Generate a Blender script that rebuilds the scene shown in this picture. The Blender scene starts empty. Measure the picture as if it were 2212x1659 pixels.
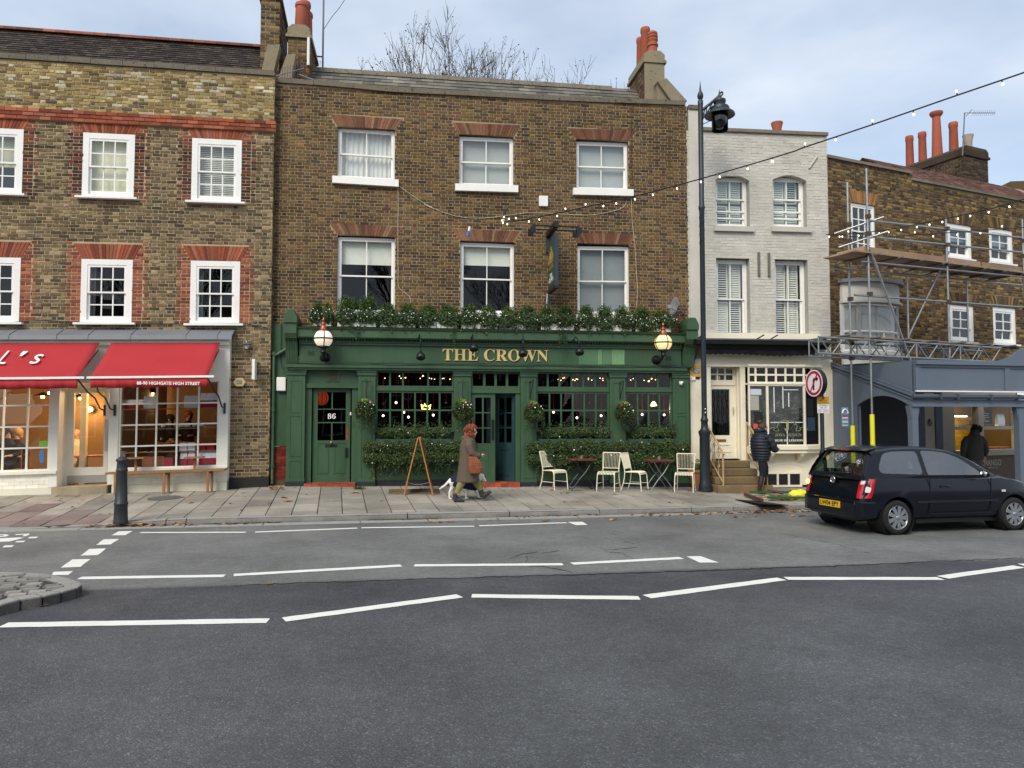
import bpy,bmesh,math,random
from mathutils import Vector,Matrix,Euler
import numpy as np
random.seed(7);NPR=np.random.RandomState(7)
sc=bpy.context.scene
COL=sc.collection
R=math.radians
  # ------------------------------------------------------------------ camera
CAMH=1.88;FD=1580.0;PITCH=R(2.73)
cam=bpy.data.objects.new('camera',bpy.data.cameras.new('camera'))
COL.objects.link(cam);sc.camera=cam
cam.data.sensor_fit='HORIZONTAL';cam.data.sensor_width=36.0
cam.data.lens=36.0*FD/2212.0
cam.data.clip_start=0.1;cam.data.clip_end=2000
cam.location=(0,0,CAMH);cam.rotation_euler=(R(90)+PITCH,0,0)
  # ------------------------------------------------------------------ sky and sun
SUN_EL,SUN_ROT=R(44),R(205)  # low winter sun behind cloud, behind the camera and to its left
wd=bpy.data.worlds.new('World');sc.world=wd;wd.use_nodes=True
nt=wd.node_tree;nt.nodes.clear()
def wn(t,**k):
 n=nt.nodes.new(t)
 for a,b in k.items():setattr(n,a,b)
 return n
sky=wn('ShaderNodeTexSky',sky_type='NISHITA',sun_disc=False,sun_elevation=SUN_EL,sun_rotation=SUN_ROT,
         air_density=1.0,dust_density=1.2,ozone_density=1.2,altitude=100)
bg=wn('ShaderNodeBackground');bg.inputs['Strength'].default_value=0.15
out=wn('ShaderNodeOutputWorld')
tc=wn('ShaderNodeTexCoord')
mp=wn('ShaderNodeMapping');mp.inputs['Scale'].default_value=(1,1,2.3)
no=wn('ShaderNodeTexNoise');no.inputs['Scale'].default_value=2.1;no.inputs['Detail'].default_value=5
no.inputs['Roughness'].default_value=0.5;no.inputs['Distortion'].default_value=0.35
rp=wn('ShaderNodeValToRGB');rp.color_ramp.elements[0].position=0.30;rp.color_ramp.elements[1].position=0.62
rp.color_ramp.elements[0].color=(0.40,0.40,0.40,1);rp.color_ramp.elements[1].color=(1,1,1,1)
no2=wn('ShaderNodeTexNoise');no2.inputs['Scale'].default_value=4.5;no2.inputs['Detail'].default_value=4
cr=wn('ShaderNodeValToRGB');cr.color_ramp.elements[0].position=0.3;cr.color_ramp.elements[1].position=0.72
cr.color_ramp.elements[0].color=(3.05,3.6,4.35,1);cr.color_ramp.elements[1].color=(4.3,4.7,5.2,1)
gm=wn('ShaderNodeVectorMath',operation='MULTIPLY');gm.inputs[1].default_value=(1.05,1.0,.96)
mx=wn('ShaderNodeMix',data_type='RGBA')
L=nt.links.new
L(tc.outputs['Generated'],mp.inputs[0]);L(mp.outputs[0],no.inputs['Vector']);L(mp.outputs[0],no2.inputs['Vector'])
L(no.outputs['Fac'],rp.inputs[0]);L(no2.outputs['Fac'],cr.inputs[0])
L(rp.outputs[0],mx.inputs['Factor']);L(sky.outputs[0],gm.inputs[0]);L(gm.outputs[0],mx.inputs['A']);L(cr.outputs[0],mx.inputs['B'])
L(mx.outputs['Result'],bg.inputs['Color']);L(bg.outputs[0],out.inputs[0])
sl=bpy.data.lights.new('sun','SUN');sl.energy=2.1;sl.angle=R(30);sl.color=(1.0,0.93,0.83)
so=bpy.data.objects.new('sun',sl);COL.objects.link(so)
  # Nishita rotation turns clockwise seen from above, from +Y
sd=Vector((math.sin(SUN_ROT)*math.cos(SUN_EL),math.cos(SUN_ROT)*math.cos(SUN_EL),math.sin(SUN_EL)))
so.rotation_euler=(-sd).to_track_quat('-Z','Y').to_euler()
vs=sc.view_settings;vs.view_transform='Standard';vs.look='None';vs.gamma=1.0;vs.use_curve_mapping=False
vs.exposure=0.42
cy=sc.cycles
cy.use_denoising=True;cy.max_bounces=7;cy.diffuse_bounces=3;cy.glossy_bounces=3;cy.transparent_max_bounces=12
cy.transmission_bounces=4;cy.sample_clamp_indirect=6.0;cy.caustics_reflective=False;cy.caustics_refractive=False
  # ------------------------------------------------------------------ photo pixel -> direction
CROPS={'D':(0,0,4032,2212),'A':(0,0,1100,2212),'B':(1000,0,1100,2212),'C':(2000,0,1100,2212),
 'E':(2932,200,1100,2212),'F':(0,800,1000,2212),'G':(0,1300,1000,2212),'H':(1000,800,1000,2212),
 'I':(1900,800,1000,2212),'J':(1000,1300,1000,2212),'K':(1900,1300,1000,2212),'L':(2600,700,1000,2212),
 'M':(2600,1300,800,2212),'N':(3032,700,1000,2212),'O':(3032,1400,1000,2212),'Q':(0,1850,1350,2212),
 'R':(1350,1850,1350,2212),'T':(2682,1850,1350,2212),'W':(1700,1620,300,1276),'V':(2900,1640,300,1276),
 'U':(2100,850,300,1422),'X':(3500,1500,532,2206),'Y':(440,1500,480,1015),'Z':(2700,320,220,698)}
def ray(c,x,y):
 x0,y0,w,W=CROPS[c];k=w/W
 a=((x0+x*k)*2212/4032-1106)/FD;b=(829.5-(y0+y*k)*2212/4032)/FD
 return Vector((a,math.cos(PITCH)-b*math.sin(PITCH),math.sin(PITCH)+b*math.cos(PITCH)))
SL=0.008
def interp(x,pts):
 if x<=pts[0][0]:return pts[0][1]
 for(a,u),(b,v)in zip(pts,pts[1:]):
  if x<=b:return u+(v-u)*(x-a)/(b-a)
 return pts[-1][1]
def kerb_y(x):return 14.05+0.24*x
def back_y(x):return interp(x,[(-20,13.7),(-5.6,16.7),(-5.5,17.0),(4.5,18.45),(8.3,18.8),(20,24)])
ZB=[(-12,.25),(-6.4,.29),(-5.2,.345),(0,.27),(4.1,.2),(8,.12),(20,-.05)]
def road_z(x,y=0):return-SL*x
def kerb_up(x):return interp(x,[(-7.6,0.015),(-5.75,0.115)])
def pave_z(x,y):
 ky=kerb_y(x)+0.15;zk=road_z(x)+kerb_up(x)
 f=(y-ky)/max(0.5,back_y(x)-ky)
 return zk+(interp(x,ZB)-zk)*max(0.0,min(1.3,f))
def on_ground(fn,c,x,y):
 r=ray(c,x,y);t=5.0
 for _ in range(60):
  p=r*t;z=fn(p.x,p.y)
  t2=(z-CAMH)/r.z
  t=t+(t2-t)*0.6
 p=r*t
 return Vector((p.x,p.y,fn(p.x,p.y)))
def on_road(c,x,y):return on_ground(road_z,c,x,y)
def on_pave(c,x,y):return on_ground(pave_z,c,x,y)
def at_y(c,x,y,Y):
 r=ray(c,x,y);t=Y/r.y
 return Vector((r.x*t,Y,CAMH+r.z*t))
class Frame:
 """a vertical facade: s runs along it to the right, t is height, n comes out towards the street"""
 def __init__(s,o,th,tilt=0.0):
  a=R(th);s.o=Vector((o[0],o[1],0));s.th=a;s.k=tilt
  s.a=Vector((math.cos(a),math.sin(a),0));s.nn=Vector((math.sin(a),-math.cos(a),0))
 def map(s,u,t,n=0.0):
  p=s.o+s.a*u+s.nn*n;p.z=t+s.k*u;return p
 def px(s,c,x,y,n=0.0):
  r=ray(c,x,y);o=s.o+s.nn*n
  t=o.dot(s.nn)/r.dot(s.nn);p=r*t;p.z+=CAMH
  u=(p-o).dot(s.a)
  return(u,p.z-s.k*u)
PUB=Frame((-.775,17.75),8);CAFE=Frame((-5.58,16.86),11,0.0215);GREY=Frame((4.49,18.49),6);RED=Frame((8.25,18.89),24)
  # ------------------------------------------------------------------ materials
def hexc(h):
 h=h.lstrip('#');v=[int(h[i:i+2],16)/255 for i in(0,2,4)]
 return tuple(c/12.92 if c<=.04045 else((c+.055)/1.055)**2.4 for c in v)
MATS={}
class NT:
 def __init__(s,m):s.t=m.node_tree
 def n(s,typ,ins=None,**k):
  o=s.t.nodes.new(typ)
  for a,b in k.items():setattr(o,a,b)
  for a,b in(ins or{}).items():s.set(o,a,b)
  return o
 def set(s,o,a,b):
  if isinstance(b,bpy.types.NodeSocket):s.t.links.new(b,o.inputs[a])
  else:o.inputs[a].default_value=b
 def math(s,op,a,b=0.0,clamp=False):
  o=s.n('ShaderNodeMath',{0:a,1:b},operation=op);o.use_clamp=clamp;return o.outputs[0]
 def noise(s,vec,scale,detail=3,rough=.55,dist=0.0):
  return s.n('ShaderNodeTexNoise',{'Vector':vec,'Scale':scale,'Detail':detail,'Roughness':rough,'Distortion':dist}).outputs['Fac']
 def ramp(s,fac,pts,interp='LINEAR'):
  o=s.n('ShaderNodeValToRGB',{0:fac});cr=o.color_ramp;cr.interpolation=interp
  while len(cr.elements)<len(pts):cr.elements.new(0.5)
  for e,(p,c)in zip(cr.elements,pts):
   e.position=p;e.color=(*(c if isinstance(c,tuple)else(c,c,c)),1)
  return o.outputs[0]
 def mix(s,f,a,b,mode='MIX'):
  o=s.n('ShaderNodeMix',data_type='RGBA',blend_type=mode)
  s.set(o,'Factor',f)
  for q,v in(('A',a),('B',b)):
   s.set(o,q,v if isinstance(v,bpy.types.NodeSocket)else(*v,1))
  return o.outputs['Result']
def newmat(name):
 m=bpy.data.materials.new(name);m.use_nodes=True
 MATS[name]=m
 t=NT(m);b=m.node_tree.nodes['Principled BSDF']
 return m,t,b
def mat(name,col,rough=.6,var=.12,scale=3.0,bump=0.0,bscale=60,metal=0.0,emit=None,es=1.0,fleck=None,fl=.62,spec=.5,streak=False,coat=0.0):
 """painted / plain surface: base colour with uneven wear, optional flecks of another colour, fine relief"""
 if name in MATS:return MATS[name]
 m,t,b=newmat(name)
 c=hexc(col)if isinstance(col,str)else col
 tc=t.n('ShaderNodeTexCoord').outputs['Object']
 if streak:tc=t.n('ShaderNodeMapping',{0:tc,'Scale':(1,1,.18)}).outputs[0]
 f=t.math('ADD',t.math('MULTIPLY',t.noise(tc,scale,4),.65),t.math('MULTIPLY',t.noise(tc,scale*9,3),.35))
 v=t.ramp(f,[(.3,tuple(x*(1-var)for x in c)),(.5,c),(.72,tuple(min(1,x*(1+var))for x in c))])
 if fleck:
  g=t.ramp(t.noise(tc,scale*5,5,.7),[(fl,0.0),(min(1.0,fl+.05),1.0)])
  v=t.mix(g,v,hexc(fleck))
 t.set(b,'Base Color',v)
 t.set(b,'Roughness',t.ramp(f,[(.3,max(0,rough-.08)),(.7,min(1,rough+.08))]))
 b.inputs['Metallic'].default_value=metal;b.inputs['Specular IOR Level'].default_value=spec
 if coat:b.inputs['Coat Weight'].default_value=coat;b.inputs['Coat Roughness'].default_value=.04
 if bump:
  bn=t.n('ShaderNodeBump',{'Strength':bump,'Distance':.01,'Height':t.noise(tc,bscale,4,.6)})
  t.set(b,'Normal',bn.outputs[0])
 if emit:
  b.inputs['Emission Color'].default_value=(*(hexc(emit)if isinstance(emit,str)else emit),1);b.inputs['Emission Strength'].default_value=es
 return m
def brickmat(name,stops,rough=.9,bump=.6,dirt=.35,grain=.35,vary=.25):
 """each loose piece takes its own colour from the stops"""
 m,t,b=newmat(name)
 isl=t.n('ShaderNodeNewGeometry').outputs['Random Per Island']
 oi=t.n('ShaderNodeObjectInfo').outputs['Random']
 f=t.math('FRACT',t.math('ADD',isl,oi))
 n=len(stops)
 c=t.ramp(f,[(i/n,hexc(s))for i,s in enumerate(stops)],'CONSTANT')
 f2=t.math('FRACT',t.math('MULTIPLY',f,37.7))
 c=t.mix(1.0,c,t.ramp(f2,[(0.0,1-vary),(1.0,1+vary*.85)]),'MULTIPLY')
 geo=t.n('ShaderNodeNewGeometry').outputs['Position']
 g=t.ramp(t.noise(geo,38,4,.7),[(.3,1-grain),(.5,1.0),(.72,1+grain)])
 c=t.mix(1.0,c,g,'MULTIPLY')
 d=t.ramp(t.noise(geo,.9,4,.6),[(.32,1-dirt),(.62,1.1)])
 c=t.mix(1.0,c,d,'MULTIPLY')
 t.set(b,'Base Color',c);b.inputs['Roughness'].default_value=rough;b.inputs['Specular IOR Level'].default_value=.25
 if bump:
  bn=t.n('ShaderNodeBump',{'Strength':bump,'Distance':.006,'Height':t.noise(geo,90,4,.65)})
  t.set(b,'Normal',bn.outputs[0])
 return m
def glassmat(name,tint=(.92,.95,.95),wave=.0,wscale=2.0,f0=.06,rough=0.0):
 """thin pane: clear, with a mirror image that grows towards grazing angles from either side"""
 m,t,b=newmat(name)
 m.node_tree.nodes.remove(b)
 g=t.n('ShaderNodeNewGeometry');geo=g.outputs['Position']
 gl=t.n('ShaderNodeBsdfGlossy',{'Roughness':rough,'Color':(1,1,1,1)})
 if wave:
  bn=t.n('ShaderNodeBump',{'Strength':wave,'Distance':.02,'Height':t.noise(geo,wscale,2,.5)})
  t.set(gl,'Normal',bn.outputs[0])
 dt=t.n('ShaderNodeVectorMath',{0:g.outputs['Normal'],1:g.outputs['Incoming']},operation='DOT_PRODUCT').outputs['Value']
 c=t.math('SUBTRACT',1.0,t.math('ABSOLUTE',dt),True)
 fr=t.math('ADD',f0,t.math('MULTIPLY',1.0-f0,t.math('POWER',c,5.0)),True)
 tr=t.n('ShaderNodeBsdfTransparent',{'Color':(*tint,1)})
 ms=t.n('ShaderNodeMixShader',{0:fr,1:tr.outputs[0],2:gl.outputs[0]})
 t.set(m.node_tree.nodes['Material Output'],'Surface',ms.outputs[0])
 return m
def emitmat(name,col,s):
 if name in MATS:return MATS[name]
 m,t,b=newmat(name)
 c=hexc(col)
 b.inputs['Base Color'].default_value=(*c,1);b.inputs['Emission Color'].default_value=(*c,1);b.inputs['Emission Strength'].default_value=s
 return m
  # ------------------------------------------------------------------ objects
def wmat(o):
 m=o.matrix_basis.copy()
 return(wmat(o.parent)@o.matrix_parent_inverse@m)if o.parent else m
def put(o,parent):
 o.parent=parent
 if parent is not None:o.matrix_parent_inverse=wmat(parent).inverted()
 return o
def thing(name,label,cat,loc=(0,0,0),rz=0.0,group=None,kind=None):
 o=bpy.data.objects.new(name,None);COL.objects.link(o)
 o.location=loc;o.rotation_euler=(0,0,rz);o.empty_display_size=.1
 return tag(o,label,cat,group,kind)
def tag(o,label=None,cat=None,group=None,kind=None):
 if label:o['label']=label
 if cat:o['category']=cat
 if group:o['group']=group
 if kind:o['kind']=kind
 return o
def link_mesh(name,me,parent=None,local=False):
 o=bpy.data.objects.new(name,me);COL.objects.link(o)
 if parent is not None:
  if local:o.parent=parent
  else:put(o,parent)
 return o
def dup(root,loc=None,rz=None,label=None):
 def cp(o,par):
  c=o.copy();COL.objects.link(c);c.parent=par
  for ch in o.children:cp(ch,c)
  return c
 r=cp(root,None)
 if loc is not None:r.location=loc
 if rz is not None:r.rotation_euler=(0,0,rz)
 if label:r['label']=label
 return r
class MB:
 def __init__(s,xf=None):s.v=[];s.f=[];s.m=[];s.xf=xf
 def add(s,vs,fs,mi=0):
  b=len(s.v);s.v.extend(s.xf(*p)if s.xf else Vector(p)for p in vs)
  s.f.extend(tuple(i+b for i in f)for f in fs);s.m.extend([mi]*len(fs));return s
 def box(s,a0,a1,b0,b1,c0,c1,mi=0):
  vs=[(a,b,c)for c in(c0,c1)for b in(b0,b1)for a in(a0,a1)]
  return s.add(vs,[(0,2,3,1),(4,5,7,6),(0,1,5,4),(2,6,7,3),(0,4,6,2),(1,3,7,5)],mi)
 def quad(s,*ps,mi=0):return s.add(ps,[tuple(range(len(ps)))],mi)
 def prism(s,poly,c0,c1,mi=0,order=lambda a,b,c:(a,b,c)):
  n=len(poly);vs=[order(a,b,c0)for a,b in poly]+[order(a,b,c1)for a,b in poly]
  fs=[tuple(range(n))[::-1],tuple(range(n,2*n))]+[(i,(i+1)%n,n+(i+1)%n,n+i)for i in range(n)]
  return s.add(vs,fs,mi)
 def tube(s,path,r,seg=8,mi=0,caps=True,flat=1.0):
  P_=[Vector(s.xf(*p))if s.xf else Vector(p)for p in path];n=len(P_)
  rs=r if isinstance(r,(list,tuple))else[r]*n
  b=len(s.v);up=None
  for i,p in enumerate(P_):
   d=(P_[min(i+1,n-1)]-P_[max(i-1,0)]).normalized()
   if up is None or abs(up.dot(d))>.98:
    up=Vector((0,0,1))if abs(d.z)<.9 else Vector((1,0,0))
   x=d.cross(up).normalized();y=x.cross(d).normalized();up=y
   for k in range(seg):
    a=2*math.pi*k/seg
    s.v.append(p+x*math.cos(a)*rs[i]+y*math.sin(a)*rs[i]*flat)
  for i in range(n-1):
   for k in range(seg):
    k2=(k+1)%seg
    s.f.append((b+i*seg+k,b+i*seg+k2,b+(i+1)*seg+k2,b+(i+1)*seg+k));s.m.append(mi)
  if caps:
   s.f.append(tuple(b+k for k in range(seg))[::-1]);s.m.append(mi)
   s.f.append(tuple(b+(n-1)*seg+k for k in range(seg)));s.m.append(mi)
  return s
 def lathe(s,prof,c=(0,0,0),seg=16,mi=0,axis='z',caps=True):
  def P3(r,h,a):
   u,w=r*math.cos(a),r*math.sin(a)
   return{'z':(c[0]+u,c[1]+w,c[2]+h),'y':(c[0]+u,c[1]+h,c[2]+w),'x':(c[0]+h,c[1]+u,c[2]+w)}[axis]
  vs=[P3(r,h,2*math.pi*k/seg)for r,h in prof for k in range(seg)];n=len(prof)
  fs=[(i*seg+k,i*seg+(k+1)%seg,(i+1)*seg+(k+1)%seg,(i+1)*seg+k)for i in range(n-1)for k in range(seg)]
  if caps:
   if prof[0][0]>1e-4:fs.append(tuple(range(seg))[::-1])
   if prof[-1][0]>1e-4:fs.append(tuple((n-1)*seg+k for k in range(seg)))
  return s.add(vs,fs,mi)
 def ball(s,c,r,mi=0,seg=12,rings=8,sc_=(1,1,1)):
  pr=[(math.sin(math.pi*i/rings),-math.cos(math.pi*i/rings))for i in range(rings+1)]
  vs=[];
  for pr_,h in pr:
   for k in range(seg):
    a=2*math.pi*k/seg
    vs.append((c[0]+r*sc_[0]*pr_*math.cos(a),c[1]+r*sc_[1]*pr_*math.sin(a),c[2]+r*sc_[2]*h))
  fs=[(i*seg+k,i*seg+(k+1)%seg,(i+1)*seg+(k+1)%seg,(i+1)*seg+k)for i in range(rings)for k in range(seg)]
  return s.add(vs,fs,mi)
 def mesh(s,name,mats,smooth=False,sharp=40):
  me=bpy.data.meshes.new(name);me.from_pydata(s.v,[],s.f)
  for m in(mats if isinstance(mats,(list,tuple))else[mats]):me.materials.append(m if not isinstance(m,str)else MATS[m])
  if any(s.m):me.polygons.foreach_set('material_index',s.m)
  bm=bmesh.new();bm.from_mesh(me)
  if smooth:bmesh.ops.remove_doubles(bm,verts=bm.verts,dist=1e-5)
  bmesh.ops.recalc_face_normals(bm,faces=bm.faces);bm.to_mesh(me);bm.free()
  if smooth:
   me.polygons.foreach_set('use_smooth',[True]*len(me.polygons));me.set_sharp_from_angle(angle=R(sharp))
  me.update();return me
 def build(s,name,mats,parent=None,smooth=False,sharp=40,local=False):
  return link_mesh(name,s.mesh(name,mats,smooth,sharp),parent,local)
def raw_mesh(name,v,f,m):
 me=bpy.data.meshes.new(name);me.from_pydata(v,[],f);me.materials.append(MATS[m]if isinstance(m,str)else m);me.update();return me
def bevel(o,w=.006,seg=2):
 b=o.modifiers.new('bevel','BEVEL');b.width=w;b.segments=seg;b.limit_method='ANGLE';return o
def arc(c,r,a0,a1,n,plane='xz'):
 o=[]
 for i in range(n+1):
  a=R(a0+(a1-a0)*i/n);u,w=r*math.cos(a),r*math.sin(a)
  o.append((c[0]+u,c[1],c[2]+w)if plane=='xz' else((c[0]+u,c[1]+w,c[2])if plane=='xy' else(c[0],c[1]+u,c[2]+w)))
 return o
  # lettering: a text curve turned into a mesh; serif capitals come from the bold mathematical alphabet
def serif(t):return ''.join(chr(0x1D400+ord(c)-65)if 'A'<=c<='Z' else chr(0x1D41A+ord(c)-97)if 'a'<=c<='z' else chr(0x1D7CE+ord(c)-48)if c.isdigit()else c for c in t)
def text(name,body,size,m,parent,loc,th,depth=.004,width=None,align='CENTER',shear=0.0,space=1.0,height=None,rot=None,offset=0.0):
 """th: facade yaw; letters stand on the facade and face the street. width fits the line to that many metres"""
 cu=bpy.data.curves.new(name,'FONT');cu.body=body;cu.size=size;cu.extrude=depth;cu.align_x=align
 cu.shear=shear;cu.space_character=space;cu.offset=offset;cu.resolution_u=3
 t=bpy.data.objects.new(name+'_curve',cu);COL.objects.link(t)
 bpy.context.view_layer.update()
 me=bpy.data.meshes.new_from_object(t.evaluated_get(bpy.context.evaluated_depsgraph_get()))
 bpy.data.objects.remove(t);bpy.data.curves.remove(cu)
 xs=[v.co.x for v in me.vertices]or[0];ys=[v.co.y for v in me.vertices]or[0]
 kx=width/(max(xs)-min(xs))if width else 1.0
 ky=height/(max(ys)-min(ys))if height else kx if width else 1.0
 cx=(max(xs)+min(xs))/2 if align=='CENTER' else min(xs);y0=min(ys)
 for v in me.vertices:v.co.x=(v.co.x-cx)*kx;v.co.y=(v.co.y-y0)*ky
 me.materials.clear();me.materials.append(MATS[m]if isinstance(m,str)else m)
 me.name=name
 o=bpy.data.objects.new(name,me);COL.objects.link(o)
 o.location=loc;o.rotation_euler=rot if rot is not None else(R(90),0,th)
 if parent is not None:put(o,parent)
 return o
def spline(pts,n=6):
 """smooth curve through the points (Catmull-Rom)"""
 P_=[Vector(p)for p in pts];o=[]
 for i in range(len(P_)-1):
  a,b,c,d=P_[max(i-1,0)],P_[i],P_[i+1],P_[min(i+2,len(P_)-1)]
  for k in range(n):
   t=k/n
   o.append(.5*((2*b)+(c-a)*t+(2*a-5*b+4*c-d)*t*t+(3*b-3*c+d-a)*t**3))
 o.append(P_[-1]);return o
  # ================================================================== materials used in many places
mat('green_paint','#3c583d',.42,.18,2.2,.08,40,streak=True)
mat('green_dark','#2c4a38',.5,.15,2.0)
mat('teal_paint','#2b474c',.5,.12,2.0)
mat('white_paint','#f2f0e8',.5,.06,3.0,.05,30)
mat('worn_white','#f0efe9',.6,.06,3.0,.25,40,fleck='#a59f94',fl=.66)
mat('cream_paint','#f2ead2',.55,.07,1.6,.12,30)
mat('cafe_white','#efeee0',.55,.06,1.4,.1,30)
mat('cream_metal','#efe9cf',.45,.05,6)
mat('black_iron','#14171b',.4,.2,4,.1,60)
mat('post_iron','#1e282e',.45,.25,3,.25,50)
mat('bollard_iron','#2a2e31',.5,.3,6,.4,40,fleck='#4b3f36',fl=.64)
mat('galv','#a9abab',.38,.18,7,.1,60,metal=.85,fleck='#7a6a5c',fl=.68)
mat('galv_dull','#7e8080',.5,.2,7,.1,60,metal=.6)
mat('lead','#74787c',.55,.15,1.6,.2,12)
mat('stone_coping','#6f6758',.9,.3,2.5,.6,30,fleck='#3c382f',fl=.58)
mat('stone_render','#8b8068',.9,.22,2.0,.5,25,fleck='#5d5646',fl=.6)
mat('terracotta','#a3563d',.8,.18,5,.3,40)
mat('terracotta_pale','#a39784',.85,.18,5,.3,40)
mat('oak','#a9713c',.6,.2,4,.2,60)
mat('bench_wood','#9a6a40',.6,.22,4,.2,60)
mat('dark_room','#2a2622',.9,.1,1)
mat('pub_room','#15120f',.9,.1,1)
mat('gold','#e9cf86',.35,.08,8,metal=.35)
mat('black_matt','#0c0c0d',.6,.1,4)
mat('copper','#b2694b',.38,.2,8,metal=.8,fleck='#7c4a38',fl=.6)
mat('blue_grey','#616c79',.5,.08,1.5,.06,20,streak=True)
mat('cable_black','#0d0e12',.5,.1,5)
mat('cable_pale','#c9bda6',.7,.1,5)
mat('blind','#f1eede',.8,.03,2)
mat('curtain','#eceae6',.9,.05,3)
mat('step_stone','#776547',.9,.25,3,.5,25,fleck='#56452f',fl=.6)
mat('brass','#b79a54',.35,.15,8,metal=.9)
mat('leaf_fall','#a5693c',.8,.35,18)
glassmat('glass_old',(.90,.93,.92),.10,3.0,.10)
glassmat('glass_low',(.88,.92,.92),.05,2.0,.035)
glassmat('glass_shop',(.95,.97,.96),.0,2.0,.06)
  # ================================================================== road
def asphalt(name):
 m,t,b=newmat(name)
 p=t.n('ShaderNodeNewGeometry').outputs['Position']
 s=t.n('ShaderNodeSeparateXYZ',{0:p})
   # two surfacings meet along a seam: newer dark tarmac on this side, older greyer on the far side
 wob=t.math('MULTIPLY',t.math('SUBTRACT',t.noise(p,.8,3),.5),.25)
 d=t.math('SUBTRACT',t.math('ADD',s.outputs['Y'],wob),t.math('ADD',t.math('MULTIPLY',s.outputs['X'],SEAM[1]),SEAM[0]))
 far=t.ramp(t.math('ADD',t.math('MULTIPLY',d,6.0),.5),[(0.0,0.0),(1.0,1.0)])
 band=t.ramp(t.math('ADD',t.math('MULTIPLY',d,.40),.9),[(.0,0.0),(.45,1.0),(.88,1.0),(.9,0.0)])
 c=t.mix(far,hexc('#545556'),hexc('#737371'))
 c=t.mix(t.math('MULTIPLY',band,t.ramp(t.noise(p,.7,3),[(.3,.2),(.6,.9)])),c,hexc('#46464a'))
 vo=t.n('ShaderNodeTexVoronoi',{'Vector':p,'Scale':95.0});
 st=t.ramp(t.n('ShaderNodeSeparateColor',{0:vo.outputs['Color']}).outputs[0],[(.0,.72),(.55,1.0),(.9,1.15),(.975,1.8)])
 c=t.mix(t.math('SUBTRACT',1.0,t.math('MULTIPLY',far,.45)),c,t.mix(1.0,c,st,'MULTIPLY'))
 c=t.mix(1.0,c,t.ramp(t.noise(p,.55,5,.6),[(.3,.70),(.7,1.28)]),'MULTIPLY')
 c=t.mix(1.0,c,t.ramp(t.noise(p,9,4,.7),[(.3,.86),(.7,1.12)]),'MULTIPLY')
 fl=t.ramp(t.noise(p,14,2,.5),[(.765,0.0),(.785,.5)])
 c=t.mix(fl,c,hexc('#9a9a98'))
 t.set(b,'Base Color',c);b.inputs['Specular IOR Level'].default_value=.35
 t.set(b,'Roughness',t.ramp(t.noise(p,1.2,3),[(.3,.62),(.7,.82)]))
 h=t.math('ADD',t.math('MULTIPLY',vo.outputs['Distance'],-1.0),t.math('MULTIPLY',t.noise(p,150,3),.5))
 t.set(b,'Normal',t.n('ShaderNodeBump',{'Strength':.75,'Distance':.006,'Height':h}).outputs[0])
 return m
sa,sb=on_road('R',0,718),on_road('T',2100,577)
SEAM=(sa.y-(sb.y-sa.y)/(sb.x-sa.x)*sa.x,(sb.y-sa.y)/(sb.x-sa.x))
asphalt('asphalt')
mb=MB();N_=24
xs=[-300,-120,-60,-30,-15,-8,0,8,15,30,60,120,300];ys=[-200,-80,-30,-8,0,8,15,25,60,200,400]
for x0,x1 in zip(xs,xs[1:]):
 for y0,y1 in zip(ys,ys[1:]):
  mb.quad(*[(x,y,-SL*max(-30,min(30,x)))for x,y in((x0,y0),(x1,y0),(x1,y1),(x0,y1))])
road=tag(mb.build('road','asphalt'),'grey asphalt carriageway with worn lane markings across the foreground','road',kind='structure')
  # painted markings, each a thin sheet on the tarmac
m,t,b=newmat('road_paint')
p=t.n('ShaderNodeNewGeometry').outputs['Position']
c=t.mix(t.ramp(t.noise(p,35,5,.75),[(.60,0.0),(.72,.55)]),t.mix(t.noise(p,3,3),hexc('#dcd9cf'),hexc('#efeee8')),hexc('#7d7d7a'))
t.set(b,'Base Color',c);b.inputs['Roughness'].default_value=.75
t.set(b,'Normal',t.n('ShaderNodeBump',{'Strength':.4,'Distance':.004,'Height':t.noise(p,120,3)}).outputs[0])
def mark(name,poly,m='road_paint',dz=.004):
 n=10;pts=[]
 for i,a in enumerate(poly):  # edges a little ragged
  bq=poly[(i+1)%len(poly)]
  d=Vector(bq)-Vector(a);k=max(1,int(d.length/.12));nv=Vector((-d.y,d.x,0)).normalized()
  for j in range(k):pts.append(Vector(a)+d*(j/k)+nv*random.uniform(-.006,.006))
 me=raw_mesh(name,[(q[0],q[1],road_z(q[0])+dz)for q in pts],[tuple(range(len(pts)))],m)
 return link_mesh(name,me,road)
def dash(a,b,w=.15):
 A_,B_=on_road(*a),on_road(*b);d=(B_-A_).normalized();nv=Vector((-d.y,d.x,0))*w/2
 mark('lane_dash',[A_-nv,B_-nv,B_+nv,A_+nv])
for a,b in[(('Q',20,1003),('Q',1730,975)),(('Q',1830,968),('R',755,815)),(('R',832,815),('R',1912,828)),(('R',1960,820),('T',650,705)),
             (('T',675,702),('T',1675,703)),(('T',1685,695),('T',2180,625)),(('T',2190,614),('T',2700,622))]:dash(a,b,.155)
for a,b in[(('Q',512,700),('Q',1448,685)),(('Q',1508,680),('R',375,619)),(('R',460,618),('R',1418,611)),(('R',1478,607),('R',2185,570))]:dash(a,b,.14)
for a,b in[(('Q',905,406),('Q',1587,404)),(('Q',1645,403),('R',92,377)),(('R',120,375),('R',847,365)),(('R',880,362),('R',1445,342))]:dash(a,b,.11)
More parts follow.
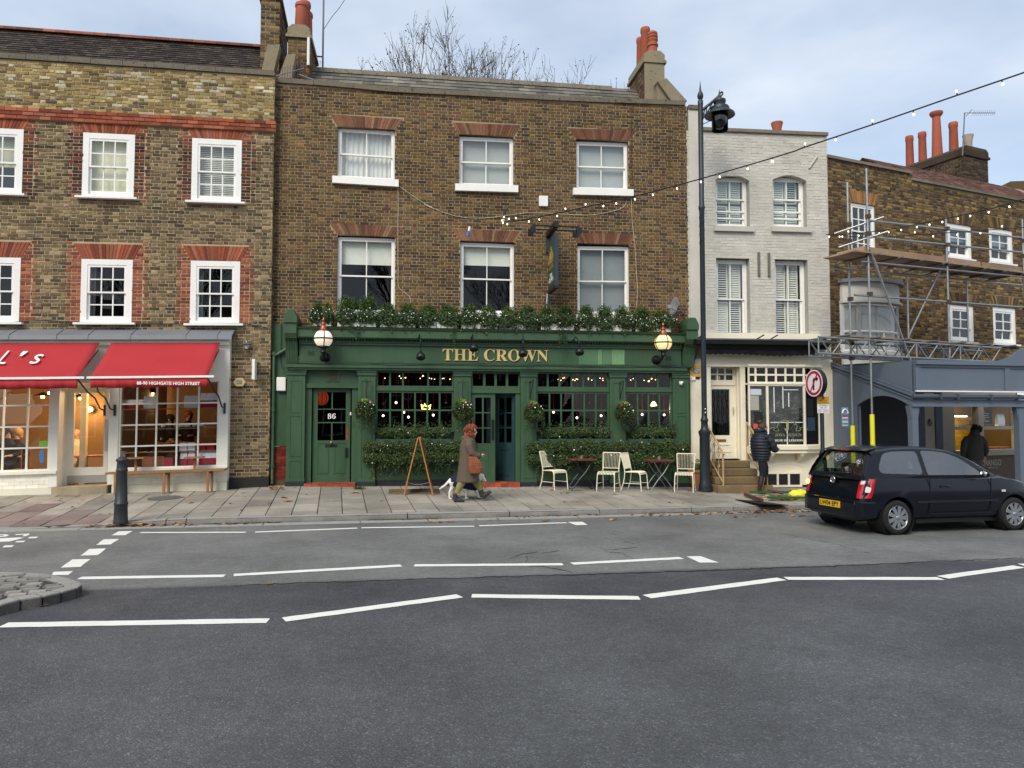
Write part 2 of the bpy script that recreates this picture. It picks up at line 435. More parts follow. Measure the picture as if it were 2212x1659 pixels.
for nm,q in[('bay_end_mark',[('R',1450,338),('R',1545,336),('R',1578,356),('R',1505,358)]),('bay_end_mark',[('T',35,560),('T',128,558),('T',243,600),('T',120,600)]),
          ('give_way_block',[('Q',765,398),('Q',855,396),('Q',812,423),('Q',720,424)]),('give_way_block',[('Q',670,450),('Q',770,447),('Q',715,483),('Q',620,486)]),
          ('give_way_block',[('Q',575,512),('Q',687,508),('Q',630,552),('Q',518,555)]),('give_way_block',[('Q',465,580),('Q',585,577),('Q',520,628),('Q',392,633)]),
          ('give_way_block',[('Q',345,660),('Q',472,655),('Q',440,680),('Q',330,681)]),('stop_bar',[('Q',-160,452),('Q',130,437),('Q',155,440),('Q',60,464),('Q',-160,470)]),
          ('give_way_block',[('Q',190,434),('Q',246,432),('Q',232,443),('Q',180,444)]),('give_way_block',[('Q',108,461),('Q',168,458),('Q',152,468),('Q',95,470)]),
          ('give_way_block',[('Q',30,490),('Q',92,487),('Q',75,500),('Q',16,502)]),('road_letter',[('Q',100,417),('Q',190,412),('Q',193,418),('Q',165,430),('Q',142,430),('Q',158,419),('Q',98,423)]),
          ('road_letter',[('Q',-30,419),('Q',40,417),('Q',57,422),('Q',40,432),('Q',-30,436),('Q',-30,430),('Q',25,427),('Q',20,422),('Q',-30,424)])]:
 mark(nm,[on_road(*a)for a in q])
  # cracks in the tarmac
mat('crack_tar','#1f2022',.9,.1,5)
def crack(pts,w=.018):
 P_=[on_road(*a)for a in pts];Q_=[]
 for a,b in zip(P_,P_[1:]):
  k=max(2,int((b-a).length/.08))
  for j in range(k):Q_.append(a.lerp(b,j/k)+Vector((random.uniform(-.03,.03),random.uniform(-.035,.035),0)))
 Q_.append(P_[-1]);n=len(Q_)
 wd_=[w*random.uniform(.35,1.2)*(1-.6*abs(2*i/n-1))for i in range(n)]
 v=[(q.x,q.y-wd_[i],road_z(q.x)+.0035)for i,q in enumerate(Q_)]+[(q.x,q.y+wd_[i],road_z(q.x)+.0035)for i,q in enumerate(Q_)]
 link_mesh('crack',raw_mesh('crack',v,[(i,i+1,n+i+1,n+i)for i in range(n-1)],'crack_tar'),road)
for c_ in[[('R',1055,580),('R',1130,553),('R',1255,530)],[('R',1190,600),('R',1195,560)],[('R',1290,540),('R',1390,522)],[('R',1110,608),('R',1290,628),('R',1450,650),('R',1490,680)],
           [('R',1680,525),('R',1790,540),('R',1870,570)],[('R',1690,520),('R',1830,508),('R',1895,502)],[('R',1720,405),('R',1780,425)],[('R',1800,455),('R',1880,478)],
           [('T',640,410),('T',820,445),('T',945,468),('T',1070,500),('T',1240,545)]]:crack(c_)
  # seam between the two surfacings
crack([('Q',1500,748),('Q',2212,722),('R',700,700),('R',1500,678),('T',0,655),('T',900,625),('T',2200,568)],.032)
  # ================================================================== pavement, kerbs
UDIR=Vector((1,.24,0)).normalized();WDIR=Vector((-UDIR.y,UDIR.x,0));K0=Vector((0,14.05,0))
def KP(u,w,dz=0.0,fn=None):
 p=K0+UDIR*u+WDIR*w
 p.z=(fn or pave_z)(p.x,p.y)+dz;return p
mat('joint_dirt','#2c2822',.95,.3,6,.4,40)
mb=MB()
us=[-30+.75*i for i in range(87)];wsx=[.02,.6,1.2,1.8,2.4,3.0,3.6,4.4,5.2]
for u0,u1 in zip(us,us[1:]):
 for w0,w1 in zip(wsx,wsx[1:]):mb.quad(KP(u0,w0,-.012),KP(u1,w0,-.012),KP(u1,w1,-.012),KP(u0,w1,-.012))
pave=tag(mb.build('pavement','joint_dirt'),'wide pavement of worn stone flags in front of the shops','pavement',kind='structure')
brickmat('flagstone',['#a09a8e','#9a9488','#a49d92','#948f84','#9b9589','#a29b8e','#908b81','#a69f93'],.85,.5,.3,.18,.06)
brickmat('tactile_slab',['#8f7f79','#87756f','#928078'],.9,.5,.2,.12,.1)
random.seed(21)
col=-27
for i in range(96):
 u0=-13.5+i*.45;u1=u0+.45
 w=.215;first=True
 while w<4.6:
  ln=random.choice([.45,.6,.6,.75,.9])if not first else random.choice([.3,.45,.6,.75])
  w1=min(w+ln,4.7);first=False
  q=[KP(a,b_)for a,b_ in((u0+.009,w+.006),(u1-.009,w+.006),(u1-.009,w1-.006),(u0+.009,w1-.006))]
  c0=sum(q,Vector())/4
  if c0.y<back_y(c0.x)+.3:
   dz=random.uniform(-.003,.004);tl=random.uniform(-.004,.004)
   top=[v+Vector((0,0,dz+(tl if k in(0,1)else-tl)))for k,v in enumerate(q)]
   bot=[v+Vector((0,0,-.03))for v in q]
   red=c0.x<-7.2 and(w<1.1 or(c0.x<-8.6 and w<2.4 and random.random()<.7))
   me=raw_mesh('paving_slab',top+bot,[(0,1,2,3),(0,4,5,1),(1,5,6,2),(2,6,7,3),(3,7,4,0)],'tactile_slab' if red else 'flagstone')
   link_mesh('tactile_slab' if red else 'paving_slab',me,pave)
  w=w1
m,t,b=newmat('granite')
p=t.n('ShaderNodeNewGeometry').outputs['Position']
c=t.mix(t.noise(p,2.0,4),hexc('#85827d'),hexc('#a29f99'))
c=t.mix(1.0,c,t.ramp(t.noise(p,90,3,.7),[(.3,.6),(.7,1.35)]),'MULTIPLY')
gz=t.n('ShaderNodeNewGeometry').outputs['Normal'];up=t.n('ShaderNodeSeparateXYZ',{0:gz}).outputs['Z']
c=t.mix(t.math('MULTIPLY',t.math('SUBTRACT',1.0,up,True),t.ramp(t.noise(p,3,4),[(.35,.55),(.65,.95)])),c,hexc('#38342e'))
t.set(b,'Base Color',c);b.inputs['Roughness'].default_value=.85
t.set(b,'Normal',t.n('ShaderNodeBump',{'Strength':.7,'Distance':.008,'Height':t.noise(p,55,4,.65)}).outputs[0])
kerb=thing('kerb','grey granite kerb along the edge of the pavement','kerb',kind='structure')
def kerbstone(u0,u1,w0,w1,z0,ztop,name,par):
 mb=MB();n=max(2,int((u1-u0)/.18))
 prof=[(w0,z0),(w0+.012,-.028),(w0+.045,0.0),(w1,0.0),(w1,-.06)]
 g=.008
 for i in range(n+1):
  u=u0+g+(u1-u0-2*g)*i/n;jz=random.uniform(-.004,.004);jw=random.uniform(-.008,.008)
  for(w,z)in prof:
   p=K0+UDIR*u+WDIR*(w+(jw if w<w0+.03 else 0));zt=ztop(p.x)
   mb.v.append(Vector((p.x,p.y,(road_z(p.x)+z if z==z0 else zt+z+jz))))
 m_=len(prof)
 for i in range(n):
  for k in range(m_-1):mb.f.append((i*m_+k,(i+1)*m_+k,(i+1)*m_+k+1,i*m_+k+1));mb.m.append(0)
 mb.f.append(tuple(range(m_)));mb.f.append(tuple(n*m_+k for k in range(m_))[::-1]);mb.m+=[0,0]
 mb.build(name,'granite',par,smooth=True,sharp=50)
random.seed(5)
u=-16.0;marks_u=[(on_road(*a)-K0).dot(UDIR)for a in(('Q',1195,362),('R',415,320),('R',1070,305),('R',1660,295),('T',70,280),('T',345,275),('T',620,268))]
cuts=[-16,-14.2,-12.4,-10.6,-9.2,-7.9,-6.1]+marks_u+[marks_u[-1]+1.7*i for i in range(1,9)]
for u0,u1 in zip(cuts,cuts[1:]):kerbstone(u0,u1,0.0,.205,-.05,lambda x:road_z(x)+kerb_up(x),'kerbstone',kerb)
cuts2=[-16+1.45*i+.3*math.sin(i*3.1)for i in range(26)]
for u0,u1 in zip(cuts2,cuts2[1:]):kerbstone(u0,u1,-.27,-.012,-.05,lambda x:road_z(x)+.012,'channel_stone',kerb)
  # ---- traffic island
mat('sett_bed','#3a372f',.95,.3,8,.5,40)
def isl(c,x,y):return on_ground(lambda a,b_:road_z(a)+.11,c,x,y)
front=[isl('Q',-900,1010),isl('Q',-400,945),isl('Q',0,868),isl('Q',135,832),isl('Q',280,812),isl('Q',400,785),isl('Q',500,757),isl('Q',533,738)]
back=[isl('Q',520,722),isl('Q',470,703),isl('Q',340,672),isl('Q',180,660),isl('Q',0,656),isl('Q',-400,660),isl('Q',-900,668)]
outl=front+back
island=tag(MB().quad(*[(p.x,p.y,p.z-.025)for p in outl]).build('traffic_island','sett_bed'),'kerbed traffic island paved with stone setts, bottom left','island',kind='structure')
cen=sum(outl,Vector())/len(outl)
def inset(i):
 a,b,c=outl[i-1],outl[i],outl[(i+1)%len(outl)]
 d=(c-a).normalized();nv=Vector((-d.y,d.x,0))
 return b+nv*.17
ins=[inset(i)for i in range(len(outl))]
for i in range(len(outl)-1):
 a,b=outl[i],outl[i+1];ia,ib=ins[i],ins[i+1]
 g=.006;A1=a.lerp(b,g/max(.05,(b-a).length));B1=b.lerp(a,g/max(.05,(b-a).length))
 dn=Vector((0,0,-.15))
 mb=MB()
 vs_=[A1,B1,ib,ia];mb.v=[v+Vector((0,0,0))for v in vs_]+[v+dn for v in vs_]
 mb.f=[(0,1,2,3),(0,4,5,1),(1,5,6,2),(2,6,7,3),(3,7,4,0)];mb.m=[0]*5
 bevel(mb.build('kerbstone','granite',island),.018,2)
brickmat('sett_stone',['#8d8a83','#7f7c76','#97948c','#72706a','#878379','#9c9991'],.85,.7,.3,.25)
from mathutils.geometry import intersect_point_tri_2d
def inside(p,poly):
 r_=False;j=len(poly)-1
 for i in range(len(poly)):
  a,b=poly[i],poly[j]
  if(a.y>p.y)!=(b.y>p.y)and p.x<(b.x-a.x)*(p.y-a.y)/(b.y-a.y)+a.x:r_=not r_
  j=i
 return r_
random.seed(3)
dirs=Vector((.93,.36,0)).normalized();dn_=Vector((-dirs.y,dirs.x,0))
for r_ in range(-16,17):
 off=random.uniform(0,.2)
 for c_ in range(-30,30):
  p=cen+dirs*(c_*.205+off)+dn_*(r_*.125)
  if not inside(p,ins)or p.x<-7.3:continue
  hx,hy=.094+random.uniform(-.01,.006),.054+random.uniform(-.008,.004);a=random.uniform(-.05,.05)
  dx=(dirs*math.cos(a)+dn_*math.sin(a))*hx;dy=(dn_*math.cos(a)-dirs*math.sin(a))*hy
  z=road_z(p.x)+.112+random.uniform(-.006,.008);c3=Vector((p.x,p.y,0))
  lo=[c3+s1*dx+s2*dy+Vector((0,0,z-.04))for s1,s2 in((-1,-1),(1,-1),(1,1),(-1,1))]
  hi=[c3+(s1*dx+s2*dy)*.8+Vector((0,0,z))for s1,s2 in((-1,-1),(1,-1),(1,1),(-1,1))]
  me=raw_mesh('sett',lo+hi,[(4,5,6,7),(0,1,5,4),(1,2,6,5),(2,3,7,6),(3,0,4,7)],'sett_stone')
  link_mesh('sett',me,island)
  # ================================================================== building helpers
def lerp(a,b,f):return a+(b-a)*f
class Opening:
 """a window or door hole with a flat gauged arch above it: the bricks are left out of both"""
 def __init__(s,s0,s1,t0,t1,ah=0.0,aw=0.0,pad=0.0):s.r=(s0,s1,t0,t1);s.ah=ah;s.aw=aw;s.pad=pad
 def cut(s,t):
  s0,s1,t0,t1=s.r
  if t0<t<t1:return(s0-s.pad,s1+s.pad)
  if s.ah and t1<=t<t1+s.ah:
   w=s.aw*(t-t1)/s.ah+.012;return(s0-w,s1+w)
  return None
def sub(ivs,cut):
 o=[]
 for a,b in ivs:
  if cut[1]<=a or cut[0]>=b:o.append((a,b));continue
  if cut[0]>a:o.append((a,cut[0]))
  if cut[1]<b:o.append((cut[1],b))
 return o
def wall_sheet(F,name,parent,m,s0,s1,t0,top,ops,n=-.010,depth=.14,warp=None,reveal=None):
 """the wall behind the brick faces with its openings and their reveals"""
 W=warp or(lambda s,t:0.0)
 mb=MB(lambda s,t,q:F.map(s,t+W(s,t),q))
 ss=sorted({s0,s1,*[o.r[0]for o in ops],*[o.r[1]for o in ops],*[s0+(s1-s0)*i/10 for i in range(11)]})
 tmax=max(top(s)for s in ss)
 ts=sorted({t0,*[o.r[2]for o in ops],*[o.r[3]for o in ops],tmax+1})
 for a,b in zip(ss,ss[1:]):
  mid=(a+b)/2
  for c,d in zip(ts,ts[1:]):
   if any(o.r[0]-1e-6<=a and b<=o.r[1]+1e-6 and o.r[2]-1e-6<=c and d<=o.r[3]+1e-6 for o in ops):continue
   da,db=min(d,top(a)),min(d,top(b))
   if c<min(da,db):mb.quad((a,c,n),(b,c,n),(b,db,n),(a,da,n))
 for o in ops:
  a,b,c,d=o.r
  for q in(((a,c),(a,d)),((b,d),(b,c)),((a,d),(b,d)),((b,c),(a,c))):
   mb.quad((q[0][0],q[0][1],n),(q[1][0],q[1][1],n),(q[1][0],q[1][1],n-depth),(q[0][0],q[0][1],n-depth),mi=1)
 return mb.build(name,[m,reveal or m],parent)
def brick_obj_mesh(name,L_,h,m,d=.02,rnd=0):
 rs=random.Random(rnd);j=lambda:rs.uniform(-.0025,.0025)
 f=.004
 v=[(-L_/2,.03,-h/2),(L_/2,.03,-h/2),(L_/2,.03,h/2),(-L_/2,.03,h/2)]
 v2=[(x*(1-f/L_*2)+j(),-.0+rs.uniform(-.002,.002),z*(1-f/h*2)+j())for x,_,z in v]
 return raw_mesh(name,v+v2,[(4,5,6,7),(0,1,5,4),(1,2,6,5),(2,3,7,6),(3,0,4,7)],m)
def lay_bricks(F,wall,m,s0,s1,t0,top,ops,gauge=.0765,L_=.2275,H_=.112,jt=.0135,warp=None,nind=300,seen=None,special=None,rough=1.0,depth=.012,seed=1,sm=None):
 """Flemish bond: the nearest bricks are objects of their own under the wall, the rest one joined mesh.
 special(s,t) may give intervals (a,b,material) laid in another brick"""
 W=warp or(lambda s,t:0.0);rs=random.Random(seed);cam_p=Vector((0,0,CAMH))
 rest={};full=[]
 tmax=max(top(lerp(s0,s1,i/20))for i in range(21));k=0;t=t0
 def piece(a,b,t,mm):
  if b-a<.025:return
  tc_=t+gauge/2;sm_=(a+b)/2
  if tc_+gauge*.5>top(sm_)+.01:return
  if mm is m and abs((b-a)-(L_-jt))<1e-6 and(seen is None or seen(sm_,tc_)):
   full.append(((F.map(sm_,tc_+W(sm_,tc_),0)-cam_p).length,a,b,t));return
  emit(a,b,t,mm)
 def emit(a,b,t,mm):
  V,Fc=rest.setdefault(mm,([],[]));j=lambda q=.003:rs.uniform(-q,q)*rough
  lo,hi=t+jt/2,t+gauge-jt/2;f=.004;nn=rs.uniform(-.003,.003)*rough
  q=[(a,lo),(b,lo),(b,hi),(a,hi)];B0=len(V)
  for x,z in q:V.append(F.map(x,z+W(x,z),-depth))
  cx,cz=(a+b)/2,(lo+hi)/2
  for x,z in q:
   x2=x+(f if x<cx else-f)+j();z2=z+(f if z<cz else-f)+j(.002)
   V.append(F.map(x2,z2+W(x2,z2),nn+j(.002)))
  Fc.extend([(B0+4,B0+5,B0+6,B0+7),(B0,B0+1,B0+5,B0+4),(B0+1,B0+2,B0+6,B0+5),(B0+2,B0+3,B0+7,B0+6),(B0+3,B0,B0+4,B0+7)])
 def run(a,b,t,mm,ph):
  per=L_+H_;i=math.floor((a-ph)/per);x=ph+i*per;big=True
  while x<b:
   for w in(L_,H_):
    p,q=max(a,x+jt/2),min(b,x+w-jt/2)
    if q>p:
     if q-p<.05 and q>=b-.001 and False:pass
     piece(p,q,t,mm)
    x+=w
 while t<tmax+gauge:
  tc_=t+gauge/2;ivs=[(s0,s1)]
  for o in ops:
   c=o.cut(tc_)
   if c:ivs=sub(ivs,c)
  if special:
   for a,b,mm in special(tc_,k):
    for p,q in[(max(a,x),min(b,y))for x,y in ivs if min(b,y)>max(a,x)]:run(p+.003,q-.003,t,mm,p if k%2 else p-H_)
    ivs=sub(ivs,(a,b))
  ph=s0+(0 if k%2 else(L_+H_)/2)+rs.uniform(-.012,.012)*rough
  for a,b in ivs:run(a,b,t,m,ph)
  t+=gauge;k+=1
 full.sort()
 mz=[brick_obj_mesh('brick',L_-jt,gauge-jt,m,rnd=i+seed)for i in range(6)]
 for _,a,b,t in full[:nind]:
  sm_=(a+b)/2;tc_=t+gauge/2;kk=(W(b,tc_)-W(a,tc_))/(b-a)+F.k
  o=bpy.data.objects.new('brick',mz[rs.randrange(6)]);COL.objects.link(o)
  o.matrix_basis=Matrix.Translation(F.map(sm_,tc_+W(sm_,tc_),rs.uniform(-.002,.003)))@Matrix.Rotation(F.th,4,'Z')@Matrix.Rotation(-math.atan(kk),4,'Y')
  put(o,wall)
 for _,a,b,t in full[nind:]:emit(a,b,t,m)
 for mm,(V,Fc)in rest.items():
  o=link_mesh('brickwork',raw_mesh('brickwork',V,Fc,mm),wall);o['kind']='stuff'
def voussoirs(F,parent,m,s0,s1,t1,ah,aw,n,k=0.0,nproud=.004,gap=.007,name='voussoir'):
 """a flat gauged arch: wedge bricks fanned over the opening"""
 sc_=(s0+s1)/2
 for i in range(n):
  f0,f1=i/n,(i+1)/n
  lo0,lo1=lerp(s0-.004,s1+.004,f0),lerp(s0-.004,s1+.004,f1);hi0,hi1=lerp(s0-aw,s1+aw,f0),lerp(s0-aw,s1+aw,f1)
  g=gap/2
  mb=MB(lambda s,t,q:F.map(s,t+k*(s-sc_),q));z=nproud+random.uniform(-.002,.003)
  q=[(lo0+g,t1+.004),(lo1-g,t1+.004),(hi1-g,t1+ah-.004),(hi0+g,t1+ah-.004)]
  cx,cz=sum(a for a,_ in q)/4,sum(b for _,b in q)/4
  V=[(a,b,-.012)for a,b in q]+[(cx+(a-cx)*.94,cz+(b-cz)*.97,z)for a,b in q]
  mb.add(V,[(4,5,6,7),(0,1,5,4),(1,2,6,5),(2,3,7,6),(3,0,4,7)])
  mb.build(name,m,parent)
def rect(F,pts,n):
 """tl, tr, bl, br photo points -> (s0, s1, t0, t1, slope)"""
 tl,tr,bl,br=[F.px(*p,n)for p in pts]
 s0,s1=(tl[0]+bl[0])/2,(tr[0]+br[0])/2
 k=((tr[1]-tl[1])/(tr[0]-tl[0])+(br[1]-bl[1])/(br[0]-bl[0]))/2
 return s0,s1,(bl[1]+br[1])/2,(tl[1]+tr[1])/2,k
def sash_window(F,bld,rc,n,cols,rows,frame='white_paint',glass='glass_old',fw=.05,sw=.045,bar=.022,split=.5,sill=None,sillm=None,horns=False,lower_shift=0.0,kscale=1.0,name='window',dep=.09):
 """box frame, two sliding sashes with glazing bars; every pane is a piece of its own"""
 s0,s1,t0,t1,k=rc;k*=kscale;sc_=(s0+s1)/2
 xf=lambda s,t,q:F.map(s,t+k*(s-sc_),q)
 mb=MB(xf)
 mb.box(s0,s0+fw,t0,t1,n-dep,n);mb.box(s1-fw,s1,t0,t1,n-dep,n)
 mb.box(s0+fw,s1-fw,t1-fw,t1,n-dep,n-.001);mb.box(s0+fw,s1-fw,t0,t0+fw*.6,n-dep,n-.001)
 a,b,c,d=s0+fw,s1-fw,t0+fw*.6,t1-fw;mid=lerp(c,d,1-split)
 w=bld
 panes=[]
 for(lo,hi,nq,rr,last)in((mid-.02,d,n-.012,rows[0],False),(c,mid+.02,n-.05,rows[1],True)):
  br=sw*(1.7 if last else 1.0)
  mb.box(a,a+sw,lo,hi,nq-.035,nq);mb.box(b-sw,b,lo,hi,nq-.035,nq)
  mb.box(a+sw,b-sw,hi-(sw if not last else .036),hi,nq-.035,nq);mb.box(a+sw,b-sw,lo,lo+(br if last else .036),nq-.035,nq)
  A,B_,C_,D_=a+sw,b-sw,lo+(br if last else .036),hi-(sw if not last else .036)
  for i in range(1,cols):x=lerp(A,B_,i/cols);mb.box(x-bar/2,x+bar/2,C_,D_,nq-.028,nq-.004)
  for j in range(1,rr):y=lerp(C_,D_,j/rr);mb.box(A,B_,y-bar/2,y+bar/2,nq-.026,nq-.006)
  for i in range(cols):
   for j in range(rr):
    panes.append((lerp(A,B_,i/cols),lerp(A,B_,(i+1)/cols),lerp(C_,D_,j/rr),lerp(C_,D_,(j+1)/rr),nq-.018))
 w=mb.build(name,frame,bld)
 for p in panes:
  tl=random.uniform(-.004,.004);tm=random.uniform(-.004,.004)
  q=MB(xf).quad((p[0],p[2],p[4]-tl),(p[1],p[2],p[4]+tl+tm),(p[1],p[3],p[4]+tl),(p[0],p[3],p[4]-tl-tm))
  q.build('pane',glass,w)
 if sill:
  h,ov,out=sill
  MB(xf).box(s0-ov,s1+ov,t0-h,t0,n-.05,out).build('sill',sillm or frame,w)
 return w,xf
def blind(F,w,xf,rc,n,t_lo,m='blind',name='blind',t_hi=None):
 s0,s1,t0,t1,k=rc
 MB(xf).box(s0+.04,s1-.04,lerp(t0,t1,t_lo),t1-.05 if t_hi is None else lerp(t0,t1,t_hi),n-.17,n-.16).build(name,m,w)
def curtain(F,w,xf,rc,n,f0,f1,m='curtain',folds=9,amp=.02,t0f=0.0):
 s0,s1,t0,t1,k=rc;a,b=lerp(s0,s1,f0),lerp(s0,s1,f1);N=folds*8
 mb=MB(xf);lo=lerp(t0,t1,t0f)
 for i in range(N):
  u0,u1=i/N,(i+1)/N
  z=lambda u:n-.19+amp*math.sin(u*folds*2*math.pi)+amp*.4*math.sin(u*folds*5.1)
  mb.quad((lerp(a,b,u0),lo,z(u0)),(lerp(a,b,u1),lo,z(u1)),(lerp(a,b,u1),t1,z(u1)),(lerp(a,b,u0),t1,z(u0)))
 mb.build('curtain',m,w,smooth=True,sharp=80)
def room(F,bld,s0,s1,t0,t1,n0,n1,m='dark_room',name='room'):
 """floor, ceiling, back and side walls of the rooms behind the windows"""
 mb=MB(F.map)
 mb.quad((s0,t0,n1),(s1,t0,n1),(s1,t1,n1),(s0,t1,n1));mb.quad((s0,t0,n0),(s0,t0,n1),(s0,t1,n1),(s0,t1,n0))
 mb.quad((s1,t0,n0),(s1,t0,n1),(s1,t1,n1),(s1,t1,n0));mb.quad((s0,t0,n0),(s1,t0,n0),(s1,t0,n1),(s0,t0,n1));mb.quad((s0,t1,n0),(s1,t1,n0),(s1,t1,n1),(s0,t1,n1))
 return mb.build(name,m,bld)
def pot(parent,c,r,h,m='terracotta',style=0,name='chimney_pot'):
 if style==0:pr=[(r*.98,0),(r*.95,h*.08),(r,h*.1),(r*.88,h*.85),(r*.98,h*.87),(r*1.0,h*.95),(r*.9,h),(r*.72,h),(r*.7,h*.6),(0,h*.6)]
 elif style==1:pr=[(r,0),(r*.95,h*.35),(r*1.15,h*.38),(r*1.15,h*.46),(r*.95,h*.5),(r*.95,h*.56),(r*1.12,h*.6),(r*1.12,h*.66),(r*.92,h*.7),(r*1.1,h*.74),(r*1.1,h*.8),(r*.92,h*.83),(r*1.05,h*.87),(r*.95,h*.95),(r*.6,h),(0,h)]
 elif style==2:pr=[(r*.75,0),(r*.72,h*.55),(r*.78,h*.6),(r*.75,h*.65),(r*1.0,h*.95),(r*1.0,h),(r*.8,h),(r*.6,h*.6),(0,h*.6)]
 else:pr=[(r*1.15,0),(r*.8,h*.9),(r*1.1,h*.93),(r*1.35,h*.97),(r*1.3,h),(0,h)]
 return MB().lathe(pr,c,16).build(name,m,parent,smooth=True)
def chimney(F,bld,s0,s1,t0,t1,n0,n1,m,mortar,corb=True,cap='stone_render',front=None):
 """brick stack (n0 front, n1 back) with an oversailing head; bricks laid on the faces that show"""
 st=MB(F.map).box(s0+.008,s1-.008,t0,t1,n1+.008,n0-.008).build('chimney',mortar,bld)
 side=Frame((0,0),0)
 V=[];Fc=[]
 def lay(mapf,w,ht):
  t=t0;k=0
  while t<t1-.02:
   x=0.0 if k%2 else-.112
   while x<w:
    ln=.2275 if(k%2)else .2275
    a,b=max(0.0,x)+.005,min(w,x+ln)-.005
    if b-a>.03:
     B0=len(V);lo,hi=t+.005,t+.0715;nn=random.uniform(-.002,.003)
     for q,z in((a,lo),(b,lo),(b,hi),(a,hi)):V.append(mapf(q,z,-.012))
     for q,z in((a+.004,lo+.003),(b-.004,lo+.003),(b-.004,hi-.003),(a+.004,hi-.003)):V.append(mapf(q,z,nn))
     Fc.extend([(B0+4,B0+5,B0+6,B0+7),(B0,B0+1,B0+5,B0+4),(B0+1,B0+2,B0+6,B0+5),(B0+2,B0+3,B0+7,B0+6),(B0+3,B0,B0+4,B0+7)])
    x+=ln
   t+=.0765;k+=1
 if front is None:lay(lambda q,z,n:F.map(s0+q,z,n0+n),s1-s0,t1-t0)
 else:
  MB(F.map).box(s0-.012,s1+.002,t0,t1-.003,n0-.02,n0+.016).build('render',front,st)
 lay(lambda q,z,n:F.map(s0-n,z,n0-q),n0-n1,t1-t0);lay(lambda q,z,n:F.map(s1+n,z,n0-q),n0-n1,t1-t0)
 o=link_mesh('brickwork',raw_mesh('brickwork',V,Fc,m),st);o['kind']='stuff'
 if corb:
  cm=front or mortar
  MB(F.map).box(s0-.05,s1+.05,t1-.0,t1+.08,n1-.05,n0+.05).build('corbel',cap,st)
  mb=MB(F.map);mb.box(s0-.015,s1+.015,t1+.08,t1+.24,n1-.015,n0+.015);
  mb.prism([(s0-.015,t1+.24),(s1+.015,t1+.24),(s1-.1,t1+.34),(s0+.1,t1+.34)],n1-.015,n0+.015,order=lambda a,b,c:(a,b,c))
  mb.build('flaunching',cap,st)
 return st
def slates(F,roof,rows,m,s0,s1,t0,n0,t1,n1,w,nind=300,name='slate',lift=.012,jitter=.004):
 """overlapping courses from the eaves (t0,n0) up to the ridge (t1,n1)"""
 rs=random.Random(11);lst=[]
 for r in range(rows):
  f0,f1=r/rows,(r+1.12)/rows
  x=s0-(w/2 if r%2 else 0)
  while x<s1:
   a,b=max(s0,x)+.003,min(s1,x+w)-.003
   if b-a>.05:lst.append((f0,f1,a,b))
   x+=w
 V=[];Fc=[]
 L_=math.hypot(t1-t0,n1-n0);nt_,nn_=(n0-n1)/L_,(t1-t0)/L_  # outward normal of the slope
 for i,(f0,f1,a,b)in enumerate(lst):
  j=rs.uniform(-jitter,jitter);lf=lift+rs.uniform(0,.006)
  pt=lambda s,f,h:F.map(s,lerp(t0,t1,f)+nt_*h,lerp(n0,n1,f)+nn_*h)
  v=[pt(a,f0+j/3,lf),pt(b,f0+j/3,lf),pt(b,f1,.001),pt(a,f1,.001),pt(a,f0+j/3,lf-.012),pt(b,f0+j/3,lf-.012)]
  fc=[(0,1,2,3),(0,4,5,1)]
  if i<nind:link_mesh(name,raw_mesh(name,v,fc,m),roof)
  else:
   B0=len(V);V.extend(v);Fc.extend(tuple(q+B0 for q in g)for g in fc)
 if V:
  o=link_mesh(name+'_courses',raw_mesh(name+'_courses',V,Fc,m),roof);o['kind']='stuff'
def panel(mb,s0,s1,t0,t1,n,w=.03,d=.012):
 """raised moulding round a flat panel"""
 mb.box(s0,s1,t0,t0+w,n,n+d);mb.box(s0,s1,t1-w,t1,n,n+d);mb.box(s0,s0+w,t0+w,t1-w,n,n+d);mb.box(s1-w,s1,t0+w,t1-w,n,n+d)
def glazing(F,parent,s0,s1,t0,t1,n,cols,rows,m,glass='glass_low',fw=.05,bar=.028,dep=.05,name='shop_window',xs=None):
 """fixed light: frame, bars and single panes. xs: own list of vertical bar centres"""
 mb=MB(F.map);mb.box(s0,s0+fw,t0,t1,n-dep,n);mb.box(s1-fw,s1,t0,t1,n-dep,n);mb.box(s0+fw,s1-fw,t0,t0+fw,n-dep,n-.001);mb.box(s0+fw,s1-fw,t1-fw,t1,n-dep,n-.001)
 A,B_,C_,D_=s0+fw,s1-fw,t0+fw,t1-fw
 X=[A]+(xs if xs else[lerp(A,B_,i/cols)for i in range(1,cols)])+[B_];Yv=[lerp(C_,D_,j/rows)for j in range(rows+1)]
 for x in X[1:-1]:mb.box(x-bar/2,x+bar/2,C_,D_,n-dep*.8,n-.008)
 for y in Yv[1:-1]:mb.box(A,B_,y-bar/2,y+bar/2,n-dep*.75,n-.010)
 w=mb.build(name,m,parent)
 for a,b in zip(X,X[1:]):
  for c,d in zip(Yv,Yv[1:]):
   j=random.uniform(-.002,.002)
   MB(F.map).quad((a,c,n-.03+j),(b,c,n-.03-j),(b,d,n-.03+j),(a,d,n-.03-j)).build('pane',glass,w)
 return w
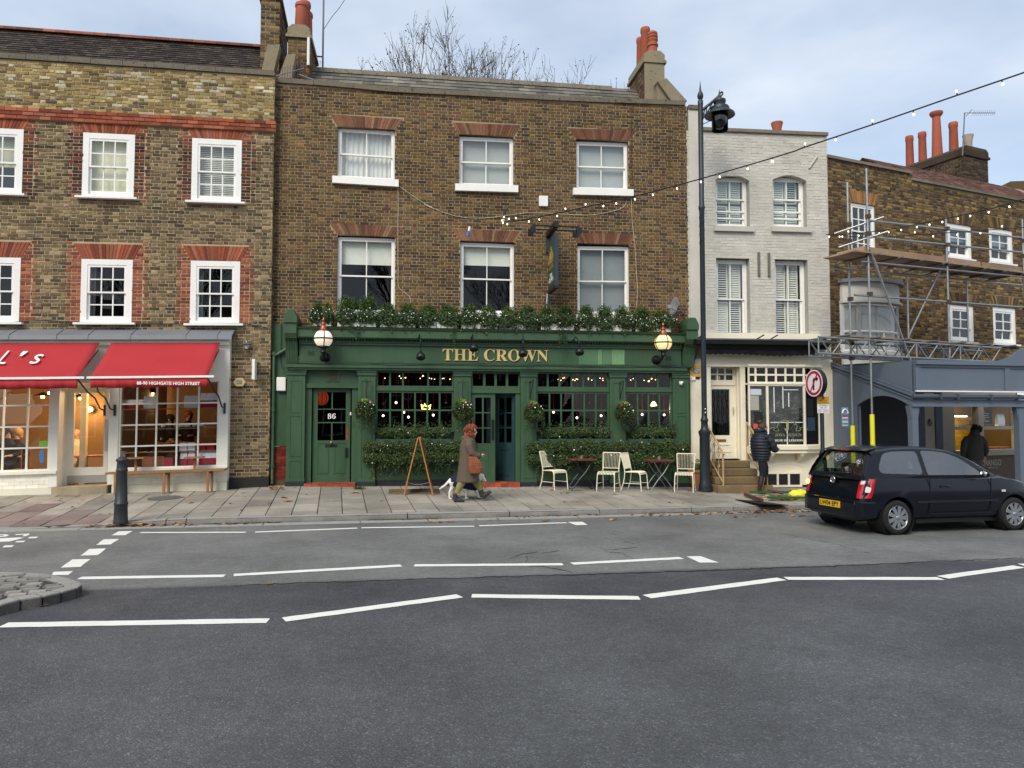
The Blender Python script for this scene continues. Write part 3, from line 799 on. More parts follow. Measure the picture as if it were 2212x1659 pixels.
  # ================================================================== the pub
brickmat('pub_brick',['#665033','#6e583c','#735c38','#5a4731','#6c4f35','#625240','#715d40','#54432f','#7c623c','#473c34','#665439','#684936','#614d33','#77613f'],grain=.4)
mat('pub_mortar','#a59273',.95,.2,4,.5,60)
brickmat('arch_brick',['#7f5641','#774f3c','#865f4b','#70503c','#825a45','#6b4938','#866850'],grain=.3)
brickmat('slate_grey',['#75726a','#6b6861','#7c786e','#66635c','#716d64','#827d72','#615e58'],.7,.3,.3,.15)
random.seed(31)
pub=thing('pub','three-storey brown brick pub with dark green shopfront and gold lettering','pub',PUB.map(0,.27,0))
PL,PR=PUB.px('D',586,600)[0],PUB.px('D',1488,600)[0]
TOPP=[PUB.px(*a)for a in(('B',150,652),('B',600,685),('B',1100,733),('B',2212,790),('C',700,812),('C',1420,838))]
ptop=lambda s:interp(s,TOPP)
def pwarp(s,t):
 return 0.0
pw=[]  # (rect of the frame, arch (tl,tr,bl,br))
FN=-.10
pw.append((rect(PUB,[('B',663,1010),('B',1115,1040),('B',663,1412),('B',1115,1442)],FN),[('B',600,900),('B',1180,942),('B',663,1000),('B',1120,1030)]))
pw.append((rect(PUB,[('B',1623,1082),('B',2052,1097),('B',1623,1472),('B',2052,1487)],FN),[('B',1575,968),('B',2120,988),('B',1625,1065),('B',2055,1080)]))
pw.append((rect(PUB,[('C',535,1122),('C',945,1132),('C',535,1504),('C',945,1518)],FN),[('C',470,1010),('C',1017,1032),('C',537,1105),('C',950,1115)]))
pw.append((rect(PUB,[('H',727,292),('H',1228,312),('H',727,960),('H',1228,965)],FN),[('H',650,165),('H',1305,207),('H',727,270),('H',1228,300)]))
pw.append((rect(PUB,[('H',1793,338),('I',272,362),('H',1793,965),('I',272,968)],FN),[('H',1715,218),('I',347,240),('H',1790,325),('I',277,345)]))
pw.append((rect(PUB,[('I',818,375),('I',1272,380),('I',818,975),('I',1272,978)],FN),[('I',762,252),('I',1337,265),('I',812,350),('I',1275,362)]))
ops=[]
for rc,ar in pw:
 a0,a1,b0,b1,ka=rect(PUB,ar,0.0)
 tl,tr,bl,br=[PUB.px(*p)for p in ar]
 t1=(bl[1]+br[1])/2
 o=Opening(rc[0]-.0,rc[1]+.0,rc[2]-.02,t1,(tl[1]+tr[1])/2-t1,max(.06,((rc[0]-tl[0])+(tr[0]-rc[1]))/2));o.k=((tr[1]-tl[1])/(tr[0]-tl[0])+(br[1]-bl[1])/(br[0]-bl[0]))/2
 ops.append(o)
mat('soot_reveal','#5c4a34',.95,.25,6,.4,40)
T_SH=3.95
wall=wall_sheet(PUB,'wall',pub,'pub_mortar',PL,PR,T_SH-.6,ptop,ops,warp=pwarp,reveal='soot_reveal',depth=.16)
lay_bricks(PUB,wall,'pub_brick',PL,PR,T_SH-.55,ptop,ops,warp=pwarp,seen=lambda s,t:t>4.75,seed=4)
for rc,o in zip(pw,ops):
 voussoirs(PUB,wall,'arch_brick',o.r[0],o.r[1],o.r[3],o.ah,o.aw,21,o.k)
for i,(rc,ar)in enumerate(pw):
 up=i<3
 w,xf=sash_window(PUB,pub,rc[0]if False else rc,FN,2,(1,1),fw=.05,sw=.04,bar=.022,split=.5,sill=(.17,.10,.10)if up else(.1,.04,.06),kscale=1.0,glass='glass_old' if up else 'glass_low')
 if i==0:curtain(PUB,w,xf,rc,FN,.02,.5,folds=5,amp=.03);curtain(PUB,w,xf,rc,FN,.5,.98,folds=6,amp=.02)
 elif i==1:blind(PUB,w,xf,rc,FN,.0,m=mat('blind_grey','#b9bcb8',.9,.04,2))
 elif i==2:blind(PUB,w,xf,rc,FN,.0,m='blind_grey')
 elif i==3:blind(PUB,w,xf,rc,FN,.66)
 elif i==4:blind(PUB,w,xf,rc,FN,.70)
 else:blind(PUB,w,xf,rc,FN,.0,m=mat('frosted','#8d9190',.6,.10,2.5))
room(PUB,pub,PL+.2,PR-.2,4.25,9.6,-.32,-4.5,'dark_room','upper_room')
  # coping along the parapet, laid in lengths
for i in range(11):
 a,b=lerp(PL-.02,PR-.05,i/11)+.004,lerp(PL-.02,PR-.05,(i+1)/11)-.004
 mb=MB(PUB.map);z=random.uniform(-.006,.006)
 q=[(a,ptop(a)+z),(b,ptop(b)+z),(b,ptop(b)+.115+z),(a,ptop(a)+.125+z)]
 mb.prism(q,-.34,.045+random.uniform(0,.01));mb.build('coping_stone','stone_coping',pub)
  # roof
RT0,RN0,RN1=9.72,-.34,-1.35;RT1=PUB.px('B',1400,606,-1.35)[1]
roof=MB(PUB.map).quad((PL+.1,RT0,RN0),(PR-.4,RT0,RN0),(PR-.4,RT1,RN1),(PL+.1,RT1,RN1)).quad((PL+.1,RT1,RN1),(PR-.4,RT1,RN1),(PR-.4,8.5,-4.6),(PL+.1,8.5,-4.6)).build('roof','slate_grey',pub)
slates(PUB,roof,9,'slate_grey',PL+.35,PR-.45,RT0,RN0,RT1,RN1,.30,lift=.016)
for i in range(22):
 a,b=lerp(PL+.5,PR-1.6,i/22)+.004,lerp(PL+.5,PR-1.6,(i+1)/22)-.004
 MB(PUB.map).prism([(RN1+.14,RT1-.12),(RN1+.03,RT1+.045),(RN1-.03,RT1+.045),(RN1-.14,RT1-.12)],a,b,order=lambda u,v,w:(w,v,u)).build('ridge_tile','stone_coping',roof)
MB(PUB.map).box(PL+.1,PR-.1,9.3,9.75,-.36,-.34).build('gutter_wall','stone_coping',pub)
  # right-hand stack: rendered front, brick flank, three pots and a raking coping
s0,s1=PUB.px('C',1085,600,-.55)[0],PUB.px('C',1238,600,-.55)[0];tt=PUB.px('C',1160,495,-.55)[1]
ch=chimney(PUB,pub,s0,s1,9.6,tt-.02,-.55,-1.95,'pub_brick','pub_mortar',front='stone_render')
cm_=(s0+s1)/2
pot(ch,PUB.map(cm_+.02,tt+.28,-.75),.13,PUB.px('C',1140,250,-.75)[1]-tt-.28,style=1);pot(ch,PUB.map(cm_-.03,tt+.28,-1.2),.135,1.0);pot(ch,PUB.map(cm_-.02,tt+.28,-1.65),.12,.95)
MB(PUB.map).prism([PUB.px('C',*q,-.3)for q in((1285,812),(1408,812),(1245,632),(1175,655))],-.5,-.2).build('raking_coping','stone_render',pub)
MB(PUB.map).prism([PUB.px('C',*q,-.35)for q in((1180,812),(1290,812),(1180,655))],-.48,-.3).build('gable_upstand','stone_render',pub)
  # left-hand stack
s0,s1=PUB.px('B',268,400,-.7)[0],PUB.px('B',440,400,-.7)[0];tt=PUB.px('B',355,285,-.7)[1]
ch=chimney(PUB,pub,s0,s1,9.7,tt-.05,-.7,-2.1,'pub_brick','pub_mortar',cap='stone_render')
cm_=(s0+s1)/2;tp=tt+.26
pot(ch,PUB.map(cm_+.02,tp,-.95),.165,PUB.px('B',360,30,-.95)[1]-tp);pot(ch,PUB.map(cm_+.03,tp,-1.4),.16,1.0);pot(ch,PUB.map(cm_+.03,tp,-1.8),.16,.95)
MB(PUB.map).tube([(s1-.02,tt-.05,-.66),(s1-.02,tt-.75,-.66)],.035,8).build('flue_pipe','white_paint',ch)
MB(PUB.map).prism([PUB.px('B',*q,-.4)for q in((195,625),(300,625),(332,432),(262,440))],-.6,-.35).build('raking_coping','stone_render',pub)
  # ------------------------------------------------------------------ shopfront
SN=.25  # face of the pilasters
def ps(c,x,n=SN,y=900):return PUB.px(c,x,y,n)[0]
def pt(c,x,y,n=SN):return PUB.px(c,x,y,n)[1]
GP='green_paint'
FB,FT=3.17,3.55  # fascia board
CT0,CT1=pt('H',1000,1180,.46),pt('H',1000,1085,.46)
sl_,sr_=ps('H',395,.3),ps('I',1735,.3)
mb=MB(PUB.map)
mb.box(sl_,sr_,FB,CT0-.13,0,.22)
for y0,y1,n in((CT0-.13,CT0-.08,.27),(CT0-.08,CT0-.045,.30)):mb.box(sl_,sr_,y0,y1,0,n)
mb.box(sl_,sr_,FB-.0,FB+.035,.22,.235)
mb.build('fascia',GP,pub)
mb=MB(PUB.map);x=sl_+.02
while x<sr_-.04:mb.box(x,x+.035,CT0-.045,CT0,.2,.335);x+=.07
o=mb.build('dentil_band',GP,pub)
mb=MB(PUB.map)
mb.prism([(0,CT0-.001),(.40,CT0-.001),(.44,CT0+.03),(.44,CT1-.06),(.47,CT1-.04),(.50,CT1),(0,CT1+.03)],sl_-.02,sr_+.02,order=lambda a,b,c:(c,b,a));mb.build('cornice',GP,pub)
MB(PUB.map).box(ps('H',290),ps('I',1760),FB-.10,FB-.02,.0,.37).box(ps('H',300),ps('I',1750),FB-.15,FB-.1,.0,.33).box(ps('H',300),ps('I',1750),FB-.02,FB,.0,.30).build('architrave',GP,pub)
  # faded boards on the right of the fascia
mat('faded_green','#6f9a6b',.6,.22,5,.1,30,streak=True,fleck='#8fb18a',fl=.6);mat('faded_green2','#527a55',.55,.15,4,streak=True)
for c0,c1,m in((840,1000,'faded_green2'),(1003,1040,'faded_green'),(1043,1120,'faded_green2'),(1123,1235,'faded_green')):
 MB(PUB.map).box(ps('I',c0),ps('I',c1),FB+.04,pt('I',1000,1272,.23),.222,.226).build('fascia_board',m,pub)
  # console brackets at both ends
for xs_ in((ps('H',283),ps('H',388)),(ps('I',1738),ps('I',1838))):
 a,b=xs_;t_hi=pt('H',330,950)+.02
 mb=MB(PUB.map)
 prof=[(.0,FB),(.24,FB),(.26,FB+.12),(.29,FB+.3),(.36,FB+.5),(.46,CT0),(.52,CT0+.1),(.52,CT1+.08),(0,CT1+.08)]
 mb.prism(prof,a,b,order=lambda u,v,w:(w,v,u))
 for i in range(5):
  x=lerp(a+.02,b-.02,i/4);mb.tube([(x,FB+.02,.245),(x,FB+.12,.265),(x,FB+.3,.295),(x,FB+.5,.365),(x,CT0,.465)],.010,6)
 mb.build('console_bracket',GP,pub)
 m_=(a+b)/2;h=t_hi
 MB(PUB.map).prism([(a-.01,CT1+.082),(b+.01,CT1+.082),(b+.01,h-.16),(b-.06,h-.03),(m_+.06,h),(m_-.06,h),(a+.06,h-.03),(a-.01,h-.16)],.02,.56).build('bracket_cap',GP,pub)
  # pilasters
PIL=[(ps('J',282),ps('J',440)),(ps('J',903),ps('J',1055)),(ps('J',1742),ps('J',1888)),(ps('K',335),ps('K',470)),(ps('K',1112),ps('K',1248)),(ps('K',1662),ps('K',1800))]
PT=FB-.15
for i,(a,b)in enumerate(PIL):
 base=interp(PUB.map((a+b)/2,0,.25).x,ZB)
 mb=MB(PUB.map);mb.box(a,b,base+.1,PT-.12,.0,SN);mb.box(a-.02,b+.02,PT-.12,PT-.05,.0,SN+.03);mb.box(a-.035,b+.035,PT-.05,PT,.0,SN+.05);mb.box(a-.012,b+.012,base+.1,base+.17,0,SN+.018)
 panel(mb,a+.07,b-.07,2.02 if i in(0,5)else 1.0,2.78,SN,.02);panel(mb,a+.07,b-.07,.45,.93,SN,.02)
 if i in(0,5):panel(mb,a+.07,b-.07,1.02,1.96,SN,.02)
 mb.build('pilaster',GP,pub)
 MB(PUB.map).box(a-.015,b+.015,base-.3,base+.1,.0,SN+.022).build('plinth',mat('plinth_black','#1d2226',.6,.2,4),pub)
  # left flank: green wall, red glazed bricks, rain pipe
brickmat('red_glazed',['#6e2a22','#7a3127','#5f2620','#83382c'],.3,.1,.2,.15)
lf0,lf1=ps('H',148,.03),PIL[0][0]
MB(PUB.map).box(lf0,lf1-.003,pt('J',200,1010,.05),pt('H',200,1052,.05),.0,.05).build('flank_panel',GP,pub)
mb=MB(PUB.map).box(lf0,lf1-.003,.3,pt('J',200,1012,.05)-.004,.0,.04);fp=mb.build('tiled_base','soot_reveal',pub)
tb=pt('J',200,1012,.05)
for r_ in range(18):
 y=tb-.0765*(r_+1);x=lf0+.06+(.0 if r_%2 else .11)
 if y<.45:break
 for c_ in range(3):
  a,b=max(lf0+.06,lf0+.06+c_*.225-(.11 if r_%2 else 0)),min(lf1-.005,lf0+.06+(c_+1)*.225-(.11 if r_%2 else 0)-.008)
  if b-a>.03:MB(PUB.map).box(a,b,y+.004,y+.0715,.038,.048).build('brick','red_glazed',fp)
rf0,rf1=PIL[5][1]+.003,ps('I',1842,.05)
MB(PUB.map).box(rf0,rf1,pt('K',1820,985,.05),3.15,.0,.06).build('flank_panel',GP,pub)
fp=MB(PUB.map).box(rf0,rf1,.0,pt('K',1820,985,.05)-.004,.0,.04).build('tiled_base','soot_reveal',pub)
for r_ in range(13):
 y=pt('K',1820,985,.05)-.0765*(r_+1)
 if y>.2:MB(PUB.map).box(rf0,rf1-(.05 if r_%2 else 0),y+.004,y+.0715,.038,.048).build('brick','red_glazed',fp)
gx=ps('J',165,.1)
mb=MB(PUB.map);mb.tube([(ps('J',285,.12),pt('J',285,158,.12),.12),(gx+.1,pt('J',190,205,.12),.12),(gx,pt('J',170,225,.12),.12),(gx,1.9,.12),(gx,.45,.12),(gx-.0,.38,.16)],.04,10)
for y in(3.35,2.05,.75):mb.tube([(gx,y,.12),(gx,y+.09,.12)],.055,10)
mb.build('rain_pipe',GP,pub,smooth=True)
  # ------------------------------------------------------------------ bays between the pilasters
RN=.12  # recessed plane of doors and windows
TR0,TR1=2.60,PT-.0  # transom lights
WB=1.69  # window sill height
def bay_window(a,b,xs_top,cols,name='shop_window'):
 base=interp(PUB.map((a+b)/2,0,.25).x,ZB)
 if True:
  w=glazing(PUB,pub,a,b,TR0+.02,PT,RN+.06,0,1,GP,xs=xs_top,fw=.045,bar=.045,dep=.07)
  MB(PUB.map).box(a+.0,b,TR0-.055,TR0+.018,RN-.02,RN+.09).build('transom',GP,w)
  glazing(PUB,pub,a,b,WB-.06,TR0-.057,RN+.06,cols,2,GP,fw=.045,bar=.04,dep=.07)
 mb=MB(PUB.map);mb.box(a,b,base+.14,WB-.12,0,RN+.05)
 n=3 if b-a>1.5 else 2
 for i in range(n):
  u,v=lerp(a,b,i/n)+.08,lerp(a,b,(i+1)/n)-.08;panel(mb,u,v,base+.28,1.05,RN+.05,.02)
 mb.build('stall_riser',GP,pub)
 MB(PUB.map).box(a-.0,b+.0,WB-.12,WB-.062,0,SN+.04).build('window_ledge',GP,pub)
 MB(PUB.map).box(a,b,base-.3,base+.14,0,RN+.07).build('plinth','plinth_black',pub)
A0,A1=PIL[1][1]+.003,PIL[2][0]-.003;B0,B1=PIL[3][1]+.003,PIL[4][0]-.003;C0,C1=PIL[4][1]+.003,PIL[5][0]-.003
bay_window(A0,A1,[ps('J',x,.18)for x in(1181,1294,1515,1621)],6);bay_window(B0,B1,[ps('K',x,.18)for x in(570,672,778,880,982)],6);bay_window(C0,C1,[ps('K',x,.18)for x in(1337,1532)],4)
  # private door, number 86
D0,D1=PIL[0][1]+.003,PIL[1][0]-.003;base=.345
mb=MB(PUB.map);mb.box(D0,ps('J',500,RN),base-.2,PT,-.02,RN+.02);mb.box(ps('J',850,RN),D1,base-.2,PT,-.02,RN+.02)
mb.box(ps('J',500,RN),ps('J',850,RN),pt('J',700,505,RN),PT,-.02,RN+.02);mb.box(D0,D1,pt('J',700,505,RN),pt('J',700,465,RN),RN+.02,RN+.07)
mb.build('door_surround',GP,pub)
mb=MB(PUB.map);vx0,vx1=ps('J',630,RN),ps('J',740,RN);mb.box(vx0,vx1,pt('J',680,450,RN),pt('J',680,355,RN),RN+.02,RN+.035);vt=mb.build('air_vent',GP,pub)
mb=MB(PUB.map)
for i in range(7):y=lerp(pt('J',680,438,RN),pt('J',680,370,RN),i/6);mb.box(vx0+.05,vx1-.05,y-.008,y+.006,RN+.035,RN+.045)
mb.build('louvre',mat('vent_brown','#4c4334',.8),vt)
d0,d1=ps('J',512,.05),ps('J',838,.05);dt=pt('J',700,512,.05);db=base+.04
ax=[ps('J',x,.05)for x in(553,672,683,798)];ty=[pt('J',690,y,.05)for y in(960,810,800,692,685,540)]
mb=MB(PUB.map);DN=.06
mb.box(d0,ax[0],db,dt,DN-.05,DN);mb.box(ax[3],d1,db,dt,DN-.05,DN);mb.box(ax[0],ax[3],db,ty[0],DN-.05,DN-.001);mb.box(ax[0],ax[3],ty[5],dt,DN-.05,DN-.001)
mb.box(ax[1],ax[2],ty[0],ty[1],DN-.045,DN-.004);mb.box(ax[1],ax[2],ty[4],ty[5],DN-.045,DN-.004);mb.box(ax[0],ax[3],ty[1],ty[2],DN-.045,DN-.006);mb.box(ax[0],ax[3],ty[3],ty[4],DN-.045,DN-.006)
panel(mb,d0+.1,(d0+d1)/2-.06,db+.22,db+.95,DN,.025);panel(mb,(d0+d1)/2+.06,d1-.1,db+.22,db+.95,DN,.025)
door=mb.build('door',GP,pub)
for q in((ax[0],ax[1],ty[0],ty[1]),(ax[2],ax[3],ty[0],ty[1]),(ax[0],ax[3],ty[2],ty[3]),(ax[0],ax[1],ty[4],ty[5]),(ax[2],ax[3],ty[4],ty[5])):
 MB(PUB.map).quad((q[0],q[2],DN-.02),(q[1],q[2],DN-.02),(q[1],q[3],DN-.02),(q[0],q[3],DN-.02)).build('pane','glass_low',door)
cx=(d0+d1)/2
MB(PUB.map).ball((cx,pt('J',673,978,.08),DN+.05),.035,seg=12).tube([(cx,pt('J',673,978,.08),DN),(cx,pt('J',673,978,.08),DN+.04)],.015).build('door_knob','brass',door,smooth=True)
MB(PUB.map).box(ps('J',622,.05),ps('J',726,.05),pt('J',670,1018,.05),pt('J',670,995,.05),DN,DN+.012).build('letter_plate','black_iron',door)
MB(PUB.map).box(ps('J',795,.05),ps('J',822,.05),pt('J',810,1108,.05),pt('J',810,1025,.05),DN,DN+.02).build('lock_plate','black_iron',door)
MB(PUB.map).box(ps('J',803,.05),ps('J',822,.05),pt('J',810,958,.05),pt('J',810,850,.05),DN,DN+.004).build('push_plate','copper',door)
text('door_number',serif('86'),.2,'white_paint',door,PUB.map(cx,pt('J',672,772,.05),DN+.001),PUB.th,.002,width=ps('J',707,.05)-ps('J',638,.05),height=.125)
MB(PUB.map).box(ps('J',834,RN),ps('J',846,RN),pt('J',840,740,RN),pt('J',840,715,RN),RN+.02,RN+.04).build('bell_push','white_paint',pub)
brickmat('quarry_tile',['#9a4a35','#a35340','#8c4330','#ad5b45'],.5,.2,.2,.15)
def quarry_step(a,b,z0,z1,n0,n1):
 st=MB(PUB.map).box(a,b,z0-.2,z1-.012,n0,n1-.012).build('door_step','soot_reveal',pub);n=int((b-a)/.15)
 for i in range(n):
  u,v=lerp(a,b,i/n)+.003,lerp(a,b,(i+1)/n)-.003
  for q in range(2):MB(PUB.map).box(u,v,z1-.015,z1,lerp(n0,n1,q/2)+.002,lerp(n0,n1,(q+1)/2)-.002).build('quarry_tile','quarry_tile',st)
  MB(PUB.map).box(u,v,z0-.1,z1-.018,n1-.014,n1).build('quarry_tile','quarry_tile',st)
quarry_step(ps('J',440,.3),ps('J',888,.3),.31,.40,.0,.33)
  # entrance: transom, one leaf shut, the other standing open inwards
E0,E1=PIL[2][1]+.003,PIL[3][0]-.003;base=.285
glazing(PUB,pub,E0,E1,2.62,PT,RN+.06,4,1,GP,fw=.05,bar=.06,dep=.07,name='door_transom')
MB(PUB.map).box(E0,E1,2.50,2.618,RN-.02,RN+.07).box(ps('K',285,RN),E1,base,2.498,-.05,RN+.04).build('door_frame',GP,pub)
def leaf(mapf,w,t0,t1,m,name,m2=None):
 mb=MB(mapf);st=.11
 mb.box(0,st,t0,t1,-.025,.025);mb.box(w-st,w,t0,t1,-.025,.025);mb.box(st,w-st,t1-.1,t1,-.024,.024);mb.box(st,w-st,t0,t0+.95,-.024,.024);c=w/2
 mb.box(c-.02,c+.02,t0+.95,t1-.1,-.018,.018)
 for f in(1/3,2/3):y=lerp(t0+.95,t1-.1,f);mb.box(st,w-st,y-.015,y+.015,-.017,.017)
 panel(mb,st+.06,w-st-.06,t0+.15,t0+.8,.024,.025)
 d=mb.build(name,m,pub)
 for i in range(2):
  for j in range(3):
   a,b,e,f=lerp(st,w-st,i/2),lerp(st,w-st,(i+1)/2),lerp(t0+.95,t1-.1,j/3),lerp(t0+.95,t1-.1,(j+1)/3)
   MB(mapf).quad((a,e,0),(b,e,0),(b,f,0),(a,f,0)).build('pane','glass_low',d)
 return d
x0,x1=ps('J',1900,RN),ps('J',2100,RN)
lf=leaf(lambda s,t,n:PUB.map(E0+s,t,RN+n),x1-E0,base+.06,2.495,GP,'door')
MB(PUB.map).box(x1-.09,x1-.03,1.38,1.86,RN+.026,RN+.05).build('pull_handle','black_iron',lf)
hx=ps('K',285,RN);a_=R(63)
leaf(lambda s,t,n:PUB.map(hx-s*math.cos(a_)-n*math.sin(a_),t,RN-s*math.sin(a_)+n*math.cos(a_)-.03),.82,base+.06,2.495,'teal_paint','door')
il=leaf(lambda s,t,n:PUB.map(x1-.1+s,t,-.95+n),.95,base+.06,2.6,'teal_paint','inner_door')
quarry_step(ps('J',1985,.35),ps('K',325,.35),.265,.36,-.0,.40)
MB(PUB.map).box(E0,E1,.1,.345,-1.2,.0).build('threshold','oak',pub)
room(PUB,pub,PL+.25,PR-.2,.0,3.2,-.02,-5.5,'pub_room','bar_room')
  # lettering
tw=ps('I',572,.24)-ps('H',1645,.24);tcx=(ps('I',572,.24)+ps('H',1645,.24))/2;tb_=pt('H',1900,1374,.24);th_=pt('H',1900,1270,.24)-tb_
mat('letter_edge','#10241a',.5)
text('sign_lettering',serif('THE CROWN'),.4,'letter_edge',pub,PUB.map(tcx+.018,tb_-.018,.227),PUB.th,.002,width=tw,height=th_)
text('sign_lettering',serif('THE CROWN'),.4,'gold',pub,PUB.map(tcx,tb_,.238),PUB.th,.008,width=tw,height=th_)
for c_,xa,xb,ya,yb in(('H',472,532,1328,1285),('I',1592,1640,1370,1330)):
 text('number_lettering',serif('86'),.2,'letter_edge',pub,PUB.map(ps(c_,(xa+xb)/2,.23),pt(c_,xa,ya,.23),.224),PUB.th,.001,width=ps(c_,xb,.23)-ps(c_,xa,.23),height=pt(c_,xa,yb,.23)-pt(c_,xa,ya,.23))
  # cables along the foot of the fascia and small fittings
for dy,n in((0.0,.38),(.025,.385),(-.02,.375)):
 pts=[(lerp(ps('H',295),ps('I',1780),i/24),FB-.005+dy+random.uniform(-.012,.012),n)for i in range(25)]
 MB(PUB.map).tube(pts,.007,5).build('cable',mat('cable_green','#1f3327',.6),pub)
pts=[(ps('H',240,.08),pt('H',240,y,.08),.08)for y in(1050,1120,1250,1380)]+[(ps('H',275,.3),pt('H',275,1450,.3),.27),(ps('H',420,.3),pt('H',420,1440,.3),.37)]
MB(PUB.map).tube(spline(pts,4),.008,5).build('cable','cable_green',pub)
al=MB(PUB.map).box(ps('J',190,.1),ps('J',273,.1),pt('J',230,530,.1),pt('J',230,410,.1),.05,.13);bevel(al.build('alarm_box','white_paint',pub),.02,3)
MB(PUB.map).box(ps('J',200,.1),ps('J',268,.1),pt('J',230,540,.1),pt('J',230,531,.1),.055,.115).build('alarm_lens',mat('blue_lens','#1c2b52',.3),pub)
cm=thing('security_camera','small white dome camera on the green corner pilaster','camera',PUB.map(ps('K',1733),pt('K',1733,465),SN))
q=MB(PUB.map);q.ball((ps('K',1733),pt('K',1733,465),SN+.04),.052,seg=14,rings=10);q.box(ps('K',1733)-.05,ps('K',1733)+.05,pt('K',1733,465)-.02,pt('K',1733,465)+.055,SN+.001,SN+.03);q.build('housing','white_paint',cm,smooth=True)
MB(PUB.map).ball((ps('K',1737),pt('K',1733,468),SN+.075),.026,seg=12).build('lens','black_iron',cm,smooth=True)
bx=MB(PUB.map).box(PUB.px('C',243,1640)[0],PUB.px('C',313,1640)[0],PUB.px('C',280,1640)[1],PUB.px('C',280,1558)[1],.0,.09)
ab=tag(bevel(bx.build('alarm_box','worn_white'),.012,2),'weathered white alarm box high on the pub wall below the top windows','alarm box')
  # thin cables running over the brickwork
for pts in([('B',1140,1470),('B',1142,1659),('H',1253,200),('H',1255,600),('H',1256,700),('H',1275,750),('H',1355,815),('H',1366,868)],
   [('B',1145,1470),('B',1300,1580),('B',1420,1650),('H',1480,10),('H',1650,80),('H',1800,120),('H',2000,130),('I',300,95),('I',480,82),('I',900,105),('I',1130,70),('I',1225,35),('I',1255,-10)],
   [('C',975,1560),('I',1297,0),('I',1305,180),('I',1325,350),('I',1340,600),('I',1350,760),('I',1342,900)]):
 P_=[(*PUB.px(*a,.015),.015)for a in pts]
 MB(PUB.map).tube(spline(P_,4),.0065,5).build('wall_cable','cable_pale',pub)
MB(PUB.map).tube(spline([(*PUB.px(*a,.02),.02)for a in[('C',1005,815),('C',985,870),('C',980,1100),('C',985,1400),('C',1000,1480)]],4),.006,5).build('wall_cable','cable_black',pub)
  # ================================================================== the bakery cafe on the left
brickmat('cafe_yellow',['#a08a58','#93794a','#ab9765','#8b7347','#b3a06e','#9d8352','#7d6a48','#a9905a','#bda97c','#6d5c44','#98804f','#c9bfa4'],grain=.35)
brickmat('cafe_brown',['#7d6b4f','#726048','#897657','#67573f','#827053','#776345','#5a4a38','#937f5e','#564838','#7f6b4c','#6d563f','#a08b6a'],grain=.45)
brickmat('cafe_red',['#94503a','#9d563c','#884834','#a66249','#7f4232','#9a6049'],grain=.25,dirt=.2)
brickmat('cafe_jamb',['#4a2f29','#53352c','#402a26','#7a4534','#5c382e','#84483a'],grain=.25,dirt=.2)
mat('cafe_mortar','#b5a787',.95,.18,4,.5,60)
brickmat('dark_tile',['#3b332e','#443a33','#352e2a','#4a4038','#3e3531','#50453d','#302a27'],.8,.4,.3,.2)
brickmat('ridge_red',['#7f4d3c','#754738','#875744','#674335'],.85,.4,.35,.2)
random.seed(41)
cafe=thing('cafe_building','brick building with red brick window arches above a cream bakery shopfront','building',CAFE.map(-3,.27,0))
CL,CR=-12.5,0.0
ctop=lambda s:9.935
BT1,BT0=CAFE.px('A',1070,908)[1],CAFE.px('A',1070,992)[1]
CN=-.03
cwin=[rect(CAFE,[('A',660,1052),('A',1070,1072),('A',655,1560),('A',1065,1578)],CN),rect(CAFE,[('A',1520,1097),('A',1915,1115),('A',1520,1598),('A',1912,1612)],CN),
  rect(CAFE,[('F',710,488),('F',1160,496),('F',706,1045),('F',1150,1046)],CN),rect(CAFE,[('F',1665,503),('F',2092,510),('F',1655,1052),('F',2088,1056)],CN)]
dsp=cwin[1][0]-cwin[0][0]
def shift(r,d):return(r[0]+d,r[1]+d,r[2],r[3],r[4])
e1=CAFE.px('A',185,1300,CN)[0];e2=CAFE.px('F',178,800,CN)[0]
cwin=[shift(cwin[0],e1-cwin[0][1])]+cwin[:2]+[shift(cwin[2],e2-cwin[2][1])]+cwin[2:]
cwin=[(a,b,c,d,0.0)for a,b,c,d,k in cwin]
for q in(0,3):cwin.append(shift(cwin[q],-dsp*1.02));
ops=[]
for i,rc in enumerate(cwin):
 up=i in(0,1,2,6)
 o=Opening(rc[0]+.02,rc[1]-.02,rc[2],rc[3]-.005,(.30 if up else .36),(.17 if up else .20));o.up=up;ops.append(o)
SHT=3.98  # top of the shop roof
def special(t,k):
 out=[]
 for o in ops:
  if o.r[2]-.02<t<o.r[3]+o.ah:
   w=.235 if k%2 else .335
   extra=o.aw*max(0,(t-o.r[3])/o.ah)if t>o.r[3]else 0
   mm=('cafe_red' if not o.up or k%2==0 and t>o.r[3]else 'cafe_jamb')
   if t>o.r[3]:mm='cafe_red'
   w2=(.235 if k%2 else .335)
   out.append((o.r[0]-w2,o.r[0]-extra,mm));out.append((o.r[1]+extra,o.r[1]+w2,mm))
 return[q for q in out if q[1]-q[0]>.03]
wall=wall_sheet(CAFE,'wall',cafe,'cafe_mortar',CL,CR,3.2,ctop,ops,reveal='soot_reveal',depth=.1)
lay_bricks(CAFE,wall,'cafe_yellow',CL,CR,BT1+.004,ctop,[],nind=120,seen=lambda s,t:s>-6,seed=8,rough=2.2)
lay_bricks(CAFE,wall,'cafe_brown',CL,CR,SHT-.75,lambda s:BT0,ops,nind=180,seen=lambda s,t:s>-6 and t>SHT,special=special,seed=9,rough=1.6)
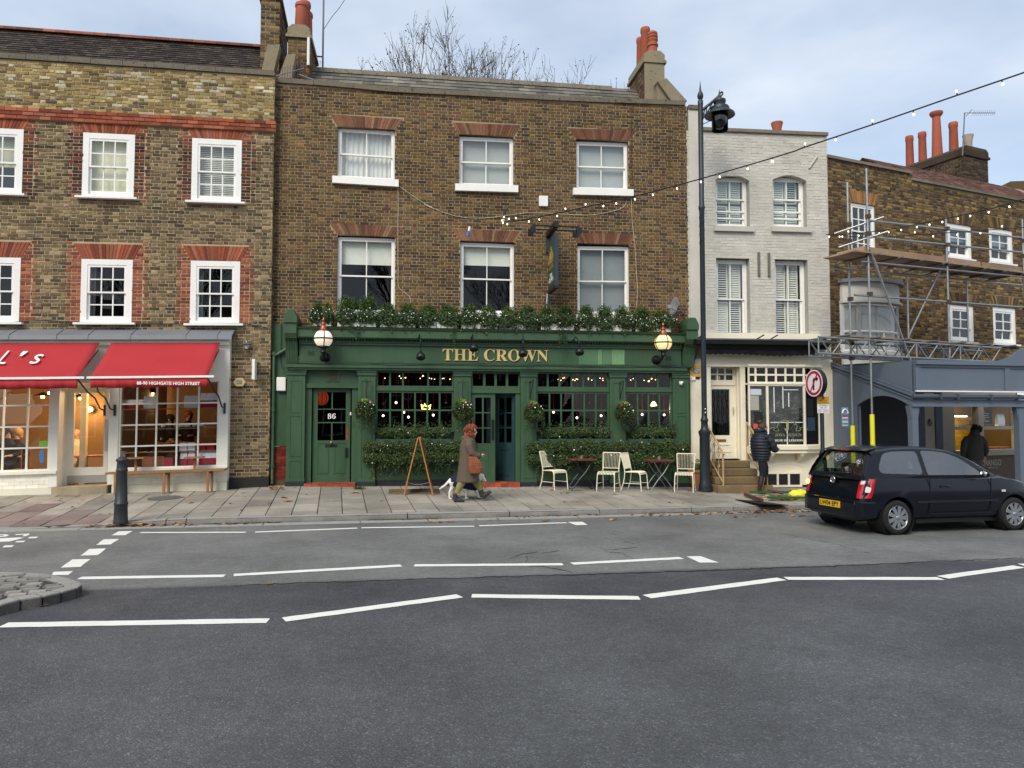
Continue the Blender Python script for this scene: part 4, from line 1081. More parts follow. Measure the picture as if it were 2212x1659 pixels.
  # plain brick pier right of the shop, down to the pavement
pier0=CAFE.px('G',1975,900)[0]
pr_=wall_sheet(CAFE,'pier',cafe,'cafe_mortar',pier0,CR,.2,lambda s:3.22,[])
lay_bricks(CAFE,pr_,'cafe_brown',pier0,CR,.52,lambda s:3.26,[],nind=60,seed=12)
MB(CAFE.map).box(pier0,CR+.002,.0,.56,-.2,.05).build('tarred_base',mat('tar_base','#24231f',.8,.3,5,.4,30,fleck='#b9b7ae',fl=.7),cafe)
  # return of the wall, seen past the corner
CRT=Frame(CAFE.map(0,0,0),11+90-3)
ret=wall_sheet(CRT,'return_wall',cafe,'cafe_mortar',.0,.5,.2,lambda s:9.93,[])
mb_=MB(CRT.map)
V,Fc=[],[];t_=.55;k=0
while t_<9.85:
 for a,b in(((.0,.215),(.225,.32))if k%2 else((.0,.1),(.11,.32))):
  B_=len(V);n=random.uniform(0,.004)
  for x,z in((a+.004,t_+.005),(b-.004,t_+.005),(b-.004,t_+.07),(a+.004,t_+.07)):V.append(CRT.map(x,z,-.012))
  for x,z in((a+.007,t_+.008),(b-.007,t_+.008),(b-.007,t_+.067),(a+.007,t_+.067)):V.append(CRT.map(x,z,n))
  Fc.extend([(B_+4,B_+5,B_+6,B_+7),(B_,B_+1,B_+5,B_+4),(B_+1,B_+2,B_+6,B_+5),(B_+2,B_+3,B_+7,B_+6),(B_+3,B_,B_+4,B_+7)])
 t_+=.0765;k+=1
o=link_mesh('brickwork',raw_mesh('brickwork',V,Fc,'cafe_brown'),ret);o['kind']='stuff'
  # red string course
bd=MB(CAFE.map).box(CL,CR+.03,BT0,BT1,-.1,.035).build('string_course','cafe_mortar',cafe)
for r_ in range(3):
 h=(BT1-BT0)/3;y=BT0+r_*h;x=CR+.04
 while x>-6.2:
  ln=.2275 if(r_!=1)else .2275
  a,b=x-ln+.004,x-.004
  if r_==1 and x==CR+.04:a=x-.11
  MB(CAFE.map).box(a,b,y+.004,y+h-.004,.02,.05+.012*r_+random.uniform(0,.003)).build('brick','cafe_red',bd);x=a-.004
for i,(rc,o)in enumerate(zip(cwin,ops)):
 voussoirs(CAFE,wall,'cafe_red',o.r[0]-.01,o.r[1]+.01,o.r[3],o.ah,o.aw,17)
 w,xf=sash_window(CAFE,cafe,rc,CN+.035,3,(2,2),frame='worn_white',fw=.125,sw=.05,bar=.026,sill=(.045,.10,.13),dep=.12,glass='glass_old' if o.up else 'glass_low')
 if i in(0,6):blind(CAFE,w,xf,rc,CN,.45,mat('blind_cream','#d8d3b4',.8,.05,2))
 elif i==1:blind(CAFE,w,xf,rc,CN,.0,mat('blind_sky_tint','#fff8d2',.8,.06,1.5))  # blind colour brightened to carry the sky's yellow reflection in the panes
 elif i==2:
  mb=MB(xf)
  for j in range(30):y=lerp(rc[2]+.08,rc[3]-.1,j/30);mb.box(rc[0]+.1,rc[1]-.1,y,y+.026,CN-.17,CN-.155)
  o2=mb.build('slat_blind','blind',w)
 else:
  curtain(CAFE,w,xf,rc,CN,.05,.22,mat('curtain_grey','#8f8f8a',.9),3);
  if i!=3:curtain(CAFE,w,xf,rc,CN,.82,.95,'curtain_grey',3)
room(CAFE,cafe,CL,CR-.2,4.2,9.5,-.3,-4,'dark_room','upper_room')
for i in range(10):
 a,b=-6.6+i*.66+.004,-6.6+(i+1)*.66-.004;z=random.uniform(-.005,.005)
 MB(CAFE.map).box(a,min(b,CR+.03),9.94+z,10.06+z,-.34,.04+random.uniform(0,.012)).build('coping_stone','stone_coping',cafe)
QT0,QN0=9.78,-.4;QN1=-2.0
QT1=CAFE.px('A',1000,305,QN1)[1]
roof=MB(CAFE.map).quad((CL,QT0,QN0),(CR-.25,QT0,QN0),(CR-.25,QT1,QN1),(CL,QT1,QN1)).quad((CL,QT1,QN1),(CR-.25,QT1,QN1),(CR-.25,8.5,-5),(CL,8.5,-5)).build('roof','dark_tile',cafe)
slates(CAFE,roof,20,'dark_tile',-7.5,CR-.28,QT0,QN0,QT1,QN1,.165,name='roof_tile',lift=.016)
for i in range(24):
 a,b=-7.2+i*.29+.003,-7.2+(i+1)*.29-.003
 mb=MB(CAFE.map);pr2=[(QN1+.12*math.cos(R(x)),QT1-.02+.11*math.sin(R(x)))for x in range(0,181,30)]
 mb.prism(pr2,a,b,order=lambda u,v,w:(w,v,u));mb.build('ridge_tile','ridge_red',roof)
  # tall stack at the party wall
s0,s1=CAFE.px('B',52,200,-1.2)[0],CAFE.px('B',205,200,-1.2)[0];tt=CAFE.px('B',130,-8,-1.2)[1]
brickmat('stack_brick',['#5a4a38','#6b573c','#4a3e33','#7d6a48','#3e352d','#65543f','#8a7449'],grain=.4)
ch=chimney(CAFE,cafe,s0,s1,9.8,tt,-1.2,-2.9,'stack_brick','cafe_mortar',cap='stone_coping')
MB(CAFE.map).prism([CAFE.px('B',*q,-.5)for q in((55,600),(150,600),(208,360),(108,362))],-.75,-.45).build('raking_coping','stone_render',cafe)
  # ------------------------------------------------------------------ shopfront
CS=.25
def cs(c,x,n=CS,y=900):return CAFE.px(c,x,y,n)[0]
def ct(c,x,y,n=CS):return CAFE.px(c,x,y,n)[1]
CW='cafe_white'
SR=cs('G',1985)
LT1,LT0=ct('F',1000,1098,.02),ct('F',1000,1188,.40)
LM=ct('F',1000,1150,.40)
mb=MB(CAFE.map);mb.prism([(.0,LT1),(.40,LM),(.42,LT0),(.38,LT0),(.38,LM-.03),(0,LT1-.06)],CL,cs('F',2030,.3),order=lambda a,b,c:(c,b,a));mb.build('lead_roof','lead',cafe)
mb=MB(CAFE.map)
for x in[cs('F',v,.2)for v in(110,520,790,1155,1630,1900)]:mb.prism([(.01,LT1+.012),(.41,LM+.012),(.432,LT0-.0),(.42,LT0),(.40,LM-.0),(.0,LT1-.01)],x,x+.035,order=lambda a,b,c:(c,b,a))
mb.build('lead_roll','lead',cafe)
FB2=ct('G',1700,430,.2)
MB(CAFE.map).box(CL,SR,FB2,LT0+.05,.0,.2).box(CL,SR,FB2-.04,FB2+.02,.0,.24).box(CL,SR,LT0-.1,LT0+.0,.2,.3).build('fascia',CW,cafe)
for xa,xb in((cs('G',1900),SR),(cs('G',945),cs('G',1028)),(cs('G',432),cs('G',505))):
 mb=MB(CAFE.map).box(xa,xb,.52,FB2,.0,CS)
 mb.build('pilaster',CW,cafe)
wx0,wx1=cs('G',1028),cs('G',1902)
ZS=ct('G',1400,1205)
xs_=[cs('G',v)for v in(1182,1355,1535,1722)]
w2=glazing(CAFE,cafe,wx0,wx1,ZS,FB2-.02,CS-.03,5,4,CW,'glass_shop',fw=.04,bar=.035,xs=xs_)
lx0,lx1=CL+5.2,cs('G',432)
xs2=[cs('G',228),cs('G',18),cs('G',-190)];xs2=[x for x in sorted(xs2)if x>lx0+.1]
ZL=ct('G',200,1232)
w1=glazing(CAFE,cafe,lx0,lx1,ZL,FB2-.02,CS-.03,4,4,CW,'glass_shop',fw=.04,bar=.035,xs=xs2)
mb=MB(CAFE.map);mb.box(wx0-.1,SR,ZS-.06,ZS-.002,.0,CS+.06);mb.box(lx0,cs('G',505),ZL-.06,ZL-.002,.0,CS+.06);mb.build('window_ledge',CW,cafe)
  # painted brick below the windows
brickmat('painted_brick',['#efecdb','#ebe7d4','#f2efe0'],.6,.25,.12,.06,.03)
for a,b,z in((wx0-.1,SR-.003,ZS-.062),(lx0,cs('G',505)-.003,ZL-.062)):
 rb=MB(CAFE.map).box(a,b,.1,z,.0,CS-.02).build('stall_riser',CW,cafe)
 for r_ in range(6):
  y=.50+r_*.0765
  if y+.07>z:break
  x=a+(0 if r_%2 else .11)
  while x<b-.05:
   e=min(x+.2275,b);MB(CAFE.map).box(x+.003,e-.003,y+.003,y+.0735,CS-.022,CS-.012+random.uniform(0,.002)).build('brick','painted_brick',rb);x=e
 MB(CAFE.map).box(a-.0,b+.0,-.1,.50,CS-.3,CS+.015).build('plinth',mat('plinth_cream','#e4e0ca',.7,.1,3,.3,25,fleck='#b7b19a',fl=.66),cafe)
  # recessed door
DNN=CS-.45;dx0,dx1=cs('G',590,DNN),cs('G',940,DNN);dtop=FB2-.02;dz=ct('G',760,1330,DNN)
mb=MB(CAFE.map);ra=cs('G',507);mb.box(ra-.02,ra+.002,.5,FB2,DNN-.05,CS-.01);mb.box(cs('G',943),cs('G',943)+.02,.5,FB2,DNN-.05,CS-.01)
mb.box(ra,dx0,dz-.1,dtop,DNN-.05,DNN+.005);mb.box(ra,cs('G',943),dtop-.15,dtop+.02,DNN-.05,DNN+.02);mb.build('door_recess',CW,cafe)
gx0,gx1,gz0,gz1=cs('G',640,DNN),cs('G',905,DNN),ct('G',760,1195,DNN),ct('G',760,548,DNN)
mb=MB(CAFE.map);mb.box(dx0,gx0,dz,dtop-.152,DNN-.06,DNN);mb.box(gx1,dx1,dz,dtop-.152,DNN-.06,DNN);mb.box(gx0,gx1,dz,gz0,DNN-.06,DNN-.001);mb.box(gx0,gx1,gz1,dtop-.152,DNN-.06,DNN-.001)
dr=mb.build('door',CW,cafe)
MB(CAFE.map).quad((gx0,gz0,DNN-.03),(gx1,gz0,DNN-.03),(gx1,gz1,DNN-.03),(gx0,gz1,DNN-.03)).build('pane','glass_shop',dr)
MB(CAFE.map).box(dx0+.01,dx1-.01,dz+.005,dz+.17,DNN,DNN+.004).build('kick_plate',mat('steel','#b9bab4',.4,.1,5,metal=.7),dr)
MB(CAFE.map).box(cs('G',918,DNN),cs('G',942,DNN),ct('G',930,1055,DNN),ct('G',930,785,DNN),DNN+.01,DNN+.035).build('pull_handle','steel',dr)
MB(CAFE.map).prism([(ra-.05,CS-.45),(cs('G',945)+.02,CS-.45),(cs('G',945)+.02,CS+.1),(lerp(ra,cs('G',945),.5),CS+.2),(ra-.05,CS+.14)],.0,dz-.03,order=lambda a,b,c:(a,c,b)).build('door_step',mat('worn_stone','#a39579',.9,.25,3,.5,25),cafe)
  # ---- the room behind: lit, plastered
mat('warm_plaster','#b08a5c',.9,.1,1.5);mat('cafe_floor','#4a3524',.6,.2,3);mat('shelf_wood','#8e6a41',.6,.15,4)
rm=room(CAFE,cafe,CL+.5,SR-.1,.35,3.35,DNN-.1,-4.2,'warm_plaster','shop_room')
MB(CAFE.map).box(CL+.5,SR-.1,.3,.36,-4.2,DNN-.1).build('floor','cafe_floor',cafe)
MB(CAFE.map).box(cs('G',695,-1.2),cs('G',745,-1.2),.36,3.3,-1.35,-1.2).build('column',mat('col_white','#cfc6b2',.8,.05,2),cafe)
MB(CAFE.map).box(cs('G',1040,-.3),cs('G',1060,-.3),.36,3.3,-4.0,-.35).build('partition','warm_plaster',cafe)
MB(CAFE.map).box(cs('G',1100,-2.4),cs('G',1890,-2.4),.36,1.25,-2.9,-2.4).build('counter','shelf_wood',cafe)
SHZ=[ct('G',1400,y,CS-.2)for y in(1055,855,682)]
for z in SHZ:MB(CAFE.map).box(wx0+.06,wx1-.06,z-.022,z,CS-.42,CS-.1).build('window_shelf','shelf_wood',cafe)
MB(CAFE.map).box(wx0+.03,wx1-.03,ZS-.03,ZS+.035,CS-.5,CS-.07).build('window_board','shelf_wood',cafe)
  # goods in the window
mat('paper_white','#e8ebee',.8,.06,8,.3,20);mat('paper_crimson','#a3142e',.7,.08,8,.3,20);mat('paper_brown','#9a5b3a',.8,.1,8);mat('jar_dark','#3a1d16',.3,.1,5);mat('jar_label','#e9e6df',.7,.03)
def bag_mesh(two=True,w=.15,h=.24,d=.09):
 mb=MB();v=[(-w/2,-d/2),(w/2,-d/2),(w/2,d/2),(-w/2,d/2)]
 lev=[(0,1.0,1.0),(h*.5,1.06,1.05),(h*.88,.98,.6),(h,.96,.12)]
 for z,a,b in lev:mb.v+=[Vector((x*a,y*b,z))for x,y in v]
 for i in range(3):
  for k in range(4):mb.f.append((i*4+k,i*4+(k+1)%4,(i+1)*4+(k+1)%4,(i+1)*4+k));mb.m.append(1 if(i==0 and two)else 0)
 mb.f+=[(0,3,2,1),(12,13,14,15)];mb.m+=[1 if two else 0,0]
 return mb.mesh('paper_bag',['paper_white','paper_crimson'])
BAG=bag_mesh();BAGW=bag_mesh(False)
ORD=['first','second','third','fourth','fifth','sixth','seventh','eighth','ninth','tenth','eleventh','last'];CNT={}
def goods(me,name,c,x,y,n,label,grp,cat,sc_=(1,1,1)):
 s,z=cs(c,x,n),y
 if grp:k_=CNT[grp]=CNT.get(grp,-1)+1;label=f'{label}, {ORD[k_]} from the left'
 o=link_mesh(name,me);o.location=CAFE.map(s,z,n);o.rotation_euler=(0,0,CAFE.th+random.uniform(-.08,.08));o.scale=sc_
 return tag(o,label,cat,grp)
zb=ZS+.037
lab='tall white and crimson paper bag standing on the bakery window board'
for x in(1608,1675):goods(BAG,'paper_bag','G',x,zb,.06,lab,'tall bags on the window board','bag',(.95,1,1.3))
for x in(1752,1812,1868):goods(BAG,'paper_bag','G',x,zb,.06,lab,'tall bags on the window board','bag',(.95,1,1.3))
lab='two-tone paper bag on the top bakery shelf'
for x in(1085,1135,1165,1222,1768,1825,1875):goods(BAG,'paper_bag','G',x,SHZ[2]+.002-CAFE.k*0,.02,lab,'two-tone bags on the top shelf','bag',(.85,1,.85 if x<1500 else 1.35))
lab='plain white bag on the top bakery shelf'
for x in(1278,1328,1630,1685):goods(BAGW,'paper_bag','G',x,SHZ[2]+.002,.02,lab,'plain white bags on the top shelf','bag',(.95,1,1.15))
bxm=MB().box(-.13,.13,-.09,.09,0,.2).mesh('gift_box','paper_crimson');bxw=MB().box(-.13,.13,-.09,.09,0,.2).mesh('gift_box','paper_white');bxb=MB().box(-.16,.16,-.1,.1,0,.24).mesh('gift_box','paper_brown')
lab='crimson box on the bottom shelf of the bakery window'
for x in(1768,1845):goods(bxm,'gift_box','G',x,SHZ[0]+.002,.02,lab,'crimson boxes on the bottom shelf','box',(.62,1,.9))
lab='white box on the bottom shelf of the bakery window'
for x in(1605,1678):goods(bxw,'gift_box','G',x,SHZ[0]+.002,.02,lab,'white boxes on the bottom shelf','box',(.6,1,.85))
for x,l in((1300,'left'),(1395,'middle'),(1478,'right')):goods(bxb if x<1450 else bxm,'gift_box','G',x,zb,.0,f'reddish box on the window board, the {l} one of three beside the tall bags',None,'box',(.7 if x<1450 else .8,1,.95))
jm=MB();jm.lathe([(.04,0),(.042,.01),(.042,.07),(.034,.085),(.036,.1),(.0,.1)],seg=10);jm.lathe([(.0435,.02),(.0435,.06)],seg=10,mi=1,caps=False);jme=jm.mesh('jar',['jar_dark','jar_label'],smooth=True)
for x in(1420,1572,1610,1640,1690,1752):goods(jme,'jam_jar','G',x,SHZ[1]+.002,.02,'small dark jar with white label on the middle window shelf','jars on the middle shelf','jar',(1.05,1.05,1.1))
mat('bread','#b5762f',.8,.3,14,.5,40)
lm=MB();lm.ball((0,0,.05),.09,sc_=(1.3,.9,.6),seg=10,rings=6);lme=lm.mesh('loaf','bread',smooth=True)
random.seed(8)
for i in range(12):goods(lme,'loaf','G',1375+i*38,1.2536,-2.5-.1*(i%2),'round loaf of bread on the bakery counter','loaves on the counter','loaf',(1,1,random.uniform(.8,1.5)))
cb=tag(MB(CAFE.map).prism([(cs('G',1040,.0),zb),(cs('G',1100,.0),zb),(cs('G',1100,.0),zb+.36),(cs('G',1040,.0),zb+.36)],.03,.04).build('notice_card','paper_white'),'white printed card standing in the left corner of the bakery window','card')
  # lamps inside
emitmat('bulb_warm','#ffc978',14.0);mat('lamp_dark','#20242a',.5)
def point(parent,loc,e,col=(1,.68,.36),r=.06):
 l=bpy.data.lights.new('lamp_light','POINT');l.energy=e;l.color=col;l.shadow_soft_size=r
 o=bpy.data.objects.new('lamp_light',l);COL.objects.link(o);o.location=loc;put(o,parent)
for i,(x,y,n,sh)in enumerate([(372,580,-1.0,1),(430,550,-1.9,0),(700,592,-1.4,1),(1090,555,-1.2,0),(1165,520,-1.7,0),(1212,540,-2.2,0),(1325,552,-2.6,1)]):
 s_,z_=CAFE.px('G',x,y,n)
 t_=thing('pendant_lamp',['lit pendant lamp with dark shade in the left bakery window','bare lit bulb right of the shaded pendant in the left bakery window','lit pendant lamp seen through the bakery door glass',
         'leftmost bare lit bulb in the right bakery window','topmost bare lit bulb in the right bakery window','third lit bulb from the left in the right bakery window','lit pendant lamp with dark shade in the right bakery window'][i],'lamp',CAFE.map(s_,3.3,n))
 MB(CAFE.map).tube([(s_,3.34,n),(s_,z_+.06,n)],.006,5).build('flex','lamp_dark',t_)
 if sh:MB().lathe([(.03,.11),(.05,.09),(.19,.02),(.185,.015),(.04,.075)],CAFE.map(s_,z_,n),18).build('shade','lamp_dark',t_,smooth=True)
 MB().ball(CAFE.map(s_,z_,n),.04).build('bulb','bulb_warm',t_,smooth=True)
 if i in(0,2,3,5,6):point(t_,CAFE.map(s_,z_-.12,n),32)
s_,z_=CAFE.px('G',768,690,-3.9)
t_=thing('wall_globe_lamp','round glowing wall lamp on the plaster seen through the bakery door','lamp',CAFE.map(s_,z_,-4.19))
MB(CAFE.map).ball((s_,z_,-4.02),.07).build('bulb','bulb_warm',t_,smooth=True);MB(CAFE.map).tube([(s_,z_,-4.19),(s_,z_,-4.08)],.09,14).build('backplate','lamp_dark',t_);point(t_,CAFE.map(s_,z_,-3.9),14)
  # table and chairs just inside the door
tb=thing('cafe_table','dark wooden table just inside the bakery door','table',CAFE.map(cs('G',840,-1.6),.36,-1.6))
a_,z_=CAFE.px('G',840,1035,-1.6);MB(CAFE.map).box(a_-.5,a_+.6,1.06,1.1,-2.0,-1.3).build('table_top','bench_wood',tb)
for dx in(-.42,.5):MB(CAFE.map).box(a_+dx,a_+dx+.07,.36,1.06,-1.7,-1.6).build('leg','bench_wood',tb)
  # stickers on the left window
gw=CS-.055
MB(CAFE.map).box(cs('G',333),cs('G',418),ct('G',370,1010),ct('G',370,965),gw,gw+.002).build('green_sticker',mat('sticker_green','#7ec23c',.5,.05),w1)
MB(CAFE.map).prism([(cs('G',332)+.02+(cs('G',386)-cs('G',332)-.04)*(.5+.5*math.cos(R(a))),lerp(ct('G',360,1150),ct('G',360,1050),.15 if a>180 else .85)+.055*math.sin(R(a)))for a in range(0,360,20)],gw,gw+.002).build('blue_sticker',mat('sticker_blue','#3f86c6',.5,.08),w1)
  # ------------------------------------------------------------------ awnings
m,t,b=newmat('awning_red')
p=t.n('ShaderNodeTexCoord').outputs['Object']
c=t.mix(t.noise(p,1.4,4),hexc('#a3242a'),hexc('#b42c31'));c=t.mix(t.ramp(t.noise(p,7,5,.7),[(.62,0.0),(.8,.25)]),c,hexc('#c2504f'))
t.set(b,'Base Color',c);b.inputs['Roughness'].default_value=.85
t.set(b,'Normal',t.n('ShaderNodeBump',{'Strength':.15,'Distance':.01,'Height':t.noise(p,5,3)}).outputs[0])
AN0=.36
def solve_n(s_t,c,x,y):
 lo,hi=.3,2.5
 for _ in range(40):
  md=(lo+hi)/2
  if CAFE.px(c,x,y,md)[0]<s_t:lo=md
  else:hi=md
 return md
sR=CAFE.px('G',1915,115,AN0)[0]
AN1=max(.9,min(1.6,solve_n(sR,'G',1812,402)))
sR1=CAFE.px('G',1812,402,AN1)[0];sL1=CAFE.px('G',803,402,AN1)[0];sL0=CAFE.px('G',968,112,AN0)[0]
zt,zf=CAFE.px('G',1400,112,AN0)[1],CAFE.px('G',1300,405,AN1)[1]
zv=CAFE.px('G',1300,498,AN1)[1]
def awning(a,b,label,kx=None):
 th=thing('awning',label,'awning',CAFE.map((a+b)/2,zt,AN0),group='red awnings of the bakery')
 mb=MB(CAFE.map);N,M_=16,8
 z=lambda u,v:lerp(zt,zf,v)-.035*math.sin(math.pi*v)*(1-.3*math.cos(2*math.pi*u))
 for i in range(N):
  for j in range(M_):
   q=[(i/N,j/M_),((i+1)/N,j/M_),((i+1)/N,(j+1)/M_),(i/N,(j+1)/M_)]
   mb.quad(*[(lerp(a,b,u),z(u,v),lerp(AN0,AN1,v))for u,v in q])
 o=mb.build('canopy','awning_red',th,smooth=True);sm=o.modifiers.new('thickness','SOLIDIFY');sm.thickness=.006
 MB(CAFE.map).box(a-.06,b+.12,zf-.03,zf+.015,AN1-.01,AN1+.035).build('front_bar','white_paint',th)
 mb=MB(CAFE.map);N=60
 wv=lambda u:AN1+.012*math.sin(u*41)+.008*math.sin(u*97)
 for i in range(N):
  u,v=i/N,(i+1)/N;mb.quad((lerp(a,b,u),zf-.032,AN1+.005),(lerp(a,b,v),zf-.032,AN1+.005),(lerp(a,b,v),zv+.008*math.sin(v*23),wv(v)),(lerp(a,b,u),zv+.008*math.sin(u*23),wv(u)))
 vl=mb.build('valance','awning_red',th,smooth=True);sm=vl.modifiers.new('thickness','SOLIDIFY');sm.thickness=.005
 for s_ in(a+.1,b-.02):
  MB(CAFE.map).tube([(s_,zt-.14-.03*j,AN0+.02*j)for j in range(2)]+[(s_,lerp(zt-.15,zf,f),lerp(AN0,AN1,f))for f in(.25,.5,.75,.97)],.012,5).build('chain','black_iron',th)
  k_=1 if s_>(a+b)/2 else-1
  zz=CAFE.px('G',1960,680,CS+.06)[1]
  base_s=s_+(.13 if k_>0 else-.02)
  MB(CAFE.map).tube([(base_s,zz,CS+.03),(base_s-.02,zz+.03,CS+.25),(base_s-.04,zz+.25,CS+.5),(base_s-.05,zf-.28,AN1-.35),(s_,zf-.03,AN1-.02)],.016,7).build('arm','black_iron',th)
  MB(CAFE.map).tube([(base_s,zz-.12,CS+.035),(base_s,zz+.12,CS+.035)],.026,7).build('arm_bracket','black_iron',th)
 return th
sRl=CAFE.px('G',868,102,AN0)[0]
aw2=awning(sL0,sR,'red awning with white street address over the right bakery window')
aw1=awning(sRl-(sR-sL0)*1.05,sRl,'red awning with large white letters cut by the left picture edge')
text('awning_lettering','88-90 HIGHGATE HIGH STREET',.12,'white_paint',aw2,CAFE.map((CAFE.px('G',1195,470,AN1)[0]+CAFE.px('G',1745,470,AN1)[0])/2,CAFE.px('G',1450,478,AN1)[1],AN1+.03),CAFE.th,.001,
     width=CAFE.px('G',1745,470,AN1)[0]-CAFE.px('G',1195,470,AN1)[0],offset=.0035)
sl_v=Vector((0,0,0));up_v=(CAFE.map(0,zt,AN0)-CAFE.map(0,zf,AN1)).normalized();xa_=(CAFE.a+Vector((0,0,CAFE.k))).normalized();za_=xa_.cross(up_v).normalized();up2=za_.cross(xa_)
rotm=Matrix((xa_,up2,za_)).transposed().to_euler()
for ch_,xa,xb,ya,yb in(('L',-42,64,298,185),("'",165,232,230,187),('s',242,355,296,215),('I',-150,-95,298,185),('A',-400,-230,298,185)):
 f=lambda y:(y-108)/(405-108.0)
 nb,ntp=lerp(AN0,AN1,f(ya)),lerp(AN0,AN1,f(yb))
 p0,p1=CAFE.px('G',(xa+xb)/2,ya,nb),CAFE.px('G',(xa+xb)/2,yb,ntp)
 h=math.hypot(p1[1]-p0[1],ntp-nb);w=abs(CAFE.px('G',xb,ya,nb)[0]-CAFE.px('G',xa,ya,nb)[0])*.72
 ctr=CAFE.map(CAFE.px('G',(xa+xb)/2-8,ya,nb)[0],p0[1]-.0,nb)+za_*.012
 text('awning_lettering',ch_,.4,'white_paint',aw1,ctr,0,.002,width=w,height=h,rot=rotm,shear=0.1)
  # ------------------------------------------------------------------ fittings on the pier
s_,z_=CAFE.px('F',2150,1240,.12)
wl=thing('wall_lamp','small galvanised outdoor lamp on the brick pier beside the bakery','lamp',CAFE.map(s_,z_,.0))
MB().lathe([(.01,.12),(.03,.10),(.035,.07),(.11,.03),(.105,.02),(.04,.03)],CAFE.map(s_,z_,.14),16).build('shade','galv_dull',wl,smooth=True)
MB().lathe([(.045,.025),(.05,-.04),(.03,-.08),(0,-.085)],CAFE.map(s_,z_,.14),12).build('globe',mat('milk_glass','#b9bcbb',.2,.03),wl,smooth=True)
MB(CAFE.map).tube([(s_,z_+.1,.14),(s_,z_+.13,.1),(s_,z_+.08,.01)],.012,6).build('bracket','galv_dull',wl,smooth=True)
s_,z_=CAFE.px('F',2085,1558,.06)
def hex_alarm(F,s_,z_,r,n,label,mcol,txt):
 th=thing('hexagonal_alarm_box',label,'alarm box',F.map(s_,z_,0))
 MB(F.map).prism([(s_+r*math.cos(R(a)),z_+r*.82*math.sin(R(a)))for a in range(0,360,60)],.0,n).build('cover',mcol,th)
 MB(F.map).box(s_-r*.4,s_+r*.4,z_-r*1.0,z_-r*.6,.0,n*.8).build('siren',mat('siren_blue','#1b2433',.4),th)
 MB(F.map).box(s_-r*.42,s_+r*.42,z_-r*.32,z_+r*.32,n,n+.003).build('logo_panel',mat('logo_blue','#56799b',.5),th)
 text('logo_lettering',txt,.1,'white_paint',th,F.map(s_,z_-r*.2,n+.005),F.th,.001,width=r*.74,height=r*.42)
 return th
hex_alarm(CAFE,s_,z_,.135,.06,'hexagonal cream alarm box on the brick pier between bakery and pub',mat('alarm_cream','#e8c583',.5,.04),'ADT')
s_,z_=CAFE.px('H',5,1450,.18)
bs=thing('blank_projecting_sign','small white blank projecting sign seen edge-on on the brick pier','sign',CAFE.map(s_,z_,0))
MB(CAFE.map).box(s_-.03,s_+.03,z_-.23,z_+.23,.03,.36).build('sign_box','white_paint',bs);MB(CAFE.map).box(s_-.02,s_+.02,z_-.1,z_+.1,.0,.03).build('bracket','steel',bs)
  # cables along the cafe wall under the first-floor windows
pts=[(*CAFE.px(*a,.03),.03)for a in(('F',-20,1055),('F',200,1030),('F',420,1022),('F',640,1038),('F',1180,1052),('F',1600,1052),('F',2120,1050),('F',2212,1070),('H',60,1078),('H',130,1090))]
MB(CAFE.map).tube(spline(pts,4),.010,5).build('wall_cable','cable_black',cafe)
  # ================================================================== the pale painted house, number 84
brickmat('grey_painted',['#c3bfb3','#c7c3b8','#bfbbb0','#c9c5b9','#c5c1b4'],.75,.5,.10,.07,.05)
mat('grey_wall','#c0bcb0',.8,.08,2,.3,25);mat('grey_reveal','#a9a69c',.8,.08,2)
mat('grey_coping','#7c7262',.9,.25,3,.4,30)
random.seed(51)
grey=thing('painted_house','narrow pale grey painted brick house with cream shopfront number 84','house',GREY.map(1.9,.15,0))
GL,GR=.0,3.80
gtop=lambda s:9.30
def gp(c,x,y,n=0.0):return GREY.px(c,x,y,n)
GN=-.17
gw_=[]
for a,b,top,bot,seg in((('L',484,200),('L',778,200),('C',1770,1385),('L',600,426),1),(('E',225,1200),('E',492,1200),('E',350,985),('E',350,1398),1),
       (('L',490,1000),('L',781,1000),('L',640,697),('L',640,1392),0),(('L',1002,1000),('L',1288,1000),('L',1140,706),('L',1140,1394),0)):
 gw_.append((gp(*a)[0],gp(*b)[0],gp(*bot)[1],gp(*top)[1],seg))
ops=[Opening(a,b,c,d)for a,b,c,d,sg in gw_]
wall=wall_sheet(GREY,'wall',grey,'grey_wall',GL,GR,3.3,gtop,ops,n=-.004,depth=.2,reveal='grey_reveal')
lay_bricks(GREY,wall,'grey_painted',GL,GR,3.32,gtop,ops,seen=lambda s,t:t>3.9,seed=17,rough=1.3,depth=.008,jt=.008)
